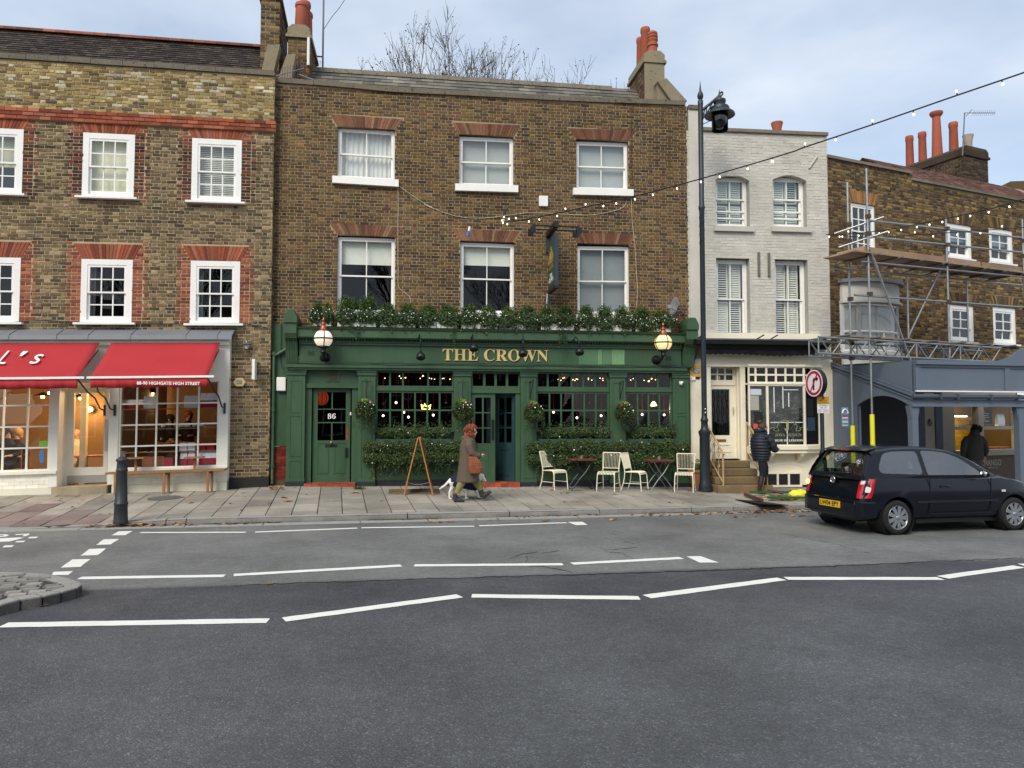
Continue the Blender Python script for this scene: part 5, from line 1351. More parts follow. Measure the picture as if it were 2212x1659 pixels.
for i,(a,b,c,d,sg)in enumerate(gw_):
 rc=(a+.01,b-.01,c+.02,d-.02,0.0)
 w,xf=sash_window(GREY,grey,rc,GN,2,(1,1),fw=.06,sw=.045,bar=.03,split=.5 if i>1 else .42,sill=(.02,.0,GN+.02))
 if sg:
  MB(GREY.map).box(a-.07,b+.09,c-.13,c,-.1,.08).build('stone_sill','grey_wall',w)
    # segmental head
  mb=MB(GREY.map);N=12
  for j in range(N):
   u0,u1=j/N,(j+1)/N;h=lambda u:d-.001-.13*(2*u-1)**2
   mb.prism([(lerp(a,b,u0),h(u0)),(lerp(a,b,u1),h(u1)),(lerp(a,b,u1),d+.01),(lerp(a,b,u0),d+.01)],GN+.01,-.006)
  mb.build('arched_head','grey_wall',w)
  mb=MB(xf);
  for f in(.33,.2):y=lerp(c,d,f);mb.box(a+.06,b-.06,y-.02,y+.02,GN-.06,GN-.02)
  mb.build('sash_rail','worn_white',w)
   # louvred shutters inside
 for hf,(lo,hi)in enumerate(((.03,.47),(.51,.97))):
  if sg and hf==0:pass
  for k in range(2):
   x0,x1=lerp(a+.1,b-.1,k/2)+.015,lerp(a+.1,b-.1,(k+1)/2)-.015;y0,y1=lerp(c,d,lo),lerp(c,d,hi);q=GN-.16
   sm=mat('shutter_white','#f0efe2',.6,.04,3)if not sg else mat('shutter_mint','#e3ece0',.6,.04,3)
   mb=MB(GREY.map);mb.box(x0,x0+.035,y0,y1,q-.02,q+.01);mb.box(x1-.035,x1,y0,y1,q-.02,q+.01);mb.box(x0+.035,x1-.035,y0,y0+.04,q-.02,q+.01);mb.box(x0+.035,x1-.035,y1-.04,y1,q-.02,q+.01)
   sh=mb.build('shutter',sm,grey);ns=max(6,int((y1-y0-.08)/.058));tilt=.026 if(i+hf+k)%3 else .012
   ref=None
   for j in range(ns):
    y=lerp(y0+.05,y1-.05,(j+.5)/ns)
    mb=MB(GREY.map);mb.prism([(q-.02,y+tilt),(q+.01,y-tilt),(q+.014,y-tilt+.007),(q-.016,y+tilt+.007)],x0+.035,x1-.035,order=lambda u,v,w_:(w_,v,u));mb.build('slat',sm,sh)
room(GREY,grey,.25,GR-.2,4.0,9.2,-.42,-4,'dark_room','upper_room')
for i in range(4):
 a,b=lerp(.35,GR+.02,i/4)+.003,lerp(.35,GR+.02,(i+1)/4)-.003
 MB(GREY.map).box(a,b,9.30,9.385,-.3,.05+random.uniform(0,.008)).build('coping_stone','grey_coping',grey)
MB(GREY.map).box(.1,GR,8.6,9.25,-3.5,-.2).build('roof','slate_grey',grey)
  # taller pier against the pub
x0,x1=gp('C',1428,900)[0],.36
MB(GREY.map).box(x0,x1,3.3,gp('C',1450,868)[1],-.6,.012).build('party_pier','grey_painted',grey)
MB(GREY.map).box(x0-.0,x1+.03,gp('C',1450,868)[1]+.002,gp('C',1450,835)[1],-.6,.05).build('pier_cap','stone_coping',grey)
pot(grey,GREY.map(gp('E',256,600,-1.2)[0],gp('E',256,660,-1.2)[1]-.2,-1.2),.16,gp('E',256,570,-1.2)[1]-gp('E',256,660,-1.2)[1]+.2,style=2)
for xa,ya,yb in((853,652,856),(941,656,862)):
 MB(GREY.map).box(gp('L',xa-8,700)[0],gp('L',xa+9,700)[0],gp('L',xa,yb)[1],gp('L',xa,ya)[1],.0,.05).build('timber_batten',mat('old_timber','#6e6a63',.9,.2,8),grey)
p0,p1=gp('E',510,930,.02),gp('E',575,835,.02)
MB(GREY.map).tube([(p0[0],p0[1],.02),(p1[0],p1[1],.02)],.025,6).build('wall_tie','grey_wall',grey)
  # ------------------------------------------------------------------ shopfront
CP='cream_paint'
def gs(c,x,n=0.0,y=1000):return GREY.px(c,x,y,n)[0]
def gt(c,x,y,n=0.0):return GREY.px(c,x,y,n)[1]
CAT,CAB=gt('M',1000,95,.75),gt('M',1000,150,.75)
brickmat('cream_brick',['#e9e0c6','#ece4cc','#e5dcc0'],.7,.4,.12,.06,.03)
fz=gt('M',1200,385,.1)
mb=MB(GREY.map)
mb.box(.0,gs('M',500,.1),-.2,3.4,.0,.06);mb.box(gs('M',1760,.1),GR,-.2,3.4,.0,.05);mb.build('wall_pier','cream_brick',grey)
DX0,DX1=gs('M',550,.1),gs('M',870,.1);WX0=gs('M',925,.1)
MB(GREY.map).box(gs('M',500,.1),gs('M',1760,.1),fz,CAB+.35,.0,.12).box(gs('M',500,.1),gs('M',1760,.1),fz-.04,fz+.012,.0,.16).build('fascia',CP,grey)
for a,b in((gs('M',505,.1),DX0),(DX1,WX0)):MB(GREY.map).box(a+.001,b-.001,.2,fz-.04,.0,.14).box(a+.02,b-.02,.8,fz-.12,.14,.15).build('pilaster',CP,grey)
  # door bay
DD=-.12;dzt,dzb=gt('M',680,595,DD),gt('M',680,1398,DD);dl,dr_=gs('M',552,DD),gs('M',812,DD)
mb=MB(GREY.map);mb.box(DX1-.02,DX1+.001,.3,fz,DD-.05,.0);mb.box(dr_,DX1,dzb,fz,DD-.06,DD-.001);mb.build('door_reveal',CP,grey)
glazing(GREY,grey,dl-.05,dr_,gt('M',680,560,DD),gt('M',680,402,DD),DD,3,2,CP,'glass_low',fw=.04,bar=.035,name='fanlight')
text('door_number',serif('84'),.2,'gold',grey,GREY.map(gs('M',638,DD),gt('M',638,536,DD),DD-.025),GREY.th,.001,width=gs('M',664,DD)-gs('M',612,DD))
MB(GREY.map).box(dl-.05,dr_,gt('M',680,600,DD),gt('M',680,562,DD),DD-.06,DD+.03).build('door_head',CP,grey)
gl,gr,g0,g1=gs('M',562,DD),gs('M',758,DD),gt('M',660,1145,DD),gt('M',660,642,DD)
mb=MB(GREY.map);mb.box(dl-.05,gl,dzb,dzt,DD-.05,DD);mb.box(gr,dr_,dzb,dzt,DD-.05,DD);mb.box(gl,gr,dzb,g0,DD-.05,DD-.001);mb.box(gl,gr,g1,dzt,DD-.05,DD-.001)
panel(mb,gl,gr+.02,gt('M',660,1330,DD),gt('M',660,1240,DD),DD,.03)
gd=mb.build('door',CP,grey)
MB(GREY.map).quad((gl,g0,DD-.03),(gr,g0,DD-.03),(gr,g1,DD-.03),(gl,g1,DD-.03)).build('pane','glass_low',gd)
mb=MB(GREY.map)
for i in range(4):
 for sg in(1,-1):
  x_=lerp(gl,gr,(i+.5)/4);pts=[(x_+sg*.03*math.sin(v*9),lerp(g0+.05,g1-.05,v),DD-.015)for v in[j/16 for j in range(17)]]
  mb.tube(pts,.006,5)
mb.build('iron_grille','black_iron',gd)
MB(GREY.map).box(gs('M',606,DD),gs('M',712,DD),gt('M',660,1215,DD),gt('M',660,1187,DD),DD,DD+.012).build('letter_plate','brass',gd)
MB(GREY.map).tube([(gs('M',793,DD),gt('M',790,y,DD),DD+.03)for y in(835,860,895,920)],[.01,.018,.018,.01],8).build('door_pull','steel',gd)
MB(GREY.map).box(dl-.05,DX1,dzb-.03,dzb,DD-.05,.02).build('door_mat',mat('mat_black','#17191b',.9),grey)
  # bay window: flat front and a canted right side
BN=.32
b0,b1=WX0+.003,gs('M',1578,BN);bc=gs('M',1748,.06)
z0,z1,z2=gt('M',1300,1262,BN),gt('M',1300,575,BN),gt('M',1300,398,BN)
side=Frame(GREY.map(b1,0,BN),6+math.degrees(math.atan2(BN-.06,bc-b1)))
slen=math.hypot(bc-b1,BN-.06)
xs_=[gs('M',x,BN)for x in(1048,1166,1270,1375,1475)]
f1=glazing(GREY,grey,b0,b1,z1,z2,BN,6,2,CP,'glass_low',fw=.03,bar=.045,xs=xs_,name='bay_toplight')
glazing(side,grey,0,slen,z1,z2,0,2,2,CP,'glass_low',fw=.03,bar=.045,name='bay_toplight')
f2=glazing(GREY,grey,b0,b1,z0,z1-.04,BN,2,1,CP,'glass_shop',fw=.035,bar=.06,xs=[gs('M',1172,BN)],name='bay_window')
glazing(side,grey,0,slen,z0,z1-.04,0,1,1,CP,'glass_shop',fw=.035,name='bay_window')
prof=[(b0,0.0),(b0,BN),(b1,BN),(bc,.06),(bc,0.0)]
def bayslab(name,t0,t1,o,m=CP):return MB(GREY.map).prism([(b0,0.0),(b0,BN+o),(b1+o*.4,BN+o),(bc+o,.06+o*.7),(bc+o,0.0)],t0,t1,order=lambda a,b,c:(a,c,b)).build(name,m,grey)
bayslab('bay_transom',z1-.038,z1-.002,.02);bayslab('bay_head',z2+.002,fz+.01,.03);bayslab('bay_sill',z0-.09,z0-.002,.06);bayslab('bay_apron',z0-.18,z0-.092,.02)
for x in(1225,1545):
 s_=gs('M',x,BN);MB(GREY.map).prism([(0,z0-.42),(.06,z0-.42),(BN-.02,z0-.24),(BN,z0-.182),(0,z0-.182)],s_-.04,s_+.04,order=lambda a,b,c:(c,b,a)).build('bay_bracket',CP,grey)
MB(GREY.map).box(WX0-.0,gs('M',1760,.05),.2,z0-.18,.0,.04).build('stall_riser','cream_brick',grey)
  # basement light
s0,s1,t0,t1=GREY.px('V',598,1000,.06)[0],GREY.px('V',1095,1000,.06)[0],GREY.px('V',800,1180,.06)[1],GREY.px('V',800,928,.06)[1]
glazing(GREY,grey,s0-.2,s1,t0,t1,.075,3,1,CP,'glass_low',fw=.05,bar=.05,name='basement_window')
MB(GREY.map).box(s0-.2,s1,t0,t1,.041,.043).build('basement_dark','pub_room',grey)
mb=MB(GREY.map);N=14
for j in range(N):
 u0,u1=j/N,(j+1)/N;h=lambda u:t1+.10+.1*(1-(2*u-1)**2);a,b=s0-.15,s1+.1
 mb.prism([(lerp(a,b,u0),h(u0)),(lerp(a,b,u1),h(u1)),(lerp(a,b,u1),h(u1)+.02),(lerp(a,b,u0),h(u0)+.02)],.035,.05)
mb.build('basement_arch',CP,grey)
  # back of the shop window: plastic sheeting, posters, gilt lettering on the glass
m,t,b=newmat('plastic_sheet')
p=t.n('ShaderNodeNewGeometry').outputs['Position']
t.set(b,'Base Color',t.mix(t.ramp(t.noise(p,3,3,.5,1.2),[(.4,0.0),(.7,1.0)]),hexc('#20241d'),hexc('#4a4d43')))
b.inputs['Roughness'].default_value=.18
t.set(b,'Normal',t.n('ShaderNodeBump',{'Strength':1.0,'Distance':.12,'Height':t.noise(p,5,3,.6,1.5)}).outputs[0])
room(GREY,grey,.3,GR-.05,.3,fz+.3,.0,-2.5,'pub_room','shop_room')
mb=MB(GREY.map);random.seed(4);N,M_=18,16
g=[[(lerp(b0+.02,b1-.03,i/N),lerp(z0+.02,z1-.05,j/M_),BN-.16+random.uniform(-.03,.03)+.05*math.sin(i*.9+j*.5))for j in range(M_+1)]for i in range(N+1)]
for i in range(N):
 for j in range(M_):mb.quad(g[i][j],g[i+1][j],g[i+1][j+1],g[i][j+1])
mb.build('plastic_sheet','plastic_sheet',grey,smooth=True,sharp=60)
GQ=BN-.026
mat('olive_gilt','#a3a35e',.5,.1,6,metal=.2);mat('olive_dark','#8a8c6e',.5)
text('window_monogram',serif('J'),.3,'olive_gilt',f2,GREY.map(gs('M',1380,GQ),gt('M',1380,1098,GQ),GQ),GREY.th,.001,width=gs('M',1408,GQ)-gs('M',1352,GQ),height=gt('M',1380,985,GQ)-gt('M',1380,1098,GQ))
for sg in(-1,1):
 c0=gs('M',1380,GQ);pts=[(c0+sg*dx*.0036,gt('M',1380,y,GQ),GQ+.002)for dx,y in((5,985),(40,990),(65,1020),(72,1060),(62,1090),(80,1098),(100,1085),(92,1072),(110,1060),(140,1085),(150,1070))]
 MB(GREY.map).tube(spline(pts,4),.008,5).build('window_scroll','olive_dark',f2)
text('window_lettering',serif('JOYA DESIGN'),.12,'olive_dark',f2,GREY.map(gs('M',1390,GQ),gt('M',1380,1160,GQ),GQ+.001),GREY.th,.001,width=gs('M',1530,GQ)-gs('M',1240,GQ))
text('window_lettering','\u2022 '+serif('HOUSE OF LEBANON')+' \u2022',.12,'white_paint',f2,GREY.map(gs('M',1385,GQ),gt('M',1380,1212,GQ),GQ+.001),GREY.th,.001,width=gs('M',1572,GQ)-gs('M',1205,GQ))
def flyer(name,c,xa,xb,ya,yb,m,n=None):
 q=GQ if n is None else n
 return MB(GREY.map).box(gs(c,xa,q),gs(c,xb,q),gt(c,xa,yb,q),gt(c,xa,ya,q),q-.004,q-.002).build(name,m,f2)
flyer('poster','M',1012,1098,1018,1145,mat('poster_red','#d8503f',.6,.06));flyer('poster','M',1022,1118,890,1010,mat('poster_black','#1c1c1e',.4,.1));flyer('taped_parcel','M',955,1078,712,870,mat('parcel_silver','#b7b3a4',.35,.15,8,.5,15,metal=.3))
flyer('poster','M',985,1105,640,705,mat('poster_pale','#c9ccd2',.6,.1));
for k,(xa,xb,ya,yb)in enumerate(((1335,1345,610,850),(1238,1248,620,895),(1398,1408,680,835),(1200,1550,1000,1008),(1340,1510,645,653),(1375,1385,1000,1260))):flyer('tape_strip','M',xa,xb,ya,yb,'paper_white')
a,b=.35,.78
MB(side.map).box(slen*.25,slen*.62,z0+.75,z0+1.2,-.05,-.047).build('poster','poster_black',f2);MB(side.map).box(slen*.25,slen*.72,z0+.38,z0+.72,-.05,-.047).build('poster',mat('poster_blue','#3c4f6a',.5,.3,9),f2)
  # folded black blind box over the shop
mat('black_canvas','#1a1b1d',.75,.3,9,.4,25,fleck='#55565a',fl=.63);mat('black_board','#131416',.5,.2,4)
bl=thing('folded_shop_blind','black flat canopy with ragged scalloped blind over the cream shopfront','canopy',GREY.map(1.9,CAT,.3))
e0,e1=gs('M',360,.6,120),gs('M',1900,.6,120)
e1=min(e1,GR+.12)
MB(GREY.map).prism([(.0,CAB),(.70,CAB),(.72,CAB+.1),(0,CAT+.10)],e0+.05,e1,order=lambda a,b,c:(c,b,a)).build('canopy_board','black_board',bl)
mb=MB(GREY.map);N=60
zc0,zc1=gt('M',1000,200,.5),gt('M',1000,162,.5)
mb.box(gs('M',480,.5),e1-.1,zc0,zc1,.38,.50);mb.build('roller','black_canvas',bl)
mb=MB(GREY.map);za,zb_=gt('M',1000,222,.5),gt('M',1000,276,.5);aa,bb=gs('M',495,.5),gs('M',1700,.5)
for i in range(N):
 u0,u1=i/N,(i+1)/N;h=lambda u:zb_+.035*abs(math.sin(u*19*math.pi))+.02*math.sin(u*7);q=lambda u:.44+.02*math.sin(u*40)
 mb.quad((lerp(aa,bb,u0),zc0+.01,.46),(lerp(aa,bb,u1),zc0+.01,.46),(lerp(aa,bb,u1),za-.02,q(u1)+.05),(lerp(aa,bb,u0),za-.02,q(u0)+.05))
 mb.quad((lerp(aa,bb,u0),za-.02,q(u0)+.05),(lerp(aa,bb,u1),za-.02,q(u1)+.05),(lerp(aa,bb,u1),h(u1),q(u1)),(lerp(aa,bb,u0),h(u0),q(u0)))
mb.build('valance','black_canvas',bl,smooth=True,sharp=80)
for x in(490,1140,1290,1880):MB(GREY.map).tube([(gs('M',x-60,.5,100),CAT+.02,.2),(gs('M',x,.5,90),CAT+.14,.45)],.016,6).build('stay','black_iron',bl)
MB(GREY.map).tube([(gs('M',395,.3),CAB-.02,.62),(gs('M',378,.1),gt('M',378,340,.08),.07)],.02,6).tube([(gs('M',378,.1),CAB,.07),(gs('M',378,.1),gt('M',378,360,.08),.07)],.02,6).build('bracket','black_iron',bl)
hx=hex_alarm(GREY,gs('M',405,.1),gt('M',400,445,.1),.2,.1,'yellow hexagonal alarm box half hidden behind the lamp post',mat('alarm_yellow','#e2a52c',.5,.05),'ADT')
MB(GREY.map).box(gs('M',345,.08),gs('M',385,.08),gt('M',360,545,.08),gt('M',360,505,.08),.0,.1).build('junction_box','white_paint',grey)
  # ------------------------------------------------------------------ steps and railings
sa0,sb0=gs('M',515,.6),gs('M',1000,.6)
zt0=gt('M',700,1402,-.02)
base_z=.14
ns=4;rise=(zt0-.02-base_z)/ns
st=thing('stone_steps','worn sandstone steps up to the cream front door','steps',GREY.map(.9,base_z,.5))
for i in range(ns):
 n1=.14+.30*(ns-i);grow=.05*(ns-i)
 mb=MB(GREY.map);mb.box(DX0-.12-grow,DX1+.05+grow,base_z-.2 if i==0 else base_z+rise*i,base_z+rise*(i+1)-.002*i,.15,n1)
 bevel(mb.build('step','step_stone',st),.02,2)
mat('rail_tan','#b49a72',.6,.15,8,.2,40,fleck='#7d6647',fl=.62)
for si,xs1 in enumerate((DX0-.16,DX1+.14)):
 rl=thing('stair_railing',['tan iron railing with scrolls on the left of the stone steps','tan iron railing with scrolls on the right of the stone steps'][si],'railing',GREY.map(xs1,base_z,.8),group='railings of the stone steps')
 za_,zb2=zt0+.92,base_z+.95
 n0_,n1_=.17,1.25
 s_in,s_out=xs1,xs1+(.0)
 MB(GREY.map).tube([(s_in,zt0-.3,n0_),(s_in,za_,n0_)],.022,6).build('post','rail_tan',rl);MB(GREY.map).tube([(s_out,base_z,n1_),(s_out,zb2,n1_)],.022,6).build('post','rail_tan',rl)
 MB(GREY.map).tube([(s_in,za_,n0_),(s_out,zb2,n1_),(s_out,zb2-.05,n1_+.05)],.026,6).build('handrail','rail_tan',rl);MB(GREY.map).tube([(s_in,za_-.72,n0_),(s_out,zb2-.72,n1_)],.016,6).build('bottom_rail','rail_tan',rl)
 for k,f in enumerate((.25,.5,.75)):
  nn,zz=lerp(n0_,n1_,f),lerp(za_,zb2,f)-.36
  for r_,tw_ in((.13,1),(.07,-1)):
   pts=[(xs1,zz+.16*tw_*(-1)**k+r_*(1-q/26)*math.sin(q*.5),nn+r_*(1-q/26)*math.cos(q*.5))for q in range(22)]
   MB(GREY.map).tube(pts,.008,5).build('scroll','rail_tan',rl)
  MB(GREY.map).tube([(xs1,zz+.34,nn),(xs1,zz-.33,nn)],.008,5).build('baluster','rail_tan',rl)
  # ================================================================== the brick house behind the scaffold
brickmat('sooty_brick',['#6d5a40','#5f4c36','#7c6745','#8a7148','#53432f','#75603f','#4a3d30','#977c4c','#6a4f36','#5a4a3a'],grain=.4,dirt=.4)
mat('sooty_mortar','#857559',.95,.25,4,.5,60)
brickmat('arch_tan',['#9a7446','#8f683e','#a8804f','#85613c'],grain=.3)
brickmat('red_tile',['#9a766b','#917067','#a28075','#87665d','#a98a7d'],.8,.3,.25,.15)
random.seed(61)
red=thing('corner_house','brown brick house behind scaffolding with red tiled roof on the right','house',RED.map(4,.05,0))
def rp_(c,x,y,n=0.0):return RED.px(c,x,y,n)
SJ=rp_('E',1340,1000)[0]
T1=rp_('E',1000,915)[1];T2=rp_('E',1700,1100)[1]
rtop=lambda s:T1 if s<SJ else T2
rw=[]
QN_=-.06
rw.append((rect(RED,[('N',692,222),('N',903,250),('N',692,690),('N',903,715)],QN_),3,(2,2)))
for pts in([('N',1520,403),('N',1740,418),('N',1540,700),('N',1742,716)],[('N',1890,440),('N',2096,462),('N',1898,742),('N',2106,755)],[('N',1545,1108),('N',1757,1116),('N',1560,1428),('N',1768,1438)],[('N',1918,1128),('N',2125,1138),('N',1938,1446),('N',2132,1454)]):
 rw.append((rect(RED,pts,QN_),2,(2,1)))
bow=(rp_('N',620,1200)[0],rp_('N',1090,1200)[0],rp_('N',850,1545)[1],rp_('N',850,935)[1])
ops=[Opening(a,b,c,d,.34,.18)for(a,b,c,d,k),_,_ in rw]+[Opening(bow[0]+.1,bow[1]-.1,bow[2]+.1,bow[3]-.05)]
wall=wall_sheet(RED,'wall',red,'sooty_mortar',.0,13.0,2.7,rtop,ops,reveal='soot_reveal',depth=.14)
lay_bricks(RED,wall,'sooty_brick',.0,10.5,2.75,rtop,ops,seen=lambda s,t:s<8.3 and t>3.6,seed=23,rough=1.3)
for((a,b,c,d,k),cols,rows),o in zip(rw,ops):
 voussoirs(RED,wall,'arch_tan' if cols==3 else 'sooty_brick',a,b,d,.34,.18,17)
 rc=(a,b,c,d,0.0)
 w,xf=sash_window(RED,red,rc,QN_+.03,cols,rows,frame='worn_white' if cols==2 else 'white_paint',fw=.12 if cols==2 else .06,sw=.05,bar=.028,split=.62 if cols==2 else .5,sill=(.05,.06,.08))
 if cols==2 and c>6:blind(RED,w,xf,rc,QN_,.55,m=mat('blind_blue','#8fa3b5',.8,.05))
  # bow window on the first floor
bw=(bow[0]+bow[1])/2;hw=(bow[1]-bow[0])/2
def bowpt(u,o=0.0):a=R(lerp(155,25,u));return(bw+(hw+o)*math.cos(a)/math.cos(R(25)),(.42+o)*(math.sin(a)-math.sin(R(25)))/(1-math.sin(R(25)))+.05+o)
def bowslab(name,t0,t1,o,m):
 N=16;pl=[bowpt(i/N,o)for i in range(N+1)]
 return MB(RED.map).prism([(pl[0][0],-.1)]+pl+[(pl[-1][0],-.1)],t0,t1,order=lambda a,b,c:(a,c,b)).build(name,m,red)
bt=bow[3];bb_=bow[2]
bowslab('bow_roof',bt-.03,bt+.06,.1,'lead');mat('bow_shaded_paint','#d2cfc5',.6,.08,3);bowslab('bow_cornice',bt-.5,bt-.032,.03,'bow_shaded_paint');bowslab('bow_cornice',bt-.56,bt-.502,.07,'bow_shaded_paint');bowslab('bow_sill',bb_-.05,bb_+.04,.08,'bow_shaded_paint');bowslab('bow_apron',bb_-.45,bb_-.052,.02,'bow_shaded_paint')  # bow paint greyed to put the scaffold's shade into its colour
wz0,wz1=bb_+.042,bt-.562
for i,(u0,u1)in enumerate(((0.0,.2),(.2,.8),(.8,1.0))):
 a,b=bowpt(u0),bowpt(u1)
 mb=MB(RED.map);N=8;bwd=MB(RED.map)
 fr=MB(RED.map)
 for uu in(u0,u1):q=bowpt(uu);fr.box(q[0]-.05,q[0]+.05,wz0,wz1,q[1]-.07,q[1]+.012)
 for z_ in(wz0+.04,wz1-.04,lerp(wz0,wz1,.42)):
  P_=[bowpt(lerp(u0,u1,j/N))for j in range(N+1)];fr.tube([(x,z_,n-.02)for x,n in P_],.03,6)
 if i==1:
  q=bowpt(.5);fr.box(q[0]-.015,q[0]+.015,wz0,lerp(wz0,wz1,.42),q[1]-.05,q[1]-.01)
 f=fr.build('bow_frame','worn_white',red)
 for hf in((0.02,.41),(.43,.98)):
  g=MB(RED.map)
  for j in range(N):p,q=bowpt(lerp(u0,u1,j/N)),bowpt(lerp(u0,u1,(j+1)/N));g.quad((p[0],lerp(wz0,wz1,hf[0]),p[1]-.03),(q[0],lerp(wz0,wz1,hf[0]),q[1]-.03),(q[0],lerp(wz0,wz1,hf[1]),q[1]-.03),(p[0],lerp(wz0,wz1,hf[1]),p[1]-.03))
  g.build('pane','glass_shop',f,smooth=True,sharp=80)
 c_=MB(RED.map);M_=40 if i==1 else 12
 for j in range(M_):
  p,q=bowpt(lerp(u0,u1,j/M_)),bowpt(lerp(u0,u1,(j+1)/M_));wv=lambda k:-.10+.02*math.sin(k*1.9)
  c_.quad((p[0],wz0,p[1]+wv(j)),(q[0],wz0,q[1]+wv(j+1)),(q[0],wz1,q[1]+wv(j+1)),(p[0],wz1,p[1]+wv(j)))
 c_.build('net_curtain',mat('net_grey','#bdbdb6',.9,.06,3),f,smooth=True,sharp=80)
room(RED,red,.2,10.0,3.3,8.2,-.3,-4.5,'dark_room','upper_room')
for i in range(12):
 a,b=9.6*i/12+.003,9.6*(i+1)/12-.003;z=rtop((a+b)/2)
 MB(RED.map).box(a,b,z,z+.075,-.3,.05).build('coping_stone','stone_coping' if a>SJ else 'grey_coping',red)
NS0,NS1=-.2,-1.7;TS0,TS1=T2+.05,rp_('E',1620,985,-1.7)[1]
roof=MB(RED.map).quad((SJ,TS0,NS0),(11,TS0,NS0),(11,TS1,NS1),(SJ,TS1,NS1)).quad((SJ,TS1,NS1),(11,TS1,NS1),(11,7,-5),(SJ,7,-5)).build('roof','red_tile',red)
slates(RED,roof,16,'red_tile',SJ,10.5,TS0,NS0,TS1,NS1,.165,name='roof_tile',lift=.02)
MB(RED.map).box(.05,SJ,7.5,T1-.1,-3,-.3).build('flat_roof','lead',red)
s0,s1=rp_('E',1738,900,-1.6)[0],rp_('E',1928,900,-1.6)[0];tt=rp_('E',1830,845,-1.6)[1]
ch=chimney(RED,red,s0,s1,8.0,tt,-1.6,-4.4,brickmat('stack_dark',['#43382e','#4e4235','#392f28','#5a4a3a'],grain=.35)and 'stack_dark','sooty_mortar',cap='stack_dark')
cm_=(s0+s1)/2;tp=tt+.28
for(x,yb,yt,n,r_,st,mm)in((1822,780,682,-1.85,.17,2,'terracotta_pale'),(1735,765,590,-2.35,.15,0,'terracotta'),(1638,800,518,-2.95,.16,3,'terracotta'),(1555,840,682,-3.5,.14,0,'terracotta'),(1470,870,715,-4.0,.14,0,'terracotta')):
 h=rp_('E',x,yt,n)[1]-tp;pot(ch,RED.map(cm_,tp,n),r_,h,mm,st)
  # ------------------------------------------------------------------ ground floor: timber porch over the pavement and the shop behind it
PO=Vector((8.97,16.42,0));PORCH=Frame((PO.x,PO.y),12);wl_=RED.map(0,0,0)
SIDE=Frame((wl_.x,wl_.y),math.degrees(math.atan2(PO.y-wl_.y,PO.x-wl_.x)));SD=math.hypot(PO.y-wl_.y,PO.x-wl_.x)
BG='blue_grey'
porch=thing('timber_porch','blue-grey painted timber porch with arched end over the pavement','porch',PO)
po=lambda c,x,y,n=0.0:PORCH.px(c,x,y,n)
si=lambda c,x,y,n=0.0:SIDE.px(c,x,y,n)
gz0,gz1=po('O',1600,430)[1],po('O',1600,345)[1]
MB(PORCH.map).box(0,9,gz0,gz1-.1,-.12,.0).box(0,9,gz0-.04,gz0+.02,-.1,.03).build('beam',BG,porch)
mb=MB(PORCH.map);mb.tube([(-.03,gz1-.04,.05),(9,gz1-.04,.05)],.055,8)
for x in(1450,1600,1890,2130):mb.box(po('O',x,350)[0],po('O',x,350)[0]+.05,gz1-.1,gz1+.02,-.0,.12)
mb.build('gutter',mat('gutter_grey','#3f4a55',.5,.2,4),porch)
FN_=-.05
fz0,fz1=po('O',1600,318,FN_)[1],po('O',1600,82,FN_)[1];fs0=po('O',1262,200,FN_)[0]
mb=MB(PORCH.map);mb.box(fs0,9,fz0,fz1,FN_-.12,FN_);mb.box(fs0,9,fz1,fz1+.1,FN_-2.4,FN_+.08);mb.build('sign_fascia',BG,porch)
MB(PORCH.map).box(fs0-.02,fs0-.002,fz0-.1,fz1,-.5,FN_).build('sign_return',BG,porch)
mb=MB(PORCH.map)
for x0,x1 in((1262,1305),(2040,2085)):mb.box(po('O',x0,200,FN_)[0],po('O',x1,200,FN_)[0],fz0+.03,fz1-.002,FN_,FN_+.025)
mb.box(fs0,9,fz1-.06,fz1-.003,FN_,FN_+.03);mb.build('fascia_stile',BG,porch)
MB(PORCH.map).box(fs0,9,fz0-.0,fz0+.03,FN_,FN_+.04).build('white_bead','white_paint',porch)
MB(PORCH.map).box(0,9,gz1+.2,fz1+.05,-2.6,-2.5).build('back_board',BG,porch)
  # curved pediment at the far right
pa,pb=po('N',1990,1590,FN_),po('N',2212,1480,FN_)
mb=MB(PORCH.map);pl=[(pa[0],fz1+.1)]+[(lerp(pa[0],pb[0],u),lerp(fz1+.12,pb[1],u**1.6))for u in[i/8 for i in range(9)]]+[(9,pb[1]+.2),(9,fz1+.1)]
mb.prism(pl,FN_-.1,FN_-.02);mb.build('pediment',BG,porch)
  # arched end panel
a_top=si('O',960,350)[1];spr=si('O',960,425)[1];al,ar=si('O',762,500)[0],si('O',1192,500)[0]
top0,top1=si('O',590,62)[1],fz1+.05
mb=MB(SIDE.map);N=14
rake=lambda s:lerp(si('O',600,110)[1],si('O',1225,345)[1],(s-si('O',600,110)[0])/(si('O',1225,345)[0]-si('O',600,110)[0]))
ah=lambda u:spr+(a_top-spr)*(1-(2*u-1)**2)
for j in range(N):
 u0,u1=j/N,(j+1)/N;x0,x1=lerp(al,ar,u0),lerp(al,ar,u1)
 mb.prism([(x0,ah(u0)),(x1,ah(u1)),(x1,rake(x1)),(x0,rake(x0))],-.05,.0)
mb.prism([(0,.0),(al,.0),(al,rake(al)),(0,rake(0))],-.05,.0);mb.prism([(ar,spr-.02),(SD,spr-.02),(SD,rake(SD)),(ar,rake(ar))],-.05,.0)
mb.build('arched_panel',BG,porch)
mb=MB(SIDE.map)
for o_,h,n in((.0,.05,.05),(.07,.03,.035),(-.08,.03,.03)):
 mb.prism([(0,rake(0)+o_),(SD+.05,rake(SD+.05)+o_),(SD+.05,rake(SD+.05)+o_+h),(0,rake(0)+o_+h)],.0,n)
mb.build('raking_moulding',BG,porch)
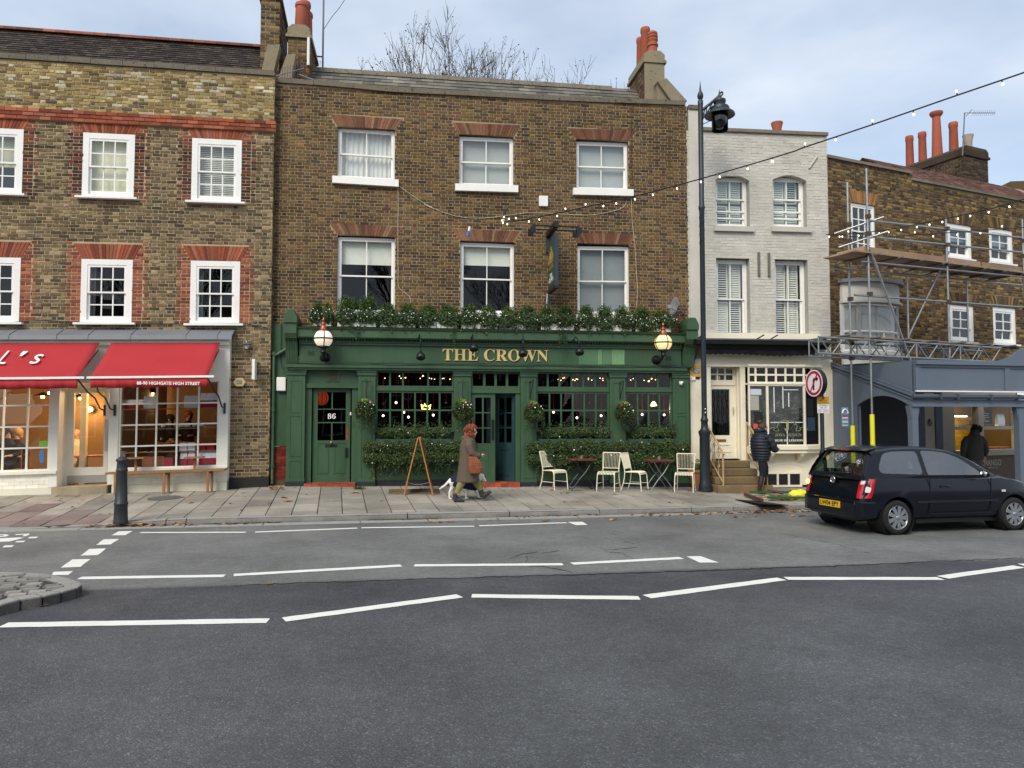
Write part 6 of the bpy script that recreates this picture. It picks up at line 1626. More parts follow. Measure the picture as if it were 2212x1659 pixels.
MB(SIDE.map).prism([(.0,rake(0)),(SD-.03,rake(SD-.03)-.1),(SD-.03,fz1+.08),(0,fz1+.08)],-.06,-.052).build('end_boarding',BG,porch)
mb=MB(SIDE.map);p0=si('O',706,700)[0]
mb.box(p0,al-.0,.0,spr,-.1,.012);mb.build('post',BG,porch)
for x0,x1 in((.02,.17),(po('X',2140,900)[0],po('X',2140,900)[0]+.16)):
 mb=MB(PORCH.map);mb.box(x0,x1,-.15,gz0-.02,-.16,-.01);mb.prism([(x0-.06,gz0-.02),(x1+.06,gz0-.02),(x1,gz0-.35),(x0,gz0-.35)],-.15,-.02);mb.build('post',BG,porch)
  # shop wall
random.seed(6)
SWN=.06
def xs(x,n=SWN,y=800):return RED.px('X',x,y,n)[0]
def xt(y,x=1800,n=SWN):return RED.px('X',x,y,n)[1]
mat('shop_beige','#a39a8c',.6,.08,3);mat('navy_paint','#22364a',.5,.1,3);mat('shop_brown','#5a4635',.6,.12,4)
mb=MB(RED.map);mb.box(0,xs(1065),-.3,2.75,-.1,.0);mb.build('shop_wall',mat('passage_dark','#2a3038',.8,.1,2),red)
for a,b,m in((442,588,'navy_paint'),(760,878,'navy_paint'),(880,1062,'shop_beige')):MB(RED.map).box(xs(a),xs(b),-.2,2.72,.002,.07).build('wall_panel',m,red)
d_=MB(RED.map).box(xs(590),xs(758),-.1,2.6,.002,.05);dd=d_.build('house_door','shop_beige',red)
mb=MB(RED.map);zk=xt(690,670);pts=[(xs(668)+.05*math.cos(R(a)),zk+.07*math.sin(R(a)),.075)for a in range(0,361,30)];mb.tube(pts,.014,6);mb.ball((xs(668),zk+.09,.06),.03);mb.build('door_knocker','black_iron',dd,smooth=True)
w0,wm0,wm1,w1_=xs(1065),xs(1475),xs(1560),xs(2100)
zt_,zr,zs,zsb=xt(425),xt(770),xt(1122),xt(1205)
mb=MB(RED.map)
mb.box(wm0,wm1,zs,zt_,-.1,.05);mb.box(w0-.02,w0+.05,zs,zt_+.05,-.1,.05);mb.box(w1_-.05,w1_+.1,zs,zt_+.05,-.1,.05)
mb.box(w0,w1_,zr-.04,zr+.06,-.1,.045);mb.box(w0,w1_,zt_-.0,2.76,-.1,.05);mb.box(w0-.05,w1_+.1,zsb,zs,-.2,.22);mb.build('serving_hatch_frame','shop_beige',red)
for a,b in((w0+.05,wm0),(wm1,w1_-.05)):MB(RED.map).quad((a,zr+.06,-.04),(b,zr+.06,-.04),(b,zt_,-.04),(a,zt_,-.04)).build('pane','glass_low',red)
sr=MB(RED.map).box(w0-.0,w1_+.05,-.2,zsb-.06,-.1,.1).box(w0-.03,w1_+.07,zsb-.06,zsb-.002,-.1,.14).build('stall_riser','shop_brown',red)
text('riser_lettering','CHANGO',.3,mat('letter_grey','#b9b4ab',.6),sr,RED.map(xs(1832,.1,1330),xt(1380,1700,.1),.102),RED.th,.002,width=(xs(1832,.1)-xs(1612,.1))*6/4.1,height=xt(1285,1700,.1)-xt(1380,1700,.1),align='CENTER').location-=RED.a*(xs(1832,.1)-xs(1612,.1))*6/4.1/2
text('riser_lettering','-EMPANADAS-',.1,'letter_grey',sr,RED.map(xs(1685,.1),xt(1430,1700,.1),.102),RED.th,.002,width=xs(1770,.1)-xs(1600,.1))
  # lit kitchen behind the hatch
brickmat('yellow_tile',['#d9b23a','#d2aa33','#dfba48'],.3,.05,.1,.06,.08)
kr=room(RED,red,w0-.3,w1_+.3,.3,2.75,-.1,-1.6,mat('kitchen_wall','#6d5a34',.8),'kitchen')
bk=MB(RED.map).box(w0-.2,w1_+.25,zs-.3,2.6,-1.58,-1.55).build('tiled_wall',mat('grout','#8f7423',.8),red)
th_,tw_=.135,.27;r_=0;y=zs-.1
while y<zr+.3:
 x=w0-.2-(tw_/2 if r_%2 else 0)
 while x<w1_+.2:
  MB(RED.map).box(max(x,w0-.2)+.004,x+tw_-.004,y+.004,y+th_-.004,-1.551,-1.54).build('wall_tile','yellow_tile',bk);x+=tw_
 y+=th_;r_+=1
kl=thing('kitchen_lamp','warm strip lamp lighting the yellow tiled kitchen behind the hatch','lamp',RED.map((w0+w1_)/2,zr+.35,-.9))
MB(RED.map).box((w0+w1_)/2-.5,(w0+w1_)/2+.5,zr+.33,zr+.37,-.95,-.85).build('tube',emitmat('strip_warm','#ffd79a',6.0),kl);point(kl,RED.map((w0+w1_)/2,zr+.25,-.9),28,(1,.8,.5))
tr=thing('pastry_tray','tray of golden pastries on the serving hatch counter','tray',RED.map(wm1+.5,zs,-.1));MB(RED.map).box(wm1+.1,w1_-.15,zs+.002,zs+.02,-.3,.0).build('tray','steel',tr)
emp=MB().ball((0,0,.03),.06,sc_=(1.2,.8,.55),seg=8,rings=5).mesh('pastry','bread',smooth=True)
for i in range(9):
 for j in range(2):
  o=bpy.data.objects.new('pastry',emp);COL.objects.link(o);o.location=RED.map(lerp(wm1+.18,w1_-.25,i/8),zs+.022,-.08-.14*j);o.rotation_euler=(0,0,random.uniform(0,3));put(o,tr)
mb_=MB(RED.map).box(wm1+.1,wm1+.9,zr+.12,zt_-.05,-.3,-.28);mn=tag(mb_.build('menu_board','black_matt'),'black menu board with white lines hanging in the hatch toplight','board')
for j in range(7):y=lerp(zr+.2,zt_-.1,j/6);MB(RED.map).box(wm1+.16,wm1+random.uniform(.5,.8),y,y+.018,-.279,-.277).build('chalk_line','paper_white',mn)
for k,x in enumerate((wm1+1.05,wm1+1.2)):
 o=tag(link_mesh('carrier_bag',BAGW),['white carrier bag standing behind the right hatch toplight, the left one','white carrier bag standing behind the right hatch toplight, the right one'][k],'bag','carrier bags in the hatch');o.location=RED.map(x-.9+.9,zr+.062,-.2);o.rotation_euler=(0,0,RED.th);o.scale=(1.1,1,1.5)
  # far gable peeping over the roof
fg=thing('far_gable','brick gable peeping over the red roof at the right edge','building',RED.map(11,6,-6));q0,q1=at_y('E',2050,1080,30),at_y('E',2212,1030,30)
MB().prism([(q0.x,q0.z-4),(q1.x+4,q0.z-4),(q1.x+4,q1.z+.3),(q1.x,q1.z),(q0.x+.3,q0.z+.25),(q0.x,q0.z)],30,31,order=lambda a,b,c:(a,c,b)).build('wall','sooty_brick',fg)
  # ================================================================== scaffold in front of the corner house
random.seed(71)
scf=thing('scaffold','galvanised tube scaffold with timber deck in front of the corner house','scaffold',RED.map(.5,0,1.0))
NI,NO=1.05,1.75
def tp(c,x,y,n):s,t=RED.px(c,x,y,n);return RED.map(s,t,n)
def stube(name,a,b,r=.025,m='galv',ext=0.0):
 A,B=tp(*a),tp(*b);d=(B-A).normalized()
 return MB().tube([A-d*ext,B+d*ext],r,10).build(name,m,scf,smooth=True,sharp=60)
def vert(c,x,ytop,n,zlow):
 s,t=RED.px(c,x,ytop,n);A=RED.map(s,t,n);B=RED.map(s,zlow,n)
 MB().tube([B,A],.025,10).build('standard','galv',scf,smooth=True,sharp=60);return s
g_=lambda s,n:pave_z(*RED.map(s,0,n).xy)
sA=vert('N',672,40,NI,.05);sB=vert('N',838,-180+100,NO,.02);sB2=sB
sC=vert('N',1530,350,NO,RED.px('N',1550,1590,NO)[1]);sD=vert('N',2195,362,NO,RED.px('N',2200,1500,NO)[1])
vert('N',1192,845,NI,RED.px('N',1200,1395,NI)[1]);vert('N',1712,885,NI,RED.px('N',1715,1430,NI)[1])
for nm,a,b in[('guard_rail',('N',845,370,NO),('N',2190,522,NO)),('guard_rail',('N',930,520,NO),('N',2190,650,NO)),('guard_rail',('N',560,487,NI),('N',990,342,NO+.12)),('guard_rail',('N',600,607,NI),('N',1030,467,NO+.12)),
                 ('ledger',('N',800,730,NO),('N',2200,862,NO)),('ledger',('N',545,790,NI),('N',2195,935,NI)),('ledger',('N',735,1020,NO),('N',2205,1128,NO)),
                 ('brace',('N',870,618,NO+.06),('N',1225,1595,NO+.06)),('brace',('N',1560,640,NO-.06),('N',1212,1372,NI))]:stube(nm,a,b)
deck_t=RED.px('N',1500,735,NO)[1]
def RT(name,s0,t0,n0,s1,t1,n1,r=.025,m='galv'):MB(RED.map).tube([(s0,t0,n0),(s1,t1,n1)],r,8).build(name,m,scf,smooth=True,sharp=60)
s_a,s_b=sB-.1,RED.px('N',2212,800,NO)[0]
for i in range(8):s_=lerp(s_a+.2,s_b-.2,i/7);RT('transom',s_,deck_t-.065,NI-.3,s_+.02,deck_t-.065,NO+.22,m='galv_dull')
brickmat('scaffold_board',['#a1876f','#967d66','#ab927a','#8c745f','#9d846d'],.85,.4,.25,.15)
for k in range(4):
 n0=NI-.12+k*.228;x=s_a-.45
 while x<s_b:
  e=min(x+3.9-.5*(k%2),s_b);mb=MB(RED.map);mb.box(x+.005,e-.005,deck_t-.035,deck_t+.003,n0,n0+.222);mb.build('deck_board','scaffold_board',scf);x=e
tz=RED.px('N',1400,665,NO+.03)[1]
for a,b in((s_a+.02,RED.px('N',1848,760,NO)[0]),(RED.px('N',1870,760,NO)[0],s_b)):MB(RED.map).box(a,b-.005,deck_t+.004,tz,NO-.08,NO-.04).build('toe_board','scaffold_board',scf)
MB(RED.map).box(s_a-.02,s_a+.018,deck_t+.004,tz,NI-.1,NO-.03).build('toe_board','scaffold_board',scf)
  # ladder beams at first-floor level
bt0,bt1=RED.px('N',1300,1572,NO)[1],RED.px('N',1300,1442,NO)[1]
xl,xr=RED.px('N',405,1430,NO)[0],RED.px('N',2080,1490,NO)[0]
for n_,xa,xb in((NO+.05,xl,xr-.4),(NI,xl+.5,xr)):
 RT('ladder_beam_chord',xa,bt1,n_,xb,bt1,n_,.024);RT('ladder_beam_chord',xa,bt0,n_,xb,bt0,n_,.024)
 k=int((xb-xa)/.38)
 for i in range(k):
  a,b=lerp(xa,xb,i/k),lerp(xa,xb,(i+1)/k)
  RT('lacing',a+.02,bt0 if i%2 else bt1,n_,b-.02,bt1 if i%2 else bt0,n_,.016)
  if i%4==0:RT('lacing',a,bt0,n_,a,bt1,n_,.018)
for i in range(7):s_=lerp(xl+.7,xr-.2,i/6);RT('transom',s_,bt1+.05,NI-.2,s_+.02,bt1+.05,NO+.3,m='galv_dull')
for k in range(2):MB(RED.map).box(xl+1.0,xr-.4,bt1+.078,bt1+.112,NI+.1+k*.24,NI+.1+k*.24+.225).build('deck_board','scaffold_board',scf)
  # couplers where tubes cross
cp_=MB().box(-.045,.045,-.05,.05,-.045,.045).mesh('coupler',mat('rusty_steel','#5f4f45',.6,.25,9,metal=.5))
for s_,n_ in((sB,NO),(sC,NO),(sD,NO),(sA,NI)):
 for t_ in(deck_t-.03,RED.px('N',1500,440,NO)[1],RED.px('N',1500,580,NO)[1],RED.px('N',1500,1075,NO)[1],bt1,bt0):
  o=bpy.data.objects.new('coupler',cp_);COL.objects.link(o);o.location=RED.map(s_,t_,n_+.02);o.rotation_euler=(0,0,RED.th);put(o,scf)
mat('foam_yellow','#e8e02a',.7,.06,5)
for s_,n_,ya,yb in((sA,NI,610,860),(sB,NO,512,860)):
 z1=RED.px('O',890 if n_==NO else 660,ya,n_)[1];MB(RED.map).tube([(s_,.35,n_),(s_,z1,n_)],.052,12).build('foam_sleeve','foam_yellow',scf,smooth=True,sharp=60)
  # safety notice tied to the inner standard
a,b=RED.px('O',622,450,NI+.05),RED.px('O',685,618,NI+.05)
nb=thing('safety_notice','blue and red notice board tied to the left scaffold tube','sign',RED.map((a[0]+b[0])/2,b[1],NI+.05))
MB(RED.map).box(a[0],b[0],b[1],a[1],NI+.045,NI+.05).build('board',mat('notice_blue','#6f9cb5',.5,.05,3),nb)
for f0,f1,m in((.5,.6,mat('notice_red','#b5475a',.5)),(.42,.48,'paper_white'),(.05,.09,'paper_white'),(.12,.16,'notice_red'),(.25,.29,'paper_white'),(.19,.22,'paper_white')):MB(RED.map).box(a[0]+.02,b[0]-.02,lerp(b[1],a[1],f0),lerp(b[1],a[1],f1),NI+.0505,NI+.053).build('print_line',m,nb)
mb=MB(RED.map);cxn=(a[0]+b[0])/2;mb.tube([(cxn+.09*math.cos(R(q)),lerp(b[1],a[1],.68)+.10*math.sin(R(q)),NI+.056)for q in range(0,181,20)],.02,6);mb.build('print_line','paper_white',nb)
  # ================================================================== lamp post
lp0=on_pave('K',1940,1405)
YL=lp0.y
def lz(c,x,y):return at_y(c,x,y,YL).z
PI_='post_iron'
lamp=thing('street_lamp','tall dark blue-green cast iron lamp post with bracket lantern','street lamp',lp0)
mpx=1580/YL
b=lp0.z;zc=lz('K',1930,880);zc2=lz('K',1930,770)
def dr(px):return px/2.212*2212/4032/mpx/2  # width in crop K pixels -> radius in metres
z_top=lz('Z',160,245)
prof=[(dr(125),0),(dr(125),.05),(dr(108),.07),(dr(112),.14),(dr(96),.2),(dr(90),.35),(dr(86),zc-b-.12),(dr(92),zc-b-.1),(dr(104),zc-b-.04),(dr(104),zc-b),(dr(78),zc-b+.03),(dr(60),zc-b+.08),(dr(56),zc2-b-.08),(dr(66),zc2-b-.06),(dr(66),zc2-b-.02),(dr(50),zc2-b+.02),(dr(46),zc2-b+.2)]
zr_=[lz('L',345,270),lz('L',345,250)]
tall=[(dr(44),zr_[0]-b-.05),(dr(56),zr_[0]-b),(dr(56),zr_[1]-b),(dr(44),zr_[1]-b+.03),(dr(44),z_top-b-.1)]
MB().lathe(prof+tall,lp0,20).build('column',PI_,lamp,smooth=True)
mb=MB()
for k in range(10):
 a=2*math.pi*k/10;mb.box(lp0.x+dr(100)*math.cos(a)-.012,lp0.x+dr(100)*math.cos(a)+.012,lp0.y+dr(100)*math.sin(a)-.012,lp0.y+dr(100)*math.sin(a)+.012,b+.09,b+.17)
mb.build('base_ornament',PI_,lamp)
MB().lathe([(dr(48),-.1),(dr(48),.0),(dr(30),.03),(dr(48),.07),(dr(54),.12),(dr(46),.18),(dr(22),.24),(dr(16),.3),(.0,.52)],(lp0.x,lp0.y,z_top),16).build('finial',PI_,lamp,smooth=True)
def zp(x,y,dy=0.0):v=at_y('Z',x,y,YL+dy);return v
A_,B_=zp(172,385),zp(428,175)
mb=MB();mb.tube([A_,zp(300,285),B_],.035,8);mb.tube(spline([zp(180,550),zp(195,510),zp(222,450),zp(228,385),zp(245,345)],4),.018,6);mb.tube(spline([zp(222,460),zp(255,385),zp(262,335)],4),.016,6);mb.tube(spline([zp(235,440),zp(285,360),zp(335,265)],4),.02,6);mb.tube([zp(190,548),zp(315,490)],.010,5)
mb.tube(spline([zp(400,195),zp(420,160),zp(450,135),zp(460,160),zp(435,195)],4),.022,6);mb.build('bracket',PI_,lamp,smooth=True)
lc=zp(422,215);k=1/698*220*2212/4032/mpx  # Z pixel -> metres
MB().lathe([(0,120*k),(6*k,95*k),(14*k,60*k),(14*k,30*k),(24*k,0),(30*k,-10*k),(76*k,-20*k),(80*k,-35*k),(76*k,-55*k),(66*k,-80*k),(66*k,-95*k),(110*k,-110*k),(122*k,-130*k),(122*k,-155*k),(185*k,-205*k),(190*k,-225*k),(180*k,-222*k),(120*k,-185*k),(100*k,-180*k)],lc,24).build('lantern_hood',PI_,lamp,smooth=True)
MB().lathe([(96*k,-180*k),(94*k,-290*k),(75*k,-360*k),(40*k,-395*k),(0,-405*k)],lc,20).build('lantern_bowl',mat('dark_glass','#11151a',.06,.05,2,spec=.8),lamp,smooth=True)
  # half shade on the far side of the bowl
mb=MB();N=12
for i in range(N):
 a0,a1=R(-20+220*i/N),R(-20+220*(i+1)/N);r_=100*k
 mb.quad((lc.x+r_*math.cos(a0),lc.y+r_*math.sin(a0),lc.z-180*k),(lc.x+r_*math.cos(a1),lc.y+r_*math.sin(a1),lc.z-180*k),(lc.x+r_*math.cos(a1),lc.y+r_*math.sin(a1),lc.z-415*k),(lc.x+r_*math.cos(a0),lc.y+r_*math.sin(a0),lc.z-415*k))
mb.build('glare_shield','black_iron',lamp,smooth=True,sharp=80)
MB().box(lp0.x-.02,lp0.x+.05,YL-dr(50)-.005,YL-dr(50)+.004,lz('K',1925,745),lz('K',1925,665)).build('sticker','black_matt',lamp)
for y0,y1 in((690,680),(722,712)):MB().box(lp0.x-.01,lp0.x+.02,YL-dr(50)-.009,YL-dr(50)-.005,lz('K',1925,y0),lz('K',1925,y1)).build('sticker','paper_white',lamp)
mb=MB();zz=lz('L',345,600);pts=[(lp0.x+(dr(46))*math.cos(q*.55),lp0.y+dr(46)*math.sin(q*.55),zz+q*.018)for q in range(60)];mb.tube(pts,.007,5);mb.build('wrapped_cable','cable_black',lamp)
  # ================================================================== bollard
bo=on_pave('Q',780,340);bo=on_ground(lambda x,y:pave_z(x,y),'Q',778,343)
mpb=1580/bo.y;kb=1/2.212*2212/4032/mpb
def bz(y):return at_y('G',1060,y,bo.y).z-bo.z
H_=bz(1100)
bol=thing('bollard','weathered dark cast iron cannon bollard on the kerb','bollard',bo)
pr=[(60*kb,0),(60*kb,.03),(57*kb,.05),(52*kb,bz(1525)),(56*kb,bz(1520)),(58*kb,bz(1512)),(56*kb,bz(1502)),(50*kb,bz(1495)),(43*kb,bz(1235)),(46*kb,bz(1228)),(48*kb,bz(1218)),(44*kb,bz(1210)),(40*kb,bz(1150)),(48*kb,bz(1140)),(50*kb,bz(1130)),(46*kb,bz(1122)),(30*kb,bz(1115)),(27*kb,bz(1107)),(16*kb,bz(1101)),(0,bz(1099))]
MB().lathe(pr,bo,20).build('shaft','bollard_iron',bol,smooth=True,sharp=50)
  # ================================================================== traffic signs
YS=15.3
sp=at_y('M',1770,1440,YS);sp.z=pave_z(sp.x,sp.y);sgn=thing('sign_post','black post carrying a round no-right-turn sign and parking plates','sign',sp)
def sz(c,x,y,d=0.0):return at_y(c,x,y,YS-d)
MB().lathe([(.085,0),(.085,.6-.0),(.075,sz('M',1770,1350).z-sp.z),(.042,sz('M',1770,1335).z-sp.z+.06),(.042,sz('M',1770,640).z-sp.z)],sp,12).build('post','black_iron',sgn,smooth=True)
yaw=R(76)  # the disc is turned towards oncoming traffic on the left
ctr=sz('M',1672,577,.09);rr=(sz('M',1672,430).z-sz('M',1672,725).z)/2
ax_=Vector((math.cos(-yaw),math.sin(-yaw),0));nx_=Vector((math.sin(-yaw),-math.cos(-yaw),0));fx=lambda a,b,c:ctr+ax_*a+Vector((0,0,b))+nx_*c
def disc(r0,r1,c0,c1,m,name):
 mb=MB(fx);N=40
 for i in range(N):
  a,b=2*math.pi*i/N,2*math.pi*(i+1)/N
  mb.quad((r0*math.cos(a),r0*math.sin(a),c1),(r0*math.cos(b),r0*math.sin(b),c1),(r1*math.cos(b),r1*math.sin(b),c1),(r1*math.cos(a),r1*math.sin(a),c1))
  mb.quad((r1*math.cos(a),r1*math.sin(a),c0),(r1*math.cos(b),r1*math.sin(b),c0),(r1*math.cos(b),r1*math.sin(b),c1),(r1*math.cos(a),r1*math.sin(a),c1))
 mb.build(name,m,sgn,smooth=True,sharp=50)
mat('sign_white','#e6e4e6',.35,.03);mat('sign_red','#b9222e',.35,.04);mat('sign_black','#0f0f12',.4)
mb=MB(fx);N=40;mb.prism([(rr*math.cos(2*math.pi*i/N),rr*math.sin(2*math.pi*i/N))for i in range(N)],-.11,-.0);mb.build('sign_case','sign_black',sgn)
disc(0.001,rr*.985,-.005,.004,'sign_white','sign_face');disc(rr*.70,rr*.90,.004,.006,'sign_red','red_ring')
mb=MB(fx);w_=rr*.085;mb.prism([(-rr*.02-w_,-rr*.5),(-rr*.02+w_,-rr*.5),(-rr*.02+w_,rr*.1),(rr*.06+w_,rr*.20),(rr*.32,rr*.20),(rr*.32,rr*.10),(rr*.52,rr*.30),(rr*.32,rr*.48),(rr*.32,rr*.38),(rr*.02,rr*.38),(-rr*.02-w_,rr*.22)],.004,.0075);mb.build('turn_arrow','sign_black',sgn)
mb=MB(fx);d1=Vector((math.cos(R(58)),math.sin(R(58))));d2=Vector((-d1.y,d1.x));q=[d1*(rr*.74*a)+d2*(rr*.06*b)for a,b in((-1,-1),(1,-1),(1,1),(-1,1))];mb.prism([(v.x,v.y)for v in q],.0076,.009);mb.build('red_bar','sign_red',sgn)
a,b2,c_=sz('M',1708,725,.06),sz('M',1838,808,.06),sz('M',1838,902,.06)
PS=Frame((a.x,a.y),0);wdt=b2.x-a.x
MB(PS.map).box(0,wdt,c_.z,b2.z-.002,-.01,0).build('white_plate','sign_white',sgn);MB(PS.map).box(0,wdt,b2.z,a.z,-.01,.0).build('yellow_plate',mat('plate_yellow','#d9a520',.4,.04),sgn)
hh=(a.z-c_.z)
for tx,f,w in(('Mon - Fri',.72,.62),('8 am - 6.30 pm',.58,.86),('No loading',.40,.72),('Mon - Fri',.28,.52),('8.00 - 9.30 am',.15,.86),('5.00 - 6.30 pm',.03,.86)):text('sign_lettering',tx,.06,'sign_black',sgn,PS.map(wdt/2,c_.z+hh*f,.002),0,.001,width=wdt*w,height=hh*.085)
mb=MB(PS.map);mb.prism([(wdt/2+.03*math.cos(R(q)),c_.z+hh*.91+.03*math.sin(R(q)))for q in range(0,360,30)],.001,.003);mb.build('clearway_dot','sign_red',sgn)
  # ================================================================== strings of festoon lights
emitmat('bulb_lit','#fff1cf',1.6)
bulb_m=MB();bulb_m.lathe([(.0,.0),(.012,.0),(.015,-.03),(.017,-.06),(.012,-.065)],seg=8,mi=0);bulb_m.lathe([(.012,-.065),(.024,-.085),(.027,-.105),(.02,-.13),(.0,-.138)],seg=10,mi=1)
BULB=bulb_m.mesh('bulb',['cable_black','bulb_lit'],smooth=True)
def festoon(pts,bulbs,label,rc=.012,k=.62):
 """pts: photo points with their distance; bulbs: photo points of the single bulbs (1 = hanging, -1 = standing up)"""
 P_=[at_y(c,x,y,Y)for c,x,y,Y in pts];th=thing('festoon_string',label,'string lights',P_[0],group='strings of festoon bulbs')
 S_=spline(P_,6);MB().tube(S_,rc,6).build('cable','cable_black',th,smooth=True)
 for c,x,y,sg in bulbs:
  r_=ray(c,x,y);best=min(S_,key=lambda p:(p-Vector((0,0,CAMH))).normalized().cross(r_.normalized()).length)
    # nearest point on the polyline
  bd=None
  for u,v in zip(S_,S_[1:]):
   for f in(0,.25,.5,.75):
    p=u.lerp(v,f);d=(p-Vector((0,0,CAMH))).normalized().cross(r_.normalized()).length
    if bd is None or d<bd[0]:bd=(d,p)
  o=bpy.data.objects.new('bulb',BULB);COL.objects.link(o);o.location=bd[1];a=random.uniform(-.35,.35);o.scale=(k,k,k)
  o.rotation_euler=(0 if sg>0 else math.pi,a,0);put(o,th)
festoon([('C',0,1640,17.0),('I',200,160,16.9),('I',640,90,16.0),('C',610,1640,15.6),('C',980,1560,14.8),('C',1530,1415,13.9),('C',2212,1215,12.9),('E',470,765,12.4),('E',1010,585,11.8),('E',1660,360,11.2),('E',2212,172,10.7),('E',2700,0,10.2)],
  [('H',1835,180,1),('H',1905,185,1),('H',1992,150,1),('H',2085,155,-1),('I',5,150,1),('I',90,155,-1),('I',212,165,1),('I',230,140,-1),('I',285,105,-1),('I',400,145,1),('I',493,120,1),('I',650,98,1),('I',726,70,-1),('C',608,1610,-1),('C',755,1620,1),('C',850,1605,1),('C',995,1575,1),('C',1143,1530,1),('C',1335,1495,1),
         ('C',1523,1435,1),('C',1683,1400,1),('C',1905,1330,1),('C',2110,1275,1),('E',235,875,1),('E',467,725,-1),('E',730,715,1),('E',995,560,-1),('E',1335,515,1),('E',1670,325,-1),('E',2050,265,1)],'string of lit bulbs rising from the pub wall to the upper right')
festoon([('N',490,492,17.9),('N',700,488,17.6),('N',1000,455,17.2),('N',1300,402,16.6),('N',1600,340,15.8),('N',1900,275,15.0),('N',2212,185,14.2),('N',2600,60,13.5)],[('N',520,515,1),('N',605,510,1),('N',625,508,1),('N',690,455,-1),('N',770,490,1),('N',950,470,1),('N',1020,462,1),('N',1130,410,1),('N',1270,405,1),('N',1385,408,1),('N',1500,390,1),('N',1640,355,1),('N',1745,315,1),('N',1905,288,1),('N',2080,250,1)],'upper string of bulbs crossing the scaffolded house',.011)
festoon([('N',490,494,17.85),('N',900,520,17.6),('N',1260,498,17.4),('N',1600,475,17.2),('N',1900,455,17.0),('N',2212,432,16.8),('N',2500,415,16.6)],[('N',885,530,1),('N',1080,515,1),('N',1255,488,-1),('N',1412,515,1),('N',1620,492,1),('N',1828,470,1),('N',2018,440,-1)],'lower string of bulbs crossing the scaffolded house',.010)
pl_=thing('cable_plug','blue and white weatherproof plug hanging on the end of the bulb string','plug',at_y('H',1875,230,16.9));A_=at_y('H',1880,205,16.9);B_=at_y('H',1862,290,16.9)
MB().tube([at_y('H',1838,178,16.95),at_y('H',1890,190,16.9),A_],.008,5).build('lead','cable_black',pl_);MB().tube([A_,A_.lerp(B_,.45)],.028,8).build('socket','white_paint',pl_);MB().tube([A_.lerp(B_,.45),B_],.034,8).build('plug_body',mat('plug_blue','#2c6fb8',.4),pl_)
  # ================================================================== pub fittings: lanterns, swan-neck lights, hanging sign
emitmat('globe_lit','#ffe9d2',.35);emitmat('globe_lit_warm','#ffdf9f',.55)
def lantern(c,gx_,gy,gr,mx_,my,label,gm):
 n=.62 if c=='H' else .72
 s_,t_=PUB.px(c,gx_,gy,n);sm_,tm=PUB.px(c,mx_,my,.24);r_=gr/2.212*2212/4032/(1580/(PUB.map(s_,0,n).y))
 th=thing('globe_lantern',label,'lantern',PUB.map(sm_,tm,.22),group='globe lanterns of the pub')
 C_=PUB.map(s_,t_,n)
 MB().ball(C_,r_,seg=24,rings=16).build('globe',gm,th,smooth=True)
 mb=MB()
 for a in(0,90):
  d=Vector((math.cos(R(a)+.35),math.sin(R(a)+.35),0));pts=[C_+(d*math.cos(R(q))+Vector((0,0,1))*math.sin(R(q)))*r_*1.015 for q in range(0,361,15)];mb.tube(pts,.013,5)
 mb.tube([C_+Vector((math.cos(R(q)),math.sin(R(q)),0))*r_*1.015 for q in range(0,361,15)],.016,5);mb.build('cage','black_iron',th)
 MB().lathe([(r_*.62,r_*.82),(r_*.5,r_*.98),(r_*.42,r_*1.05),(r_*.36,r_*1.3),(r_*.2,r_*1.5),(r_*.28,r_*1.62),(r_*.26,r_*1.72),(r_*.12,r_*1.8),(r_*.12,r_*1.95),(r_*.17,r_*2.05),(r_*.05,r_*2.3),(0,r_*2.48)],C_,16).build('finial','copper',th,smooth=True)
 MB().lathe([(r_*.6,-r_*.8),(r_*.62,-r_*.95),(r_*.3,-r_*1.02),(r_*.24,-r_*1.3),(r_*.32,-r_*1.45),(r_*.2,-r_*1.6),(.0,-r_*1.7)],C_,14).build('holder','black_iron',th,smooth=True)
 P1=PUB.map(s_,t_-r_*1.5,n);mb=MB();mb.tube(spline([P1,PUB.map(lerp(s_,sm_,.4),tm-.04,lerp(n,.3,.5)),PUB.map(sm_,tm,.25)],4),.03,8);
 for a in range(0,1):mb.tube([PUB.map(sm_,tm,.22),PUB.map(sm_,tm,.26),PUB.map(sm_,tm,.31)],[.12,.10,.06],14)
 mb.build('bracket','black_iron',th,smooth=True)
 return th
l1=lantern('H',604,1180,80,618,1345,'white globe lantern with copper finial left on the pub fascia',MATS['globe_lit'])
l2=lantern('I',1574,1215,75,1515,1365,'warmer glowing globe lantern with copper finial right on the pub fascia',MATS['globe_lit_warm'])
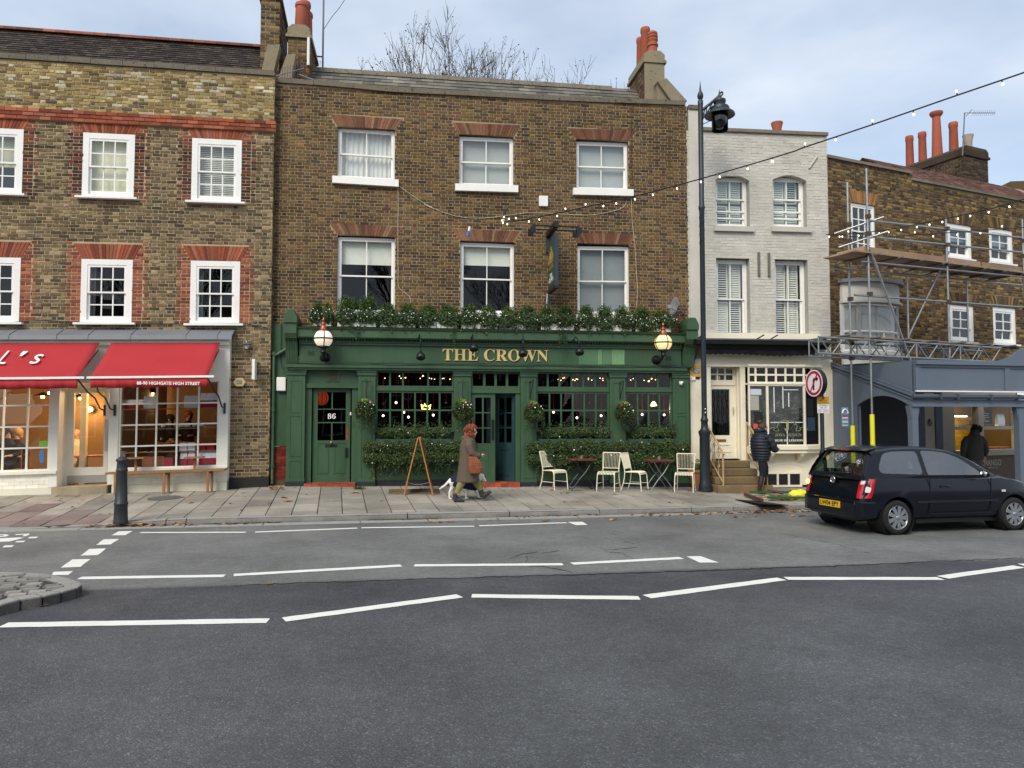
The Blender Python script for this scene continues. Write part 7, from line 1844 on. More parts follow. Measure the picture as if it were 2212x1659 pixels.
for i,(c,hx,hy,mx_,my)in enumerate((('H',1453,1332,1437,1172),('H',1915,1258,1897,1172),('I',350,1305,350,1187),('I',845,1292,792,1193))):
 nh=.72;s_,t_=PUB.px(c,hx,hy,nh);sm_,tm=PUB.px(c,mx_,my,.46)
 th=thing('swan_neck_light',['first swan-neck sign light from the left above the gold lettering','second swan-neck sign light from the left, over THE','third swan-neck sign light from the left, over CROWN','rightmost swan-neck sign light beside the faded boards'][i],'sign light',PUB.map(sm_,tm,.44),group='swan-neck lights over the pub sign')
 hd=PUB.map(s_,t_,nh);r_=.105
 ups=PUB.map(s_+.02,t_+.36,nh+.02)
 pts=[PUB.map(sm_,tm,.45),PUB.map(sm_,tm+.02,.52),PUB.map(lerp(sm_,s_,.35),tm+.06,.60),PUB.map(lerp(sm_,s_,.8),lerp(tm,t_,.25),.74),hd+Vector((0,0,r_+.03))]
 MB().tube(spline(pts,5),.012,7).build('arm','black_iron',th,smooth=True)
 mb=MB();mb.lathe([(.0,r_+.04),(.02,r_+.03),(.035,r_),(.06,r_*.75),(r_*.95,r_*.15),(r_,-.02),(r_*.97,-.06),(r_*.85,-.07),(r_*.3,-.055),(0,-.05)],(0,0,0),18)
 me=mb.mesh('shade','black_iron',smooth=True,sharp=50);o=link_mesh('shade',me);o.location=hd;o.rotation_euler=(R(-25),0,PUB.th);put(o,th)
 MB().ball(PUB.map(sm_,tm,.46),.03).build('rose','black_iron',th,smooth=True)
  # hanging sign
sn0,sn1=.12,1.05
sa_,za_=PUB.px('U',430,250,sn1);
hs=thing('hanging_sign','dark green hanging pub sign with gold crown on a timber bracket','sign',PUB.map(sa_,za_,0))
mat('sign_blue','#2b3a45',.45,.12,3);mat('sign_green','#35503f',.5,.08,2);mat('sign_gold','#a2803a',.5,.15,8)
zt1,zt0=PUB.px('U',430,105,sn1)[1],PUB.px('U',430,250,sn1)[1]
MB(PUB.map).box(sa_-.055,sa_+.055,zt1-.13,zt1,.0,sn1+.04).build('beam','black_iron',hs)
MB(PUB.map).box(sa_-.05,sa_+.05,PUB.px('U',215,680,.05)[1],zt1-.13,.0,.07).build('wall_plate','sign_blue',hs)
zb0,zb1=PUB.px('U',425,1300,sn1-.04)[1],PUB.px('U',425,330,sn1-.04)[1]
MB(PUB.map).box(sa_-.045,sa_+.045,zb0,zb1,sn0+.1,sn1).build('board','sign_blue',hs)
MB(PUB.map).box(sa_-.05,sa_+.05,zb0-.06,zb0-.001,sn0+.05,sn1+.02).build('board_foot','black_iron',hs)
for sg in(-1,1):
 fcx=lambda u,v,w:PUB.map(sa_+sg*(.046+w),v,u)  # painted faces, seen from either side
 MB(fcx).box(sn0+.14,sn1-.05,zb0+.06,zb1-.06,0,.004).build('painted_face','sign_green',hs)
 mb=MB(fcx);c0=(sn0+sn1)/2+.05;zc0=lerp(zb0,zb1,.38);ww=.26
 mb.box(c0-ww,c0+ww,zc0,zc0+.04,.004,.008);mb.box(c0-ww,c0+ww,zc0+.07,zc0+.1,.004,.008);mb.build('crown_emblem','sign_gold',hs)
 for dx,h_ in((-.2,.22),(-.1,.32),(0,.42),(.1,.32),(.2,.22)):
  pts=[(c0+dx*1.0+.075*math.cos(R(q)),zc0+.12+h_*.5+h_*.5*math.sin(R(q)),.008)for q in range(0,361,30)];MB(fcx).tube(pts,.009,5).build('crown_emblem','sign_gold',hs)
 if sg<0:
  for tx,z_,w_ in(('THE',lerp(zb0,zb1,.21),.3),('CROWN',lerp(zb0,zb1,.12),.56)):
   xdir=PUB.nn;zdir=-PUB.a;ydir=Vector((0,0,1))
   rot=Matrix((xdir,ydir,xdir.cross(ydir))).transposed().to_euler()
   text('sign_lettering',serif(tx),.2,'paper_white',hs,PUB.map(sa_-.052,z_,c0),0,.001,width=w_,rot=rot)
mb=MB(PUB.map)
for sg in(-1,1):
 for q in(sn1-.05,sn0+.55):
  mb.tube([(sa_,zt1-.1,q),(sa_+sg*.55,zt1-.1,q)],.018,6)
mb.build('light_bar','black_iron',hs)
for sg in(-1,1):
 for q in(sn1-.05,sn0+.55):
  mb=MB(PUB.map);mb.box(sa_+sg*.55-.06,sa_+sg*.55+.06,zt1-.26,zt1-.12,q-.05,q+.05);mb.build('floodlight','black_iron',hs)
MB(PUB.map).tube([(sa_-.06,zb0-.06,.2),(sa_-.06,4.4,.06)],.012,5).build('stay_rod','white_paint',hs)
MB(PUB.map).box(sa_-.05,sa_+.05,4.55,PUB.px('U',240,1480,.05)[1],.0,.06).build('wall_post','sign_blue',hs)
  # satellite dish
s_,t_=PUB.px('I',1690,900,.35);ds=thing('satellite_dish','grey satellite dish on the pub wall above the right bracket','dish',PUB.map(s_+.2,t_,0))
me=MB().lathe([(.0,.0),(.1,.012),(.2,.05),(.23,.075),(.22,.08),(.1,.03),(0,.015)],seg=20).mesh('reflector',mat('dish_grey','#8b8d8f',.5,.1),smooth=True,sharp=60);o=link_mesh('reflector',me);o.location=PUB.map(s_,t_,.35);o.rotation_euler=(R(80),0,PUB.th-R(84));put(o,ds)
MB(PUB.map).tube([(s_+.03,t_,.33),(s_+.25,t_-.12,.12),(s_+.3,t_-.1,.0)],.02,6).tube([(s_-.03,t_-.12,.36),(s_-.25,t_-.05,.55)],.012,6).box(s_-.32,s_-.22,t_-.09,t_+.0,.5,.6).build('arm','dish_grey',ds)
  # roof aerials
ae=thing('mast_aerial','thin tall aerial mast rising beside the left pub chimney','aerial',PUB.map(PUB.px('B',545,515,-2.0)[0],10.5,-2.0));sx_=PUB.px('B',545,515,-2.0)
MB(PUB.map).tube([(sx_[0],sx_[1]-1.2,-2.0),(sx_[0],PUB.px('B',547,-120,-2.0)[1],-2.0)],.025,6).tube([(sx_[0],PUB.px('B',545,450,-2.0)[1],-2.0),(PUB.px('B',490,445,-2.0)[0],PUB.px('B',490,445,-2.0)[1],-2.0)],.02,6).build('mast','galv_dull',ae)
MB(PUB.map).tube(spline([(*PUB.px('B',548,240,-2.0),-2.0),(*PUB.px('B',620,130,-2.0),-2.0),(*PUB.px('B',670,70,-2.0),-2.0),(*PUB.px('B',730,-20,-2.0),-2.0)],4),.008,5).build('stay_wire','cable_black',ae)
ya=thing('fallen_aerial','television aerial lying across the pub parapet beside the chimney','aerial',PUB.map(PUB.px('B',330,600,-.1)[0],10,-.1))
a,b=PUB.px('B',165,605,-.15),PUB.px('B',400,540,-.15);mb=MB(PUB.map);mb.tube([(a[0],a[1],-.15),(b[0],b[1],-.15)],.012,5)
for i in range(9):f=.25+.7*i/8;x,y=lerp(a[0],b[0],f),lerp(a[1],b[1],f);mb.tube([(x-.02,y-.14,-.25),(x+.02,y+.12,-.05)],.006,4)
c_,d_=PUB.px('B',355,590,-.1),PUB.px('B',490,640,-.1);mb.tube([(c_[0],c_[1],-.1),(d_[0],d_[1],-.1)],.018,5);mb.build('aerial_frame','galv',ya)
y2=thing('chimney_aerial','television aerial on the corner house chimney against the sky','aerial',RED.map(0,9,-2));p0,p1=at_y('E',1725,830,23),at_y('E',1742,490,23);mb=MB();mb.tube([p0,p1],.02,5)
a,b=at_y('E',1738,492,23),at_y('E',1985,492,23.3);mb.tube([a,b],.012,5)
for i in range(12):p=a.lerp(b,.3+.68*i/11);mb.tube([p+Vector((-.03,0,-.09)),p+Vector((.03,0,.09))],.007,4)
mb.tube([at_y('E',1755,515,23),at_y('E',1800,465,23)],.012,4);mb.build('aerial_frame','galv_dull',y2)
  # ================================================================== planting
def leafmat(name,stops,rough=.55,trans=.12):
 m,t,b=newmat(name)
 f=t.n('ShaderNodeNewGeometry').outputs['Random Per Island']
 n=len(stops);c=t.ramp(f,[(i/max(1,n-1),hexc(s))for i,s in enumerate(stops)])
 p=t.n('ShaderNodeNewGeometry').outputs['Position']
 c=t.mix(1.0,c,t.ramp(t.noise(p,4,3),[(.3,.7),(.7,1.25)]),'MULTIPLY')
 t.set(b,'Base Color',c);b.inputs['Roughness'].default_value=rough;b.inputs['Specular IOR Level'].default_value=.35
 return m
leafmat('leaf_box',['#2a431c','#375321','#486428','#637b35','#324a1f']);leafmat('leaf_ivy',['#26391f','#33482a','#3f5530','#4a5c34','#2c3d24','#5a6a3c'])
leafmat('leaf_hedge',['#27391d','#334724','#3f532a','#4e6131','#2b3d1c','#5b6c37']);leafmat('leaf_lime',['#7f9a3a','#93ab48','#6c8b33']);mat('petal_white','#f4f4ee',.7,.03);mat('petal_crimson','#7a2634',.7,.15);mat('petal_lime','#c9d27c',.7,.1)
mat('twig','#4b3b28',.9,.2,8)
PRNG=np.random.RandomState(99)
def leaves(name,C,size,m,parent,flat=None,ratio=.62):
 """C: (n,3) leaf positions; every leaf a small folded blade of its own"""
 C=np.asarray(C,float);n=len(C);sz=size*PRNG.uniform(.65,1.3,n)
 d=PRNG.normal(size=(n,3));d/=np.linalg.norm(d,axis=1)[:,None]
 if flat is not None:d=d*.8+np.asarray(flat)*.9;d/=np.linalg.norm(d,axis=1)[:,None]  # tends to face this way
 a=PRNG.normal(size=(n,3));u=np.cross(d,a);u/=np.linalg.norm(u,axis=1)[:,None];w=np.cross(d,u)
 P_=np.empty((n,4,3));s=sz[:,None]
 P_[:,0]=C-u*s*.5;P_[:,1]=C+w*s*ratio*.5+d*s*.1;P_[:,2]=C+u*s*.5-d*s*.06;P_[:,3]=C-w*s*ratio*.5+d*s*.1
 me=bpy.data.meshes.new(name);me.vertices.add(n*4);me.vertices.foreach_set('co',P_.ravel());me.loops.add(n*4);me.loops.foreach_set('vertex_index',np.arange(n*4));me.polygons.add(n)
 me.polygons.foreach_set('loop_start',np.arange(0,n*4,4));me.materials.append(MATS[m]if isinstance(m,str)else m);me.update(calc_edges=True)
 o=link_mesh(name,me,parent);o['kind']='stuff'
 return o
def cloud(F,blobs,dens,bias=.45):
 """points through ellipsoids ((s,t,n),(rs,rt,rn)), denser towards the outside, with ragged edges"""
 out=[]
 for c,r in blobs:
  k=int(dens*(r[0]*r[1]+r[1]*r[2]+r[0]*r[2]));d=PRNG.normal(size=(k,3));d/=np.linalg.norm(d,axis=1)[:,None]
  rad=1-bias*PRNG.uniform(0,1,k)**1.5;rad+=.09*np.sin(d[:,0]*9+d[:,1]*7+c[0]*5)+PRNG.normal(0,.05,k)
  q=np.array(c)+d*rad[:,None]*np.array(r);out.append(q)
 q=np.concatenate(out)
 a=np.array(F.a);nn=np.array(F.nn);o=np.array(F.o)
 return o+q[:,0:1]*a+q[:,2:3]*nn+q[:,1:2]*np.array([0,0,1.0])
def trails(F,starts,ln,step=.028,spread=.02):
 out=[]
 for s,t,n in starts:
  k=int(ln*random.uniform(.4,1.1)/step);x,y,z=s,t,n;dx=random.uniform(-.006,.006)
  for i in range(k):
   x+=dx+random.uniform(-.006,.006);y-=step;z+=random.uniform(-.004,.003);out.append(F.map(x+random.uniform(-spread,spread),y,z+random.uniform(-spread,spread)))
 return np.array([tuple(v)for v in out])if out else np.zeros((0,3))
def flowers(name,pts,r,m,parent,face=None):
 mb=MB()
 for p in pts:
  p=Vector(p);f=Vector(face if face is not None else(0,-1,.3))+Vector((random.uniform(-.5,.5),random.uniform(-.3,.3),random.uniform(-.2,.6)));f.normalize()
  x=f.orthogonal().normalized();y=f.cross(x);rr=r*random.uniform(.7,1.25)
  vs_=[p+f*.004]+[p+(x*math.cos(2*math.pi*i/5)+y*math.sin(2*math.pi*i/5))*rr for i in range(5)]
  mb.add([tuple(v)for v in vs_],[(0,i,i%5+1)for i in range(1,6)])
 o=mb.build(name,m,parent);o['kind']='stuff';return o
random.seed(81)
fdir=tuple(PUB.nn)
  # --- troughs of box plants along the top of the cornice
def cp(c,x,y,n=.3):return PUB.px(c,x,y,n)
ctz=CT1+.03
trough_spec=[('H',500,'H',690,'leftmost trough of box plants and white flowers beside the left globe lantern',860),('H',715,'H',1080,'trough of taller box plants and white flowers under the left first-floor window',800),('H',1085,'H',1420,'third planted trough from the left on the pub cornice, right of the left window',870),
               ('H',1430,'H',1780,'planted trough on the cornice between the left and middle first-floor windows',875),('H',1790,'I',140,'planted trough on the cornice under the middle first-floor window',868),('I',150,'I',480,'planted trough on the cornice right of the middle window, left of the hanging sign',895),
               ('I',490,'I',800,'planted trough on the cornice below the hanging sign',905),('I',830,'I',1300,'planted trough on the cornice under the right first-floor window',905),('I',1310,'I',1640,'rightmost trough of box plants with white flowers beside the right globe lantern',915)]
mat('trough_white','#e8e4da',.7,.1,4)
for ca,xa,cb_,xb,lab,ytop in trough_spec:
 s0,s1=cp(ca,xa,950)[0],cp(cb_,xb,950)[0];top=cp(ca,(xa+10),ytop,.25)[1]
 th=thing('planted_trough',lab,'planter',PUB.map((s0+s1)/2,ctz,.3),group='planted troughs on the pub cornice')
 MB(PUB.map).box(s0+.04,s1-.04,ctz,ctz+.15,.17,.40).build('trough','trough_white',th)
 n=max(2,int((s1-s0)/.36));bl=[];iv=[]
 for i in range(n):
  c=lerp(s0,s1,(i+.5)/n);h=top-ctz+random.uniform(-.05,.05);w=(s1-s0)/n*.5
  bl.append(((c,ctz+h*.58,.24),(w*.98,h*.46,.14)))
  for q in range(2):iv.append(((c+random.uniform(-.1,.1),ctz+.15+random.uniform(0,.1),.38),(w*1.1,.16,.14)))
   # square-clipped tops: points pulled towards the flat top
 pts=cloud(PUB,bl,13500);leaves('box_shrub',pts,.034,'leaf_box',th)
 leaves('box_core',cloud(PUB,[(c,tuple(v*.7 for v in r))for c,r in bl],5000),.06,'leaf_ivy',th)
 leaves('ivy',np.concatenate([cloud(PUB,iv,8000),trails(PUB,[(random.uniform(s0,s1),ctz+.14,.47)for _ in range(int(20*(s1-s0)))],.28)]),.05,'leaf_ivy',th,flat=fdir)
 fl=cloud(PUB,[((c[0],c[1]+.05,c[2]+.03),(r[0],r[1]*.9,r[2]))for c,r in iv],130 if xa not in(1430,150,490)else 30,.1);flowers('white_flowers',fl,.0115,'petal_white',th)
lg=trails(PUB,[(cp('I',680,1110)[0]+random.uniform(-.08,.08),ctz+.05,.52)for _ in range(8)]+[(cp('H',1725,1110)[0]+random.uniform(-.05,.05),ctz,.52)for _ in range(4)]+[(cp('H',890,1080)[0]+random.uniform(-.08,.08),ctz+.02,.52)for _ in range(5)],.5)
leaves('ivy_strands',lg,.045,'leaf_ivy',None);tag(bpy.data.objects['ivy_strands'],'loose ivy strands trailing over the face of the pub cornice','ivy',kind='stuff')
  # --- overflowing hedges under the shop windows
for(ca,xa,cb_,xb,y0,y1,lab)in(('J',985,'J',1790,838,1200,'ivy-like hedge overflowing the window box left of the pub entrance'),('K',420,'K',1200,838,1210,'ivy-like hedge overflowing the window box right of the pub entrance'),('K',1205,'K',1775,845,1190,'ivy-like hedge overflowing the window box at the right corner of the pub')):
 n0=.42;s0,s1=PUB.px(ca,xa,950,n0)[0],PUB.px(cb_,xb,950,n0)[0];t1,tm,t0=[PUB.px(ca,xa+200,y,n0)[1]for y in(y0,930,y1)]
 th=thing('window_box_hedge',lab,'hedge',PUB.map((s0+s1)/2,t0,.45),group='hedges under the pub windows')
 MB(PUB.map).box(s0+.2,s1-.2,tm-.32,tm-.05,.28,.42).build('window_box','green_dark',th)
 bl=[];n=max(4,int((s1-s0)/.3))
 for i in range(n):
  c=lerp(s0+.12,s1-.12,i/(n-1));e=1-.25*abs(2*i/(n-1)-1)**4
  bl+=[((c,lerp(t0,tm,f_)+random.uniform(-.02,.02),.37),(.22,.2*e,.15))for f_ in(.3,.68)]
  if .07<i/(n-1)<.95:bl.append(((c,lerp(tm,t1,.4),.31),(.22,.14+random.uniform(-.02,.02),.11)))
 leaves('foliage',cloud(PUB,bl,16500),.042,'leaf_hedge',th,flat=(fdir[0],fdir[1],.5))
 leaves('inner_foliage',cloud(PUB,[(c,tuple(v*.78 for v in r))for c,r in bl],6500),.07,'leaf_ivy',th)
 leaves('trailing_leaves',trails(PUB,[(random.uniform(s0+.1,s1-.1),t0+.1,.46+random.uniform(-.1,.06))for _ in range(int(26*(s1-s0)))],.34),.04,'leaf_hedge',th,flat=fdir)
 wisp=np.array([tuple(PUB.map(random.uniform(s0+.2,s1-.2),t1+abs(random.gauss(0,.06)),.34+random.uniform(-.05,.05)))for _ in range(260)]);leaves('wispy_tips',wisp,.04,'leaf_hedge',th)
 flowers('white_flowers',cloud(PUB,bl,28,.05),.017,'petal_white',th)
  # --- hanging baskets on the pilasters
for i,(c,x,y,bx_,by)in enumerate((('J',975,690,978,440),('J',1822,690,1820,445),('K',450,710,412,450),('K',1240,710,1195,455))):
 n0=.56;s_,t_=PUB.px(c,x,y,n0);sb,tb2=PUB.px(c,bx_,by,SN)
 th=thing('hanging_basket',['hanging basket with white and red flowers on the pilaster beside door 86','hanging basket on the pilaster just left of the pub entrance','hanging basket on the pilaster just right of the pub entrance','rightmost hanging basket, on the pilaster between the right windows'][i],'hanging basket',PUB.map(s_,t_,n0),group='hanging baskets on the pub pilasters')
 mb=MB(PUB.map);mb.tube([(sb,tb2,SN+.01),(sb,tb2-.42,SN+.01)],.012,6);mb.tube([(sb,tb2,SN+.01),(lerp(sb,s_,1.0),tb2+.02,n0)],.011,6);mb.tube(spline([(sb,tb2-.38,SN+.02),(lerp(sb,s_,.4),tb2-.2,SN+.16),(lerp(sb,s_,.8),tb2-.0,n0-.06)],4),.009,5);mb.build('bracket','black_iron',th)
 MB(PUB.map).tube([(s_,tb2,n0),(s_,t_+.12,n0)],.005,4).build('chain','galv_dull',th)
 mb=MB();mb.lathe([(0,-.17),(.09,-.15),(.15,-.08),(.17,.0),(.16,.0)],PUB.map(s_,t_-.06,n0),14);mb.build('basket',mat('coir','#5b5443',.9,.2,10,.5,40),th,smooth=True)
 bl=[((s_,t_+.02,n0),(.22,.17,.2)),((s_+.02,t_-.1,n0+.12),(.17,.13,.08)),((s_-.05,t_+.1,n0),(.15,.12,.14)),((s_+.08,t_-.05,n0+.05),(.16,.18,.12)),((s_-.12,t_-.06,n0),(.13,.16,.12))]
 leaves('foliage',cloud(PUB,bl,15000),.045,'leaf_hedge',th);leaves('bright_foliage',cloud(PUB,[((s_-.02,t_+.17,n0),(.11,.07,.1))],22000),.05,'leaf_lime',th)
 leaves('trailing_leaves',trails(PUB,[(s_+random.uniform(-.2,.2),t_-.05,n0+random.uniform(-.1,.12))for _ in range(22)],.45),.04,'leaf_ivy',th,flat=fdir)
 flowers('white_flowers',cloud(PUB,[((s_+.05,t_+.05,n0+.1),(.15,.13,.1))],300,.1),.015,'petal_white',th);flowers('crimson_flowers',cloud(PUB,[((s_+(-.1 if i>1 else .1),t_+.13,n0+.06),(.06,.05,.05))],4200,.3),.022,'petal_crimson',th)
  # --- terracotta pot by the corner
pp=on_pave('K',1920,1395);pp=Vector((pp.x+.02,pp.y+.35,0));pp.z=pave_z(pp.x,pp.y)
th=thing('terracotta_pot','large terracotta plant pot half hidden behind the lamp post','plant pot',pp)
MB().lathe([(.19,0),(.2,.02),(.27,.40),(.30,.41),(.30,.47),(.27,.47),(.25,.40),(0,.38)],pp,22).build('pot',mat('pot_clay','#a06a4c',.8,.15,4,.2,30),th,smooth=True)
leaves('foliage',np.array([(pp.x+random.gauss(0,.11),pp.y+random.gauss(0,.1),pp.z+.45+abs(random.gauss(0,.1)))for _ in range(420)]),.06,'leaf_box',th)
  # moss and weeds along the foot of the wall and in the gutter, fallen plane leaves
random.seed(83)
LV,LF=[],[]
def fallen(p,r,up=.0):
 a=random.uniform(0,6.28);x=Vector((math.cos(a),math.sin(a),random.uniform(-.25,.25)));y=Vector((-math.sin(a),math.cos(a),random.uniform(-.25,.25)));c=Vector(p)+Vector((0,0,.006+up))
 k=8;b=len(LV);LV.append(c+Vector((0,0,.008)))
 for i in range(k):q=2*math.pi*i/k;rr=r*(1.0 if i%2==0 else .52)*random.uniform(.8,1.1);LV.append(c+x*math.cos(q)*rr+y*math.sin(q)*rr+Vector((0,0,random.uniform(0,.012))))
 LF.extend((b,b+1+i,b+1+(i+1)%k)for i in range(k))
for c,x,y,n,sp_,up in[('Q',745,365,14,.12,0),('Q',830,370,60,.28,.01),('Q',905,370,8,.1,0),('Q',1160,365,6,.1,0),('Q',1420,358,10,.25,0),('Q',1600,350,8,.3,0),('R',670,340,10,.15,0),('R',960,325,6,.12,0),('R',1240,310,4,.08,0),('R',1270,333,5,.12,0),('R',1945,295,6,.15,0),('R',1760,325,4,.1,0),
                          ('T',660,275,110,.55,.01),('T',130,288,22,.3,0),('T',400,305,8,.15,0),('T',800,303,10,.15,0),('R',2080,297,6,.2,0),('R',1660,295,8,.25,0),('T',300,282,14,.3,0)]:
 p0=on_road(c,x,y)
 for _ in range(n):q=p0+UDIR*random.gauss(0,sp_*1.3)+WDIR*random.gauss(0,.03);fallen((q.x,q.y,road_z(q.x)+.012+up*random.random()*4),random.uniform(.03,.065))
for _ in range(120):
 u=random.uniform(-10,9);w=random.choice([random.uniform(.3,4),random.uniform(2.4,3.2)]);p=KP(u,w)
 if p.y<back_y(p.x)-.15:fallen(p,random.uniform(.025,.055))
for c,x,y in(('R',60,150),('R',900,120),('J',870,1418),('J',290,1495),('J',270,1460),('K',590,1395),('K',690,1425),('K',1150,1432),('K',820,1398),('K',1640,1408),('K',740,1418),('G',500,1490),('G',1650,1505),('G',1610,1455)):
 for _ in range(3):p=on_pave(c,x+random.uniform(-25,25),y+random.uniform(-4,4));fallen(p,random.uniform(.045,.07))
for _ in range(26):p=on_pave('J',random.uniform(140,260),random.uniform(1370,1395));fallen(p,.05,.02)
for c,x,y in(('Q',1740,740),('Q',280,880),('Q',480,335+30)):fallen(on_road(c,x,y),.06)
o=tag(link_mesh('fallen_leaves',raw_mesh('fallen_leaves',LV,LF,brickmat('dead_leaf',['#8a5a35','#a36f3f','#6d4528','#b98a55','#7d4f2c','#9a6a45','#c2a36a'],.8,0,.1,.2))),'brown plane leaves scattered along gutter and pavement','leaves',kind='stuff')
MV=np.array([tuple(K0+UDIR*random.uniform(-6,7)+WDIR*(-.012+random.gauss(0,.012)))for _ in range(2600)]);MV[:,2]=[road_z(x)+.012+random.uniform(0,.012)for x in MV[:,0]]
mk=leaves('gutter_moss',MV[[i for i in range(len(MV))if math.sin(MV[i,0]*2.3)+.6*math.sin(MV[i,0]*7.1)>.25]],.03,leafmat('moss',['#4c5a2a','#5f6a30','#3c4522']),None);tag(mk,'thin green moss in the joint at the foot of the kerb','moss',kind='stuff')
gp_=on_pave('J',920,1385);gr_=leaves('weed_tuft',np.array([(gp_.x+random.gauss(0,.06),gp_.y+random.gauss(0,.03),gp_.z+random.uniform(0,.07))for _ in range(120)]),.05,'leaf_box',None);tag(gr_,'small green weed tuft at the foot of the pilaster beside door 86','weed',kind='thing')
  # ================================================================== bare winter trees behind the roofs
mat('bark','#4a423a',.9,.2,5);leafmat('seed_pod',['#4b4238','#5a5040','#3d362e'])
def bare_tree(name,base,top_z,spread,label,seed,fork,nlim):
 rs=random.Random(seed);th=thing(name,label,'tree',base,group='bare trees behind the pub roof');tips=[];tb,lb=MB(),MB()
 def grow(p,d,ln,r,lev,mb):
  n=5;pts=[p];rr=[r]
  for i in range(n):
   d=(d+Vector((rs.uniform(-.14,.14),rs.uniform(-.14,.14),rs.uniform(-.02,.12)))).normalized();pts.append(pts[-1]+d*ln/n);rr.append(r*(1-.5*(i+1)/n))
  mb.tube(pts,rr,5 if lev>1 else 8)
  if lev>=5:
   tips.extend(p.copy()for p in pts[2:]);return
  kids=3
  for k in range(kids):
   f=rs.randint(2,n);q=pts[f];ang=rs.uniform(.25,.75);ax=Vector((rs.uniform(-1,1),rs.uniform(-1,1),rs.uniform(-.2,.2))).normalized()
   nd=Matrix.Rotation(ang,3,ax)@d;nd.z=max(nd.z,.15);nd.normalize();grow(q,nd,ln*rs.uniform(.55,.72),max(.008,rr[f]*.68),lev+1,lb)
  grow(pts[-1],d,ln*.62,max(.008,rr[-1]*.85),lev+1,lb)
 b=Vector(base);trunk_h=(top_z-b.z)*.52
 tb.tube([b,b+Vector((.1,0,trunk_h*.5)),b+Vector((0,.1,trunk_h))],[.26,.2,.15],10)
 for k in range(fork):
  a=2*math.pi*k/fork+rs.uniform(-.3,.3);grow(b+Vector((0,0,trunk_h*rs.uniform(.85,1.0))),Vector((math.cos(a)*spread,math.sin(a)*spread*.7,1)).normalized(),(top_z-b.z-trunk_h)*.44,.085,1,lb)
 zk_=(top_z-b.z)/(max(v.z for v in lb.v)-b.z)
 for v in tb.v+lb.v+tips:v.z=b.z+(v.z-b.z)*zk_
 tb.build('trunk','bark',th,smooth=True);lb.build('branches','bark',th,smooth=True,sharp=80)
 T_=np.array([tuple(t+Vector((rs.gauss(0,.06),rs.gauss(0,.06),rs.gauss(-.03,.06))))for t in tips if rs.random()<.22]);leaves('seed_heads',T_,.075,'seed_pod',th);return th
for i,(x,ytop,Y,sprd,lab,sd)in enumerate(((1240,395,29,.5,'leftmost bare tree crown above the pub roof',3),(1560,245,29.5,.42,'tallest bare tree crown above the middle of the pub roof',12),(1930,380,30,.45,'rightmost bare tree crown above the pub roof',27))):
 tp_=at_y('B',x,ytop,Y);bare_tree('bare_tree',(tp_.x,Y,0),tp_.z,sprd,lab,sd,5,0)
  # ================================================================== the far side of the street, seen only in the window glass
op=thing('opposite_terrace','brick terrace across the street, seen only as a reflection in the windows','building',(0,-13,0))
mat('opp_brick','#3a2a23',.95,.15,.4)
mb=MB();mb.box(-16,13,-22,-13,0,6.2);mb.build('wall','opp_brick',op)
MB().prism([(-22.3,6.2),(-12.7,6.2),(-17.5,9.3)],-16.3,13.3,order=lambda a,b,c:(c,a,b)).build('roof','dark_tile',op)
for i in range(8):
 x=-14.5+i*3.6
 for z0,z1 in((.8,2.6),(3.7,5.3)):
  w=MB().box(x,x+1.3,-13.0,-12.94,z0,z1).build('window','white_paint',op);MB().box(x+.1,x+1.2,-12.94,-12.92,z0+.1,z1-.1).build('pane','dark_glass',w)
for i,(x,h)in enumerate(((-9.5,13),(1.5,14.5),(9,12.5))):bare_tree('plane_tree',(x,-9.5,0),h,.8,['bare plane tree opposite, reflected in the left windows','bare plane tree opposite, reflected in the middle windows','bare plane tree opposite, reflected in the right windows'][i],40+i,6,0)
  # ================================================================== chairs and tables outside the pub
random.seed(91)
CM='cream_metal'
def chair_proto(label):
 t=thing('metal_chair',label,'chair',group='cream slatted chairs outside the pub')
 r=.0115
 for s in(-1,1):
  MB().tube(spline([(s*.215,.27,0),(s*.20,.2,.22),(s*.195,.175,.44),(s*.2,.2,.6),(s*.215,.27,.88)],5),r,7).build('rear_post',CM,t,True,local=True)
  MB().tube(spline([(s*.215,-.25,0),(s*.21,-.225,.25),(s*.205,-.215,.36),(s*.2,-.18,.43),(s*.197,-.1,.447),(s*.195,.175,.44)],5),r,7).build('front_leg',CM,t,True,local=True)
  MB().tube([(s*.212,-.232,.18),(s*.203,.215,.18)],.008,6).build('stretcher',CM,t,True,local=True)
 MB().tube([(-.215,.27,.88),(.215,.27,.88)],r,7).build('top_rail',CM,t,True,local=True);MB().tube([(-.2,.185,.52),(.2,.185,.52)],.009,6).build('back_rail',CM,t,True,local=True)
 MB().tube([(-.203,-.2,.425),(.203,-.2,.425)],.009,6).build('seat_rail',CM,t,True,local=True);MB().tube([(-.195,.175,.44),(.195,.175,.44)],.009,6).build('seat_rail',CM,t,True,local=True)
 bs=MB().tube(spline([(0,.268,.88),(0,.225,.7),(0,.187,.52)],3),.0085,5,flat=.5).mesh('back_slat',CM,True);ss=MB().tube(spline([(0,.175,.446),(0,.05,.438),(0,-.1,.45),(0,-.185,.435),(0,-.215,.39)],3),.010,5,flat=.5).mesh('seat_slat',CM,True)
 for i in range(11):
  x=lerp(-.18,.18,i/10)
  for nm,me in(('back_slat',bs),('seat_slat',ss)):o=bpy.data.objects.new(nm,me);COL.objects.link(o);o.parent=t;o.location=(x,0,0)
 return t
cps=[(('K',612,1378),40,'cream chair left of the black-legged table, leftmost of four'),(('K',1085,1392),-25,'cream chair right of the black-legged table, turned towards it'),(('K',1312,1390),58,'cream chair leaning back to back with its neighbour, left of the grey-legged table'),(('K',1745,1398),-20,'cream chair beside the lamp post, rightmost of four')]
ch0=None
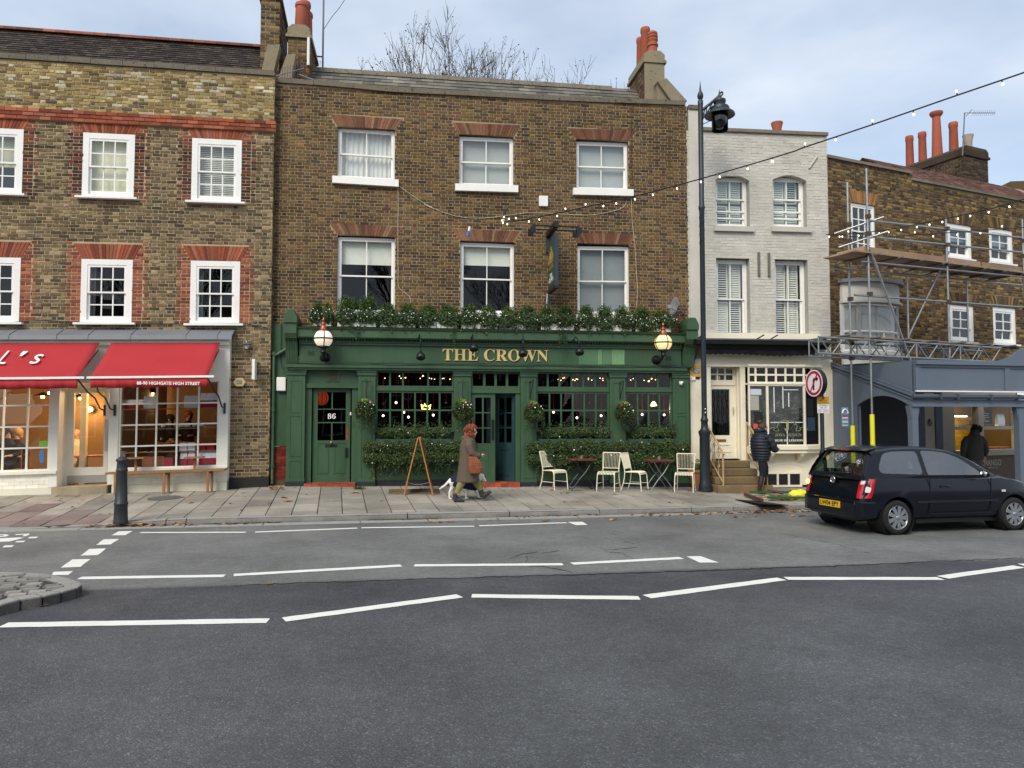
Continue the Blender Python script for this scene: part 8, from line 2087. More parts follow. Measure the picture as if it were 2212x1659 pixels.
for(p,a,lab)in cps:
 q=on_pave(*p)+PUB.nn*.14;q.z=pave_z(q.x,q.y)
 if ch0 is None:ch0=chair_proto(lab);ch0.location=q;ch0.rotation_euler=(0,0,R(a))
 else:dup(ch0,q,R(a),lab)
mat('table_red','#6e3526',.55,.15,5,.15,50)
def table(px,m,label,rz):
 q=on_pave(*px)+PUB.nn*.1;q.z=pave_z(q.x,q.y);t=thing('folding_table',label,'table',q,rz,group='folding tables outside the pub');h=.73;w=.31
 for i in range(5):
  x0,x1=lerp(-w,w,i/5)+.004,lerp(-w,w,(i+1)/5)-.004;e=.0 if i in(1,2,3)else .09
  mb=MB();mb.box(x0,x1,-w+e,w-e,h-.028,h);bevel(mb.build('top_slat','table_red',t,local=True),.004,1)
 MB().box(-w+.03,w-.03,-.2,-.17,h-.05,h-.029).build('top_batten',m,t,local=True);MB().box(-w+.03,w-.03,.17,.2,h-.05,h-.029).build('top_batten',m,t,local=True)
 for y in(-.19,.19):
  for s in(-1,1):MB().tube(spline([(s*.30,y,.0),(s*.1,y+.012*s,.28),(-s*.06,y+.012*s,.46),(-s*.2,y,h-.04)],4),.013,6).build('leg',m,t,True,local=True)
 for x,z in((.27,.04),(-.27,.04)):MB().tube([(x,-.19,z),(x,.19,z)],.010,6).build('cross_bar',m,t,True,local=True)
 MB().tube([(.02,-.19,.37),(.02,.19,.37)],.010,6).build('pivot_bar',m,t,True,local=True)
 return t,q
tA,qA=table(('K',853,1388),'black_iron','folding table with red-brown slatted top and black crossed legs',R(12));tB,qB=table(('K',1525,1392),'galv_dull','folding table with red-brown slatted top and grey crossed legs',R(12))
for q,lab in((qA,'small metal ashtray pot on the black-legged table'),(qB,'small metal ashtray pot on the grey-legged table')):
 o=tag(MB().lathe([(.03,0),(.036,.01),(.038,.07),(.04,.075),(.036,.075),(.033,.01),(0,.01)],(q.x+.01,q.y,q.z+.7302),14).build('ashtray_pot','steel',smooth=True),lab,'ashtray','ashtray pots on the tables')
  # A-board seen from its side
qa=on_pave('J',1437,1418);ab_=thing('a_board','wooden A-frame chalkboard standing side-on before the hedge','A-board',qa);hA=at_y('J',1437,928,qa.y).z-qa.z;sA_=.31;wA=.36
for s in(-1,1):
 fx2=lambda a,b,c,s=s:qa+Vector((s*lerp(sA_,.012,b/hA)+s*c-.09*a,a,b))
 for y in(-wA,wA):MB(fx2).box(y-.018,y+.018,0,hA-.01,-.014,.014).build('frame_stile','oak',ab_)
 MB(fx2).box(-wA+.018,wA-.018,hA-.08,hA-.03,-.013,.013).build('frame_rail','oak',ab_);MB(fx2).box(-wA+.018,wA-.018,.16,.21,-.013,.013).build('frame_rail','oak',ab_);MB(fx2).box(-wA+.018,wA-.018,.21,hA-.08,-.006,.006).build('chalk_panel','black_matt',ab_)
MB().tube([qa+Vector((-sA_*.8,-wA,.27)),qa+Vector((-.05,-wA,.22)),qa+Vector((.1,-wA,.22)),qa+Vector((sA_*.82,-wA,.26))],.005,5).build('chain','galv_dull',ab_)
  # timber cellar flap in the pavement
c0,c1=on_pave('J',1168,1432),on_pave('J',1625,1432);d_=(c1-c0);cf=thing('cellar_flap','weathered timber cellar flap let into the pavement by the pub wall','cellar hatch',c0);nv=Vector((-d_.y,d_.x,0)).normalized()
brickmat('flap_wood',['#6d5d49','#75654f','#625342'],.9,.4,.3,.2)
for k in range(5):
 a0,a1=.02+k*.15,.02+(k+1)*.15-.008;pts=[c0+nv*a0,c1+nv*a0,c1+nv*a1,c0+nv*a1];top=[Vector((p.x,p.y,pave_z(p.x,p.y)+.012))for p in pts];lo=[p-Vector((0,0,.04))for p in top]
 link_mesh('plank',raw_mesh('plank',top+lo,[(0,1,2,3),(0,4,5,1),(1,5,6,2),(2,6,7,3),(3,7,4,0)],'flap_wood'),cf)
  # framed menu on the pilaster left of the entrance
mf=thing('framed_menu','small oak framed menu on the pilaster left of the pub entrance','menu',PUB.map(ps('J',1887),pt('J',1887,800),SN));mb=MB(PUB.map);a,b,c,d=ps('J',1868),ps('J',1906),pt('J',1887,870),pt('J',1887,770)
mb.box(a,a+.02,c,d,SN,SN+.03);mb.box(b-.02,b,c,d,SN,SN+.03);mb.box(a+.02,b-.02,d-.025,d,SN,SN+.03);mb.box(a+.02,b-.02,c,c+.025,SN,SN+.03);mb.build('frame','oak',mf);MB(PUB.map).box(a+.02,b-.02,c+.025,d-.025,SN,SN+.01).build('sheet',mat('menu_dark','#3a3d3f',.5,.2,9),mf)
  # bench with two small table tops in front of the bakery window
bnz=ct('G',1400,1226,.62);b0,b1=cs('G',925,.62),cs('G',1962,.62);bh=thing('bakery_bench','long wooden bench with two small table tops outside the bakery window','bench',CAFE.map((b0+b1)/2,.28,.5))
for k in range(2):MB(CAFE.map).box(b0,b1,bnz-.04,bnz,.34+k*.15,.34+k*.15+.142).build('seat_plank','bench_wood',bh)
for x in(cs('G',1005,.6),cs('G',1428,.6),cs('G',1808,.6)):
 for n in(.39,.58):s_=x+(.05 if n<.5 else 0);g=pave_z(*CAFE.map(s_,0,n).xy);MB(CAFE.map).box(s_,s_+.045,g-CAFE.k*s_,bnz-.04,n,n+.045).build('leg','bench_wood',bh)
 MB(CAFE.map).box(x,x+.045,bnz-.1,bnz-.041,.4,.6).build('bearer','bench_wood',bh)
for xa,xb,xp,y in((1112,1270,1185,1108),(1617,1780,1698,1102)):
 z=ct('G',xp,y,.5);MB(CAFE.map).box(cs('G',xa,.5),cs('G',xb,.5),z-.03,z,.36,.62).build('table_top','bench_wood',bh);MB(CAFE.map).box(cs('G',xp-8,.5),cs('G',xp+10,.5),bnz,z-.03,.46,.50).build('table_post','bench_wood',bh)
  # manhole cover
mc=on_pave('Q',1060,183);N=28;rM=.32;mh=thing('manhole_cover','round grey iron manhole cover in the pavement before the bakery','manhole cover',mc)
gz=lambda x,y:pave_z(x,y)+.006
mb=MB();mb.v=[Vector((mc.x+rM*math.cos(2*math.pi*i/N),mc.y+rM*math.sin(2*math.pi*i/N),0))for i in range(N)]+[Vector((mc.x+rM*.9*math.cos(2*math.pi*i/N),mc.y+rM*.9*math.sin(2*math.pi*i/N),0))for i in range(N)]
for v in mb.v:v.z=gz(v.x,v.y)+.004
mb.f=[(i,(i+1)%N,N+(i+1)%N,N+i)for i in range(N)];mb.m=[0]*N;mb.build('rim','galv_dull',mh)
mb=MB();mb.v=[Vector((mc.x+rM*.88*math.cos(2*math.pi*i/N),mc.y+rM*.88*math.sin(2*math.pi*i/N),0))for i in range(N)]
for v in mb.v:v.z=gz(v.x,v.y)+.002
mb.f=[tuple(range(N))];mb.m=[0];mb.build('lid',mat('lid_grey','#77797c',.5,.2,12,.3,60,metal=.4),mh)
  # works debris on the kerb: green barrier frame, black mat, yellow bag
def vp(x,y,dz=0.0):p=on_pave('V',x,y);p.z+=dz;return p
wf=thing('fallen_barrier_frame','green timber barrier frame lying on the pavement full of leaves','barrier',vp(700,1370));mat('barrier_green','#2f5a2c',.6,.3,6);mat('barrier_rust','#5a3a2a',.8,.25,8)
def bar(a,b,m,z=.06,h=.05,name='rail'):
 d=(b-a).normalized();nv=Vector((-d.y,d.x,0))*.03;mb=MB();q=[a-nv,b-nv,b+nv,a+nv];mb.add([tuple(p+Vector((0,0,z)))for p in q]+[tuple(p+Vector((0,0,z+h)))for p in q],[(3,2,1,0),(4,5,6,7),(0,1,5,4),(1,2,6,5),(2,3,7,6),(3,0,4,7)]);mb.build(name,m,wf)
bar(vp(230,1330),vp(930,1330),'barrier_green');bar(vp(520,1420),vp(1250,1425),'barrier_green');bar(vp(140,1345),vp(430,1450),'barrier_rust',.03,.06);bar(vp(535,1310),vp(770,1370),'barrier_rust',.09,.03,'brace');bar(vp(900,1300),vp(1300,1330),'barrier_green',.05)
LV,LF=[],[]
for _ in range(150):p=vp(random.gauss(760,190),random.uniform(1355,1412));fallen(p,random.uniform(.04,.07),random.uniform(0,.05))
for _ in range(40):p=vp(random.uniform(-100,330),random.gauss(1215,14));fallen(p,random.uniform(.05,.08),random.uniform(0,.05))
tag(link_mesh('leaf_heap',raw_mesh('leaf_heap',LV,LF,'dead_leaf')),'heap of brown leaves inside the green barrier frame and by the steps','leaves',kind='stuff')
a,b,c=vp(-20,1400),vp(420,1520),vp(870,1498);d2=vp(330,1425);o=tag(MB().add([tuple(p+Vector((0,0,.02+.05*(i==1))))for i,p in enumerate((a,b,c,d2))]+[tuple(p+Vector((0,0,.005+.05*(i==1))))for i,p in enumerate((a,b,c,d2))],[(0,1,2,3),(7,6,5,4),(0,4,5,1),(1,5,6,2),(2,6,7,3),(3,7,4,0)]).build('black_board','black_board'),'flat black board lying on the kerb stones','board')
yb=vp(1040,1385);mb=MB();mb.ball(yb+Vector((0,0,.10)),.2,sc_=(1.15,.75,.55),seg=16,rings=10);mb.ball(yb+Vector((.2,0,.06)),.12,sc_=(1.2,.8,.6));
bgm=mat('bag_yellow','#e6e23c',.5,.08,6,.6,9);o=mb.build('yellow_bag',bgm,smooth=True,sharp=80);rmd=o.modifiers.new('r','REMESH');rmd.mode='VOXEL';rmd.voxel_size=.015;tx=bpy.data.textures.new('crumple','CLOUDS');tx.noise_scale=.08;dm=o.modifiers.new('d','DISPLACE');dm.texture=tx;dm.strength=.06;tag(o,'crumpled bright yellow plastic bag on the barrier frame','bag')
  # lights glimpsed inside the pub
emitmat('fairy_warm','#ffcf8a',5.0);emitmat('neon_crown','#ffe27a',5.0);mat('red_flex','#b8343c',.6)
def fairy(a,b,z,n,lab,k):
 P_=[PUB.map(lerp(a,b,i/24),z-.05*abs(math.sin(i*.6)),n)for i in range(25)];th=thing('fairy_lights',lab,'string lights',P_[0],group='fairy lights inside the pub windows');MB().tube(P_,.004,4).build('wire','cable_black',th)
 for i in range(k):p=P_[random.randint(0,24)]+Vector((random.uniform(-.04,.04),0,random.uniform(-.04,.02)));MB().ball(p,.011,seg=6,rings=4).build('bulb','fairy_warm',th)
fairy(A0+.1,A1-.1,PT-.1,-.05,'fairy lights along the top of the left pub window',14);fairy(B0+.05,B1-.05,PT-.1,-.05,'fairy lights along the top of the middle pub window',16);fairy(C0+.05,C1-.05,PT-.12,-.05,'fairy lights along the top of the right pub window',11)
nc=thing('neon_crown','glowing yellow crown-shaped neon sign inside the left pub window','neon sign',PUB.map(ps('J',1495,-.3),pt('J',1495,670,-.3),-.3));q=[(ps('J',x,-.3),pt('J',1495,y,-.3),-.3)for x,y in((1465,690),(1456,645),(1476,668),(1486,640),(1497,665),(1510,640),(1518,668),(1537,648),(1530,690),(1465,690))];MB(PUB.map).tube(q,.012,6).build('tube','neon_crown',nc)
emitmat('pendant_glow','#fff0d8',3.0)
pen=[('J',1125,640,0),('J',1238,632,1),('J',1455,618,0),('J',1562,740,1),('J',1673,632,0),('J',1125,745,1),('J',1345,757,1),('J',1305,715,1),('K',618,715,1),('K',725,635,0),('K',822,763,1),('K',930,632,0),('K',1033,745,1),('K',1390,735,1),('K',1582,738,1)]
PLAB=[]
for i,(c,x,y,lit)in enumerate(pen):
 wn_=0 if c=='J' else 1 if x<1200 else 2;row_=sorted([q for q in pen if(q[0]=='J')==(c=='J')and(c=='J' or(q[1]<1200)==(x<1200))and(q[2]<690)==(y<690)],key=lambda q:q[1])
 PLAB.append(f"{['left', 'middle', 'right'][wn_]} pub window: {ORD[row_.index((c, x, y, lit))]} hanging bulb from the left in the {'upper' if y < 690 else 'lower'} row")
for i,(c,x,y,lit)in enumerate(pen):
 n=-.5-.12*(i%4);s_,t_=PUB.px(c,x,y,n);th=thing('pendant_bulb',PLAB[i],'lamp',PUB.map(s_,3.1,n),group='pendant bulbs inside the pub')
 MB(PUB.map).tube([(s_,3.15,n),(s_,t_+.03,n)],.006,4).build('flex','red_flex',th);MB(PUB.map).ball((s_,t_,n),.03,seg=10,rings=6).build('bulb','pendant_glow' if lit else mat('bulb_pink','#c77f86',.3),th,smooth=True)
s_,t_=PUB.px('K',1490,650,-.5);th=thing('glowing_pendant','brightest pendant lamp with white shade in the right pub window','lamp',PUB.map(s_,3.1,-.5));MB(PUB.map).tube([(s_,3.15,-.5),(s_,t_+.08,-.5)],.007,4).build('flex','red_flex',th);MB().lathe([(.02,.09),(.05,.06),(.09,-.02),(.07,-.03),(.0,-.035)],PUB.map(s_,t_,-.5),16).build('shade',emitmat('shade_glow','#ffdca0',2.6),th,smooth=True);point(th,PUB.map(s_,t_-.12,-.5),6)
s_,t_=PUB.px('J',590,590,-.7);th=thing('orange_lantern','large ribbed orange paper lantern behind the glass of door 86','lantern',PUB.map(s_,t_,-.7));mb=MB();mb.ball(PUB.map(s_,t_,-.7),.17,seg=20,rings=10,sc_=(1,1,1.1));mb.build('shade',emitmat('lantern_orange','#b8431d',.3),th,smooth=True)
c_=PUB.map(s_,t_,-.7)
for k in range(10):MB().tube([c_+Vector((math.cos(.63*k)*math.cos(R(q)),math.sin(.63*k)*math.cos(R(q)),1.1*math.sin(R(q))))*.172 for q in range(-80,81,16)],.007,4).build('rib','vent_brown',th)
  # ================================================================== people and the dog
random.seed(101)
mat('skin','#d3a084',.55,.06,6);mat('hair_red','#8a4a2c',.7,.3,14,.6,60);mat('hair_brown','#4a3527',.7,.25,14,.5,60);mat('hair_black','#14110f',.75,.3,12,.5,60);mat('hair_grey','#8b857c',.8,.2,12)
mat('coat_olive','#5d5143',.85,.12,5,.3,30);mat('tights_navy','#12151f',.85,.15,6);mat('boot_dark','#2e2f2f',.6,.2,8);mat('boot_brown','#33231e',.45,.25,7);mat('puffer_navy','#131a27',.6,.15,6,.2,30);mat('jeans_grey','#55575a',.9,.15,8,.3,50);mat('jacket_green','#3d4238',.85,.12,6,.3,30)
mat('dog_white','#e9e4dc',.8,.07,9,.4,80);mat('dog_coat','#151c38',.85,.12,6,.2,40);mat('nose_black','#171314',.4)
m,t,b=newmat('knit_yellow')
p=t.n('ShaderNodeTexCoord').outputs['Object'];w_=t.n('ShaderNodeTexWave',{'Vector':p,'Scale':26.0,'Distortion':4.0,'Detail':2.0},wave_type='BANDS',bands_direction='Z')
t.set(b,'Base Color',t.mix(t.ramp(w_.outputs['Fac'],[(.35,0.0),(.6,1.0)]),hexc('#5c5a34'),hexc('#a89f62')));b.inputs['Roughness'].default_value=.9
m,t,b=newmat('kilim_bag')
p=t.n('ShaderNodeTexCoord').outputs['Object'];w_=t.n('ShaderNodeTexWave',{'Vector':p,'Scale':9.0,'Distortion':3.5,'Detail':3.0,'Detail Scale':3.0},wave_type='BANDS',bands_direction='Z')
c=t.ramp(w_.outputs['Fac'],[(.0,hexc('#6e3424')),(.3,hexc('#b3683a')),(.5,hexc('#8a4329')),(.7,hexc('#c98a55')),(.85,hexc('#4d3230'))],'CONSTANT')
c=t.mix(1.0,c,t.ramp(t.noise(p,45,3,.7),[(.3,.55),(.7,1.4)]),'MULTIPLY');t.set(b,'Base Color',c);b.inputs['Roughness'].default_value=.95
def fuse(o,v=.012,sm=4):
 """blend overlapping volumes into one continuous skin"""
 r_=o.modifiers.new('fuse','REMESH');r_.mode='VOXEL';r_.voxel_size=v;r_.use_smooth_shade=True
 if sm:s_=o.modifiers.new('relax','SMOOTH');s_.iterations=sm;s_.factor=.5
 return o
def loft(mb,levels,seg=20,ripple=0.0,rip_n=7):
 """levels: (z, xc, yc, rx, ry)"""
 b=len(mb.v)
 for z,xc,yc,rx,ry in levels:
  for k in range(seg):
   a=2*math.pi*k/seg;q=1+ripple*math.sin(a*rip_n)
   p=(xc+rx*q*math.cos(a),yc+ry*q*math.sin(a),z);mb.v.append(mb.xf(*p)if mb.xf else Vector(p))
 n=len(levels)
 for i in range(n-1):
  for k in range(seg):mb.f.append((b+i*seg+k,b+i*seg+(k+1)%seg,b+(i+1)*seg+(k+1)%seg,b+(i+1)*seg+k));mb.m.append(0)
 mb.f.append(tuple(b+k for k in range(seg))[::-1]);mb.f.append(tuple(b+(n-1)*seg+k for k in range(seg)));mb.m+=[0,0]
def head(mb,c,r,look=0.0,nod=0.0):
 """skull, jaw, nose, ears; looks along +x turned by look, chin down by nod"""
 M=Matrix.Translation(Vector(c))@Matrix.Rotation(look,4,'Z')@Matrix.Rotation(nod,4,'Y');f=lambda p:tuple(M@Vector(p))
 def bl(p,rr,s):
  q=MB(lambda a,b_,c_:Vector(f((p[0]+a,p[1]+b_,p[2]+c_))));q.ball((0,0,0),rr,sc_=s,seg=14,rings=10);base=len(mb.v);mb.v+=[mb.xf(*v)if mb.xf else v for v in q.v];mb.f+=[tuple(i+base for i in g)for g in q.f];mb.m+=[0]*len(q.f)
 bl((-.01,0,.02),r,(1.0,.8,1.0));bl((r*.25,0,-r*.55),r*.62,(.95,.85,.9));bl((r*.95,0,-r*.15),r*.2,(.9,.6,1.2));bl((r*.85,0,-r*.02),r*.13,(1,.7,1.5));bl((r*.62,0,-r*.95),r*.25,(1,1,.7));bl((r*.85,0,-r*.55),r*.13,(.8,1.3,.6))
 for s in(-1,1):bl((-r*.05,s*r*.8,-r*.1),r*.2,(.8,.35,1.2))
 return f
def hand(mb,c,d,side,curl=.5,s=1.0):
 """palm, four unequal fingers and a thumb, curling"""
 d=Vector(d).normalized();up=Vector((0,0,1));lat=d.cross(up).normalized();up=lat.cross(d).normalized();c=Vector(c)
 mb.tube([c-d*.02*s,c+d*.03*s,c+d*.07*s],[.026*s,.036*s,.034*s],8,flat=.55)
 for i,ln in enumerate((.066,.075,.07,.055)):
  o=c+d*.07*s+lat*(i-1.5)*.019*s;p1=o+(d*math.cos(curl*.5)-up*math.sin(curl*.5))*ln*.5*s;p2=p1+(d*math.cos(curl*1.6)-up*math.sin(curl*1.6))*ln*.5*s;mb.tube([o,p1,p2],[.0095*s,.009*s,.007*s],6)
 o=c+d*.02*s+lat*side*.03*s;mb.tube([o,o+(d+lat*side*.9)*.025*s,o+(d*1.4+lat*side*.7-up*.5)*.04*s],[.012*s,.011*s,.009*s],6)
  # ---------------------------------------------------------------- woman with red curly hair
wp=on_pave('W',640,1508);SCW=1.0
P1=thing('person','person with curly red hair in a long olive coat striding along the pavement','person',wp,R(4))
kx=4.2533*(4032/2212)*(1580/wp.y)
X=lambda px:(px-640)/kx
Z=lambda py:(1508-py)/kx
fx=None
def j(px,py,y=0.0):return(X(px),y,Z(py))
mb=MB();hr=.098
hf=head(mb,j(672,345),hr,-.1,.12)
mb.tube([j(640,470),j(650,420),j(660,380)],[.06,.055,.055],12);loft(mb,[(Z(1000),-.03,0,.12,.15),(Z(800),-.03,0,.12,.14),(Z(620),-.03,0,.125,.16),(Z(500),-.03,0,.10,.16),(Z(455),-.01,0,.05,.06)],16)
mb.tube([j(620,530,-.17),j(665,690,-.21),j(790,745,-.17)],[.05,.042,.03],10);mb.tube([j(620,530,.17),j(650,690,.21),j(770,760,.15)],[.05,.042,.03],10);hand(mb,j(795,742,-.165),(.8,.1,.35),1,.9);hand(mb,j(775,758,.15),(.9,0,.1),-1,.9)
mb.tube([j(590,960,-.08),j(520,1130,-.09),j(425,1390,-.09)],[.09,.065,.045],10);mb.tube([j(640,960,.08),j(745,1190,.07),j(835,1350,.05)],[.09,.065,.045],10)
body=fuse(mb.build('body','skin',P1,local=True),.009,2)
mb=MB();loft(mb,[(Z(1188),X(600),0,.235,.225),(Z(1172),X(600),0,.238,.232),(Z(1050),X(608),0,.222,.225),(Z(900),X(620),0,.212,.222),(Z(760),X(622),0,.198,.215),(Z(650),X(612),0,.183,.212),(Z(560),X(608),0,.168,.215),(Z(500),X(610),0,.14,.19),(Z(465),X(615),0,.11,.14),(Z(440),X(625),0,.088,.095)],28,.012,9)
mb.tube([j(612,500,-.15),j(625,580,-.215),j(668,700,-.235),j(735,740,-.21),j(800,742,-.18)],[.085,.088,.08,.068,.062],12);mb.tube([j(612,500,.15),j(625,580,.215),j(655,700,.235),j(720,750,.2),j(778,758,.16)],[.085,.088,.08,.068,.062],12)
mb.ball(j(560,450),.085,sc_=(1.05,1.35,.62),seg=14,rings=8);mb.ball(j(520,470),.05,sc_=(1,1.3,.7))
fuse(mb.build('coat','coat_olive',P1,local=True),.014,3)
mb=MB();mb.tube([j(690,470),j(735,540),j(755,640)],[.03,.035,.03],8,flat=.6);mb.build('neck_warmer','tights_navy',P1,True,local=True)
mb=MB();mb.tube([j(795,735,-.175),j(812,738,-.17)],[.055,.05],10);mb.build('cuff','tights_navy',P1,True,local=True)
mb=MB();mb.tube([j(545,1080,-.09),j(500,1190,-.09),j(455,1280,-.09),j(420,1372,-.09)],[.09,.082,.07,.05],12);mb.tube([j(690,1080,.08),j(760,1210,.07),j(800,1275,.06),j(825,1330,.05)],[.09,.085,.072,.055],12);fuse(mb.build('trousers','knit_yellow',P1,local=True),.012,2)
mb=MB();mb.tube([j(400,1365,-.09),j(400,1430,-.09),j(398,1480,-.09)],[.055,.055,.055],12);mb.tube([j(385,1478,-.09),j(450,1478,-.09),j(545,1492,-.09)],[.048,.05,.03],12);mb.tube([j(375,1502,-.09),j(545,1503,-.09)],[.044,.036],10,flat=.22);fuse(mb.build('boot','boot_dark',P1,local=True),.009,2)
mb=MB();mb.tube([j(815,1320,.05),j(835,1385,.05),j(850,1430,.05)],[.055,.055,.055],12);mb.tube([j(848,1435,.05),j(910,1395,.05),j(990,1345,.05)],[.05,.05,.03],12);mb.tube([j(862,1465,.05),j(1000,1362,.05)],[.043,.034],10,flat=.3);fuse(mb.build('boot','boot_dark',P1,local=True),.009,2)
hb=MB();rs=random.Random(5)
for i in range(130):
 a,e=rs.uniform(-math.pi,math.pi),rs.uniform(-.9,1.35);d=Vector((math.cos(a)*math.cos(e),math.sin(a)*math.cos(e),math.sin(e)))
 if d.x>.55 and d.z<.45:continue
 c=Vector(j(652,340))+Vector((d.x*.115,d.y*.105,d.z*.115));u=d.orthogonal().normalized();v=d.cross(u)
 rr=rs.uniform(.014,.026);hb.tube([c+(u*math.cos(q)+v*math.sin(q))*rr+d*.006*q for q in[k*.9 for k in range(8)]],.009,5)
for i in range(46):
 a=rs.uniform(.9,5.4);c=Vector(j(640,400))+Vector((math.cos(a)*.105,math.sin(a)*.1,rs.uniform(-.06,.05)));hb.ball(c,rs.uniform(.018,.032),seg=8,rings=5)
hb.ball(j(648,335),.108,sc_=(1,.95,1.0));hb.build('hair','hair_red',P1,True,80,local=True)
for s in(-1,1):
 e=MB();e.ball(hf((hr*.78,s*hr*.32,.005)),.011,seg=8,rings=6);e.build('eye','nose_black',P1,True,local=True)
bg=thing('woven_bag','woven orange kilim shoulder bag hanging at the walker\'s side','bag',wp,R(4))
mb=MB();loft(mb,[(Z(1035),X(728),-.27,.1,.035),(Z(1020),X(728),-.27,.125,.05),(Z(940),X(732),-.27,.148,.06),(Z(850),X(715),-.27,.135,.055),(Z(770),X(680),-.265,.10,.035),(Z(750),X(672),-.262,.08,.02)],18);fuse(mb.build('pouch','kilim_bag',bg,local=True),.011,2)
for q in range(3):MB().tube([j(620+q*3,755,-.26),j(590,640,-.235),j(545,530,-.2),j(530,480,-.13)][:4],.008,5).build('strap','kilim_bag',bg,True,local=True)if q==0 else None
  # ---------------------------------------------------------------- white dog in a navy coat
dp=on_pave('W',560,1462);kd=4.2533*(4032/2212)*(1580/dp.y)
dog=thing('dog','white long-legged dog in a navy coat walking behind its owner','dog',dp,R(3))
def g(px,py,y=0.0):return((px-560)/kd,y,(1462-py)/kd)
mb=MB()
mb.tube([g(325,1150),g(360,1165),g(450,1190),g(560,1195),g(680,1195),g(755,1180),g(790,1150)],[.07,.105,.10,.105,.125,.105,.07],16)
mb.tube([g(750,1160),g(790,1115),g(812,1090)],[.085,.065,.06],12);mb.ball(g(822,1085),.058,sc_=(1.15,.9,.95));mb.tube([g(835,1095),g(870,1135),g(902,1182)],[.05,.036,.024],10);mb.tube([g(845,1130),g(880,1170),g(892,1188)],[.03,.022,.016],8)
mb.tube([g(322,1135),g(290,1170),g(230,1235),g(170,1275),g(130,1305)],[.034,.03,.026,.022,.010],8)
for(a,b_,c,d,e,y)in(((345,1180),(350,1265),(305,1345),(300,1440),(312,1458),-.06),((365,1180),(395,1260),(345,1340),(350,1420),(360,1432),.06)):
 mb.tube([g(*a,y),g(*b_,y),g(*c,y),g(*d,y),g(*e,y)],[.085,.05,.028,.022,.02],10);mb.ball(g(e[0]+6,e[1],y),.026,sc_=(1.4,1,.65))
for(a,b_,c,d,y)in(((640,1220),(605,1300),(575,1385),(578,1440),-.06),((715,1225),(725,1320),(765,1395),(782,1435),.06)):
 mb.tube([g(*a,y),g(*b_,y),g(*c,y),g(*d,y)],[.06,.034,.024,.02],10);mb.ball(g(d[0]+10,d[1]+10,y),.027,sc_=(1.4,1,.65))
for s in(-1,1):mb.tube([g(808,1062,s*.04),g(800,1050,s*.06),g(785,1075,s*.075)],[.022,.026,.008],8,flat=.5)
fuse(mb.build('body','dog_white',dog,local=True),.009,2)
MB().ball(g(905,1188),.014,seg=8,rings=6).build('nose','nose_black',dog,True,local=True)
for s in(-1,1):MB().ball(g(848,1090,s*.042),.008,seg=8,rings=6).build('eye','nose_black',dog,True,local=True)
mb=MB();N=20;lev=[(325,1075,.1,1210),(380,1068,.125,1255),(470,1080,.125,1275),(560,1088,.13,1290),(650,1085,.145,1310),(740,1085,.13,1320),(800,1110,.10,1275)]
for i,(px,yt,ry,yb_)in enumerate(lev):
 for k in range(N+1):
  a=math.pi*k/N;zt_,zb2=g(px,yt)[2],g(px,yb_)[2];cz=zt_-.12;y=-math.cos(a)*ry*1.12;z=cz+math.sin(a)*.12 if 0<k<N else zb2
  if k in(0,N):y=-math.cos(a)*ry*1.1
  mb.v.append(Vector((g(px,0)[0],y,z)))
for i in range(len(lev)-1):
 for k in range(N):mb.f.append((i*(N+1)+k,(i+1)*(N+1)+k,(i+1)*(N+1)+k+1,i*(N+1)+k+1));mb.m.append(0)
o=mb.build('dog_coat','dog_coat',dog,True,80,local=True);o.modifiers.new('s','SOLIDIFY').thickness=.012
  # ---------------------------------------------------------------- person in the navy puffer jacket
vp_=on_pave('V',440,1292);kv=4.2533*(4032/2212)*(1580/vp_.y)
P2=thing('person','person in a navy puffer jacket and brown boots looking down at a phone','person',vp_,R(14))
def h(px,py,y=0.0):return((px-460)/kv,y,(1292-py)/kv)
mb=MB();hf=head(mb,h(495,205),.098,-.2,.45);mb.tube([h(450,300),h(465,265),h(480,235)],[.06,.055,.055],12);loft(mb,[(h(0,760)[2],-.03,0,.13,.16),(h(0,560)[2],-.04,0,.13,.16),(h(0,380)[2],-.04,0,.12,.18),(h(0,300)[2],-.02,0,.07,.09)],16)
for s,(e,w)in((-1,((585,560),(668,538))),(1,((560,560),(660,545)))):
 mb.tube([h(470,350,s*.17),h(*e,s*.22),h(*w,s*.10)],[.05,.042,.03],10);hand(mb,h(w[0]+2,w[1],s*.09),(.9,-s*.2,.05),s,.7)
mb.tube([h(430,750,-.09),h(425,960,-.09),h(370,1230,-.09)],[.1,.07,.045],12);mb.tube([h(500,750,.09),h(550,950,.09),h(555,1230,.09)],[.1,.07,.045],12);fuse(mb.build('body','skin',P2,local=True),.009,2)
mb=MB();lv=[];zs=[735,700,660,615,570,520,470,420,370,325,285,250];rx_=[.178,.19,.205,.215,.22,.222,.218,.212,.2,.18,.14,.10]
for i,(z,r_)in enumerate(zip(zs,rx_)):
 xc=X_=[-.035,-.035,-.03,-.03,-.035,-.045,-.055,-.06,-.055,-.045,-.03,-.01][i]
 zz=h(0,z)[2];lv+=[(zz-.024,xc,0,r_*.955,r_*1.12),(zz,xc,0,r_*1.02,r_*1.2),(zz+.024,xc,0,r_*.955,r_*1.12)]if i<10 else[(zz,xc,0,r_,r_*1.05)]
loft(mb,lv,26)
for s,e,w in((-1,(588,555),(650,540)),(1,(562,555),(640,545))):
 pts=spline([h(460,330,s*.18),h(530,440,s*.25),h(e[0]-5,e[1],s*.25),h(w[0],w[1],s*.12)],5);mb.tube(pts,[(.098-.032*i/len(pts))*(1+.07*math.sin(i*2.1))for i in range(len(pts))],12)
mb.tube([h(380,240,-.11),h(350,265,0),h(380,240,.11),h(450,230,.12),h(500,265,.07)],[.045,.055,.045,.04,.035],10);mb.tube([h(380,240,-.11),h(450,235,-.12),h(505,265,-.07)],[.045,.042,.035],10)
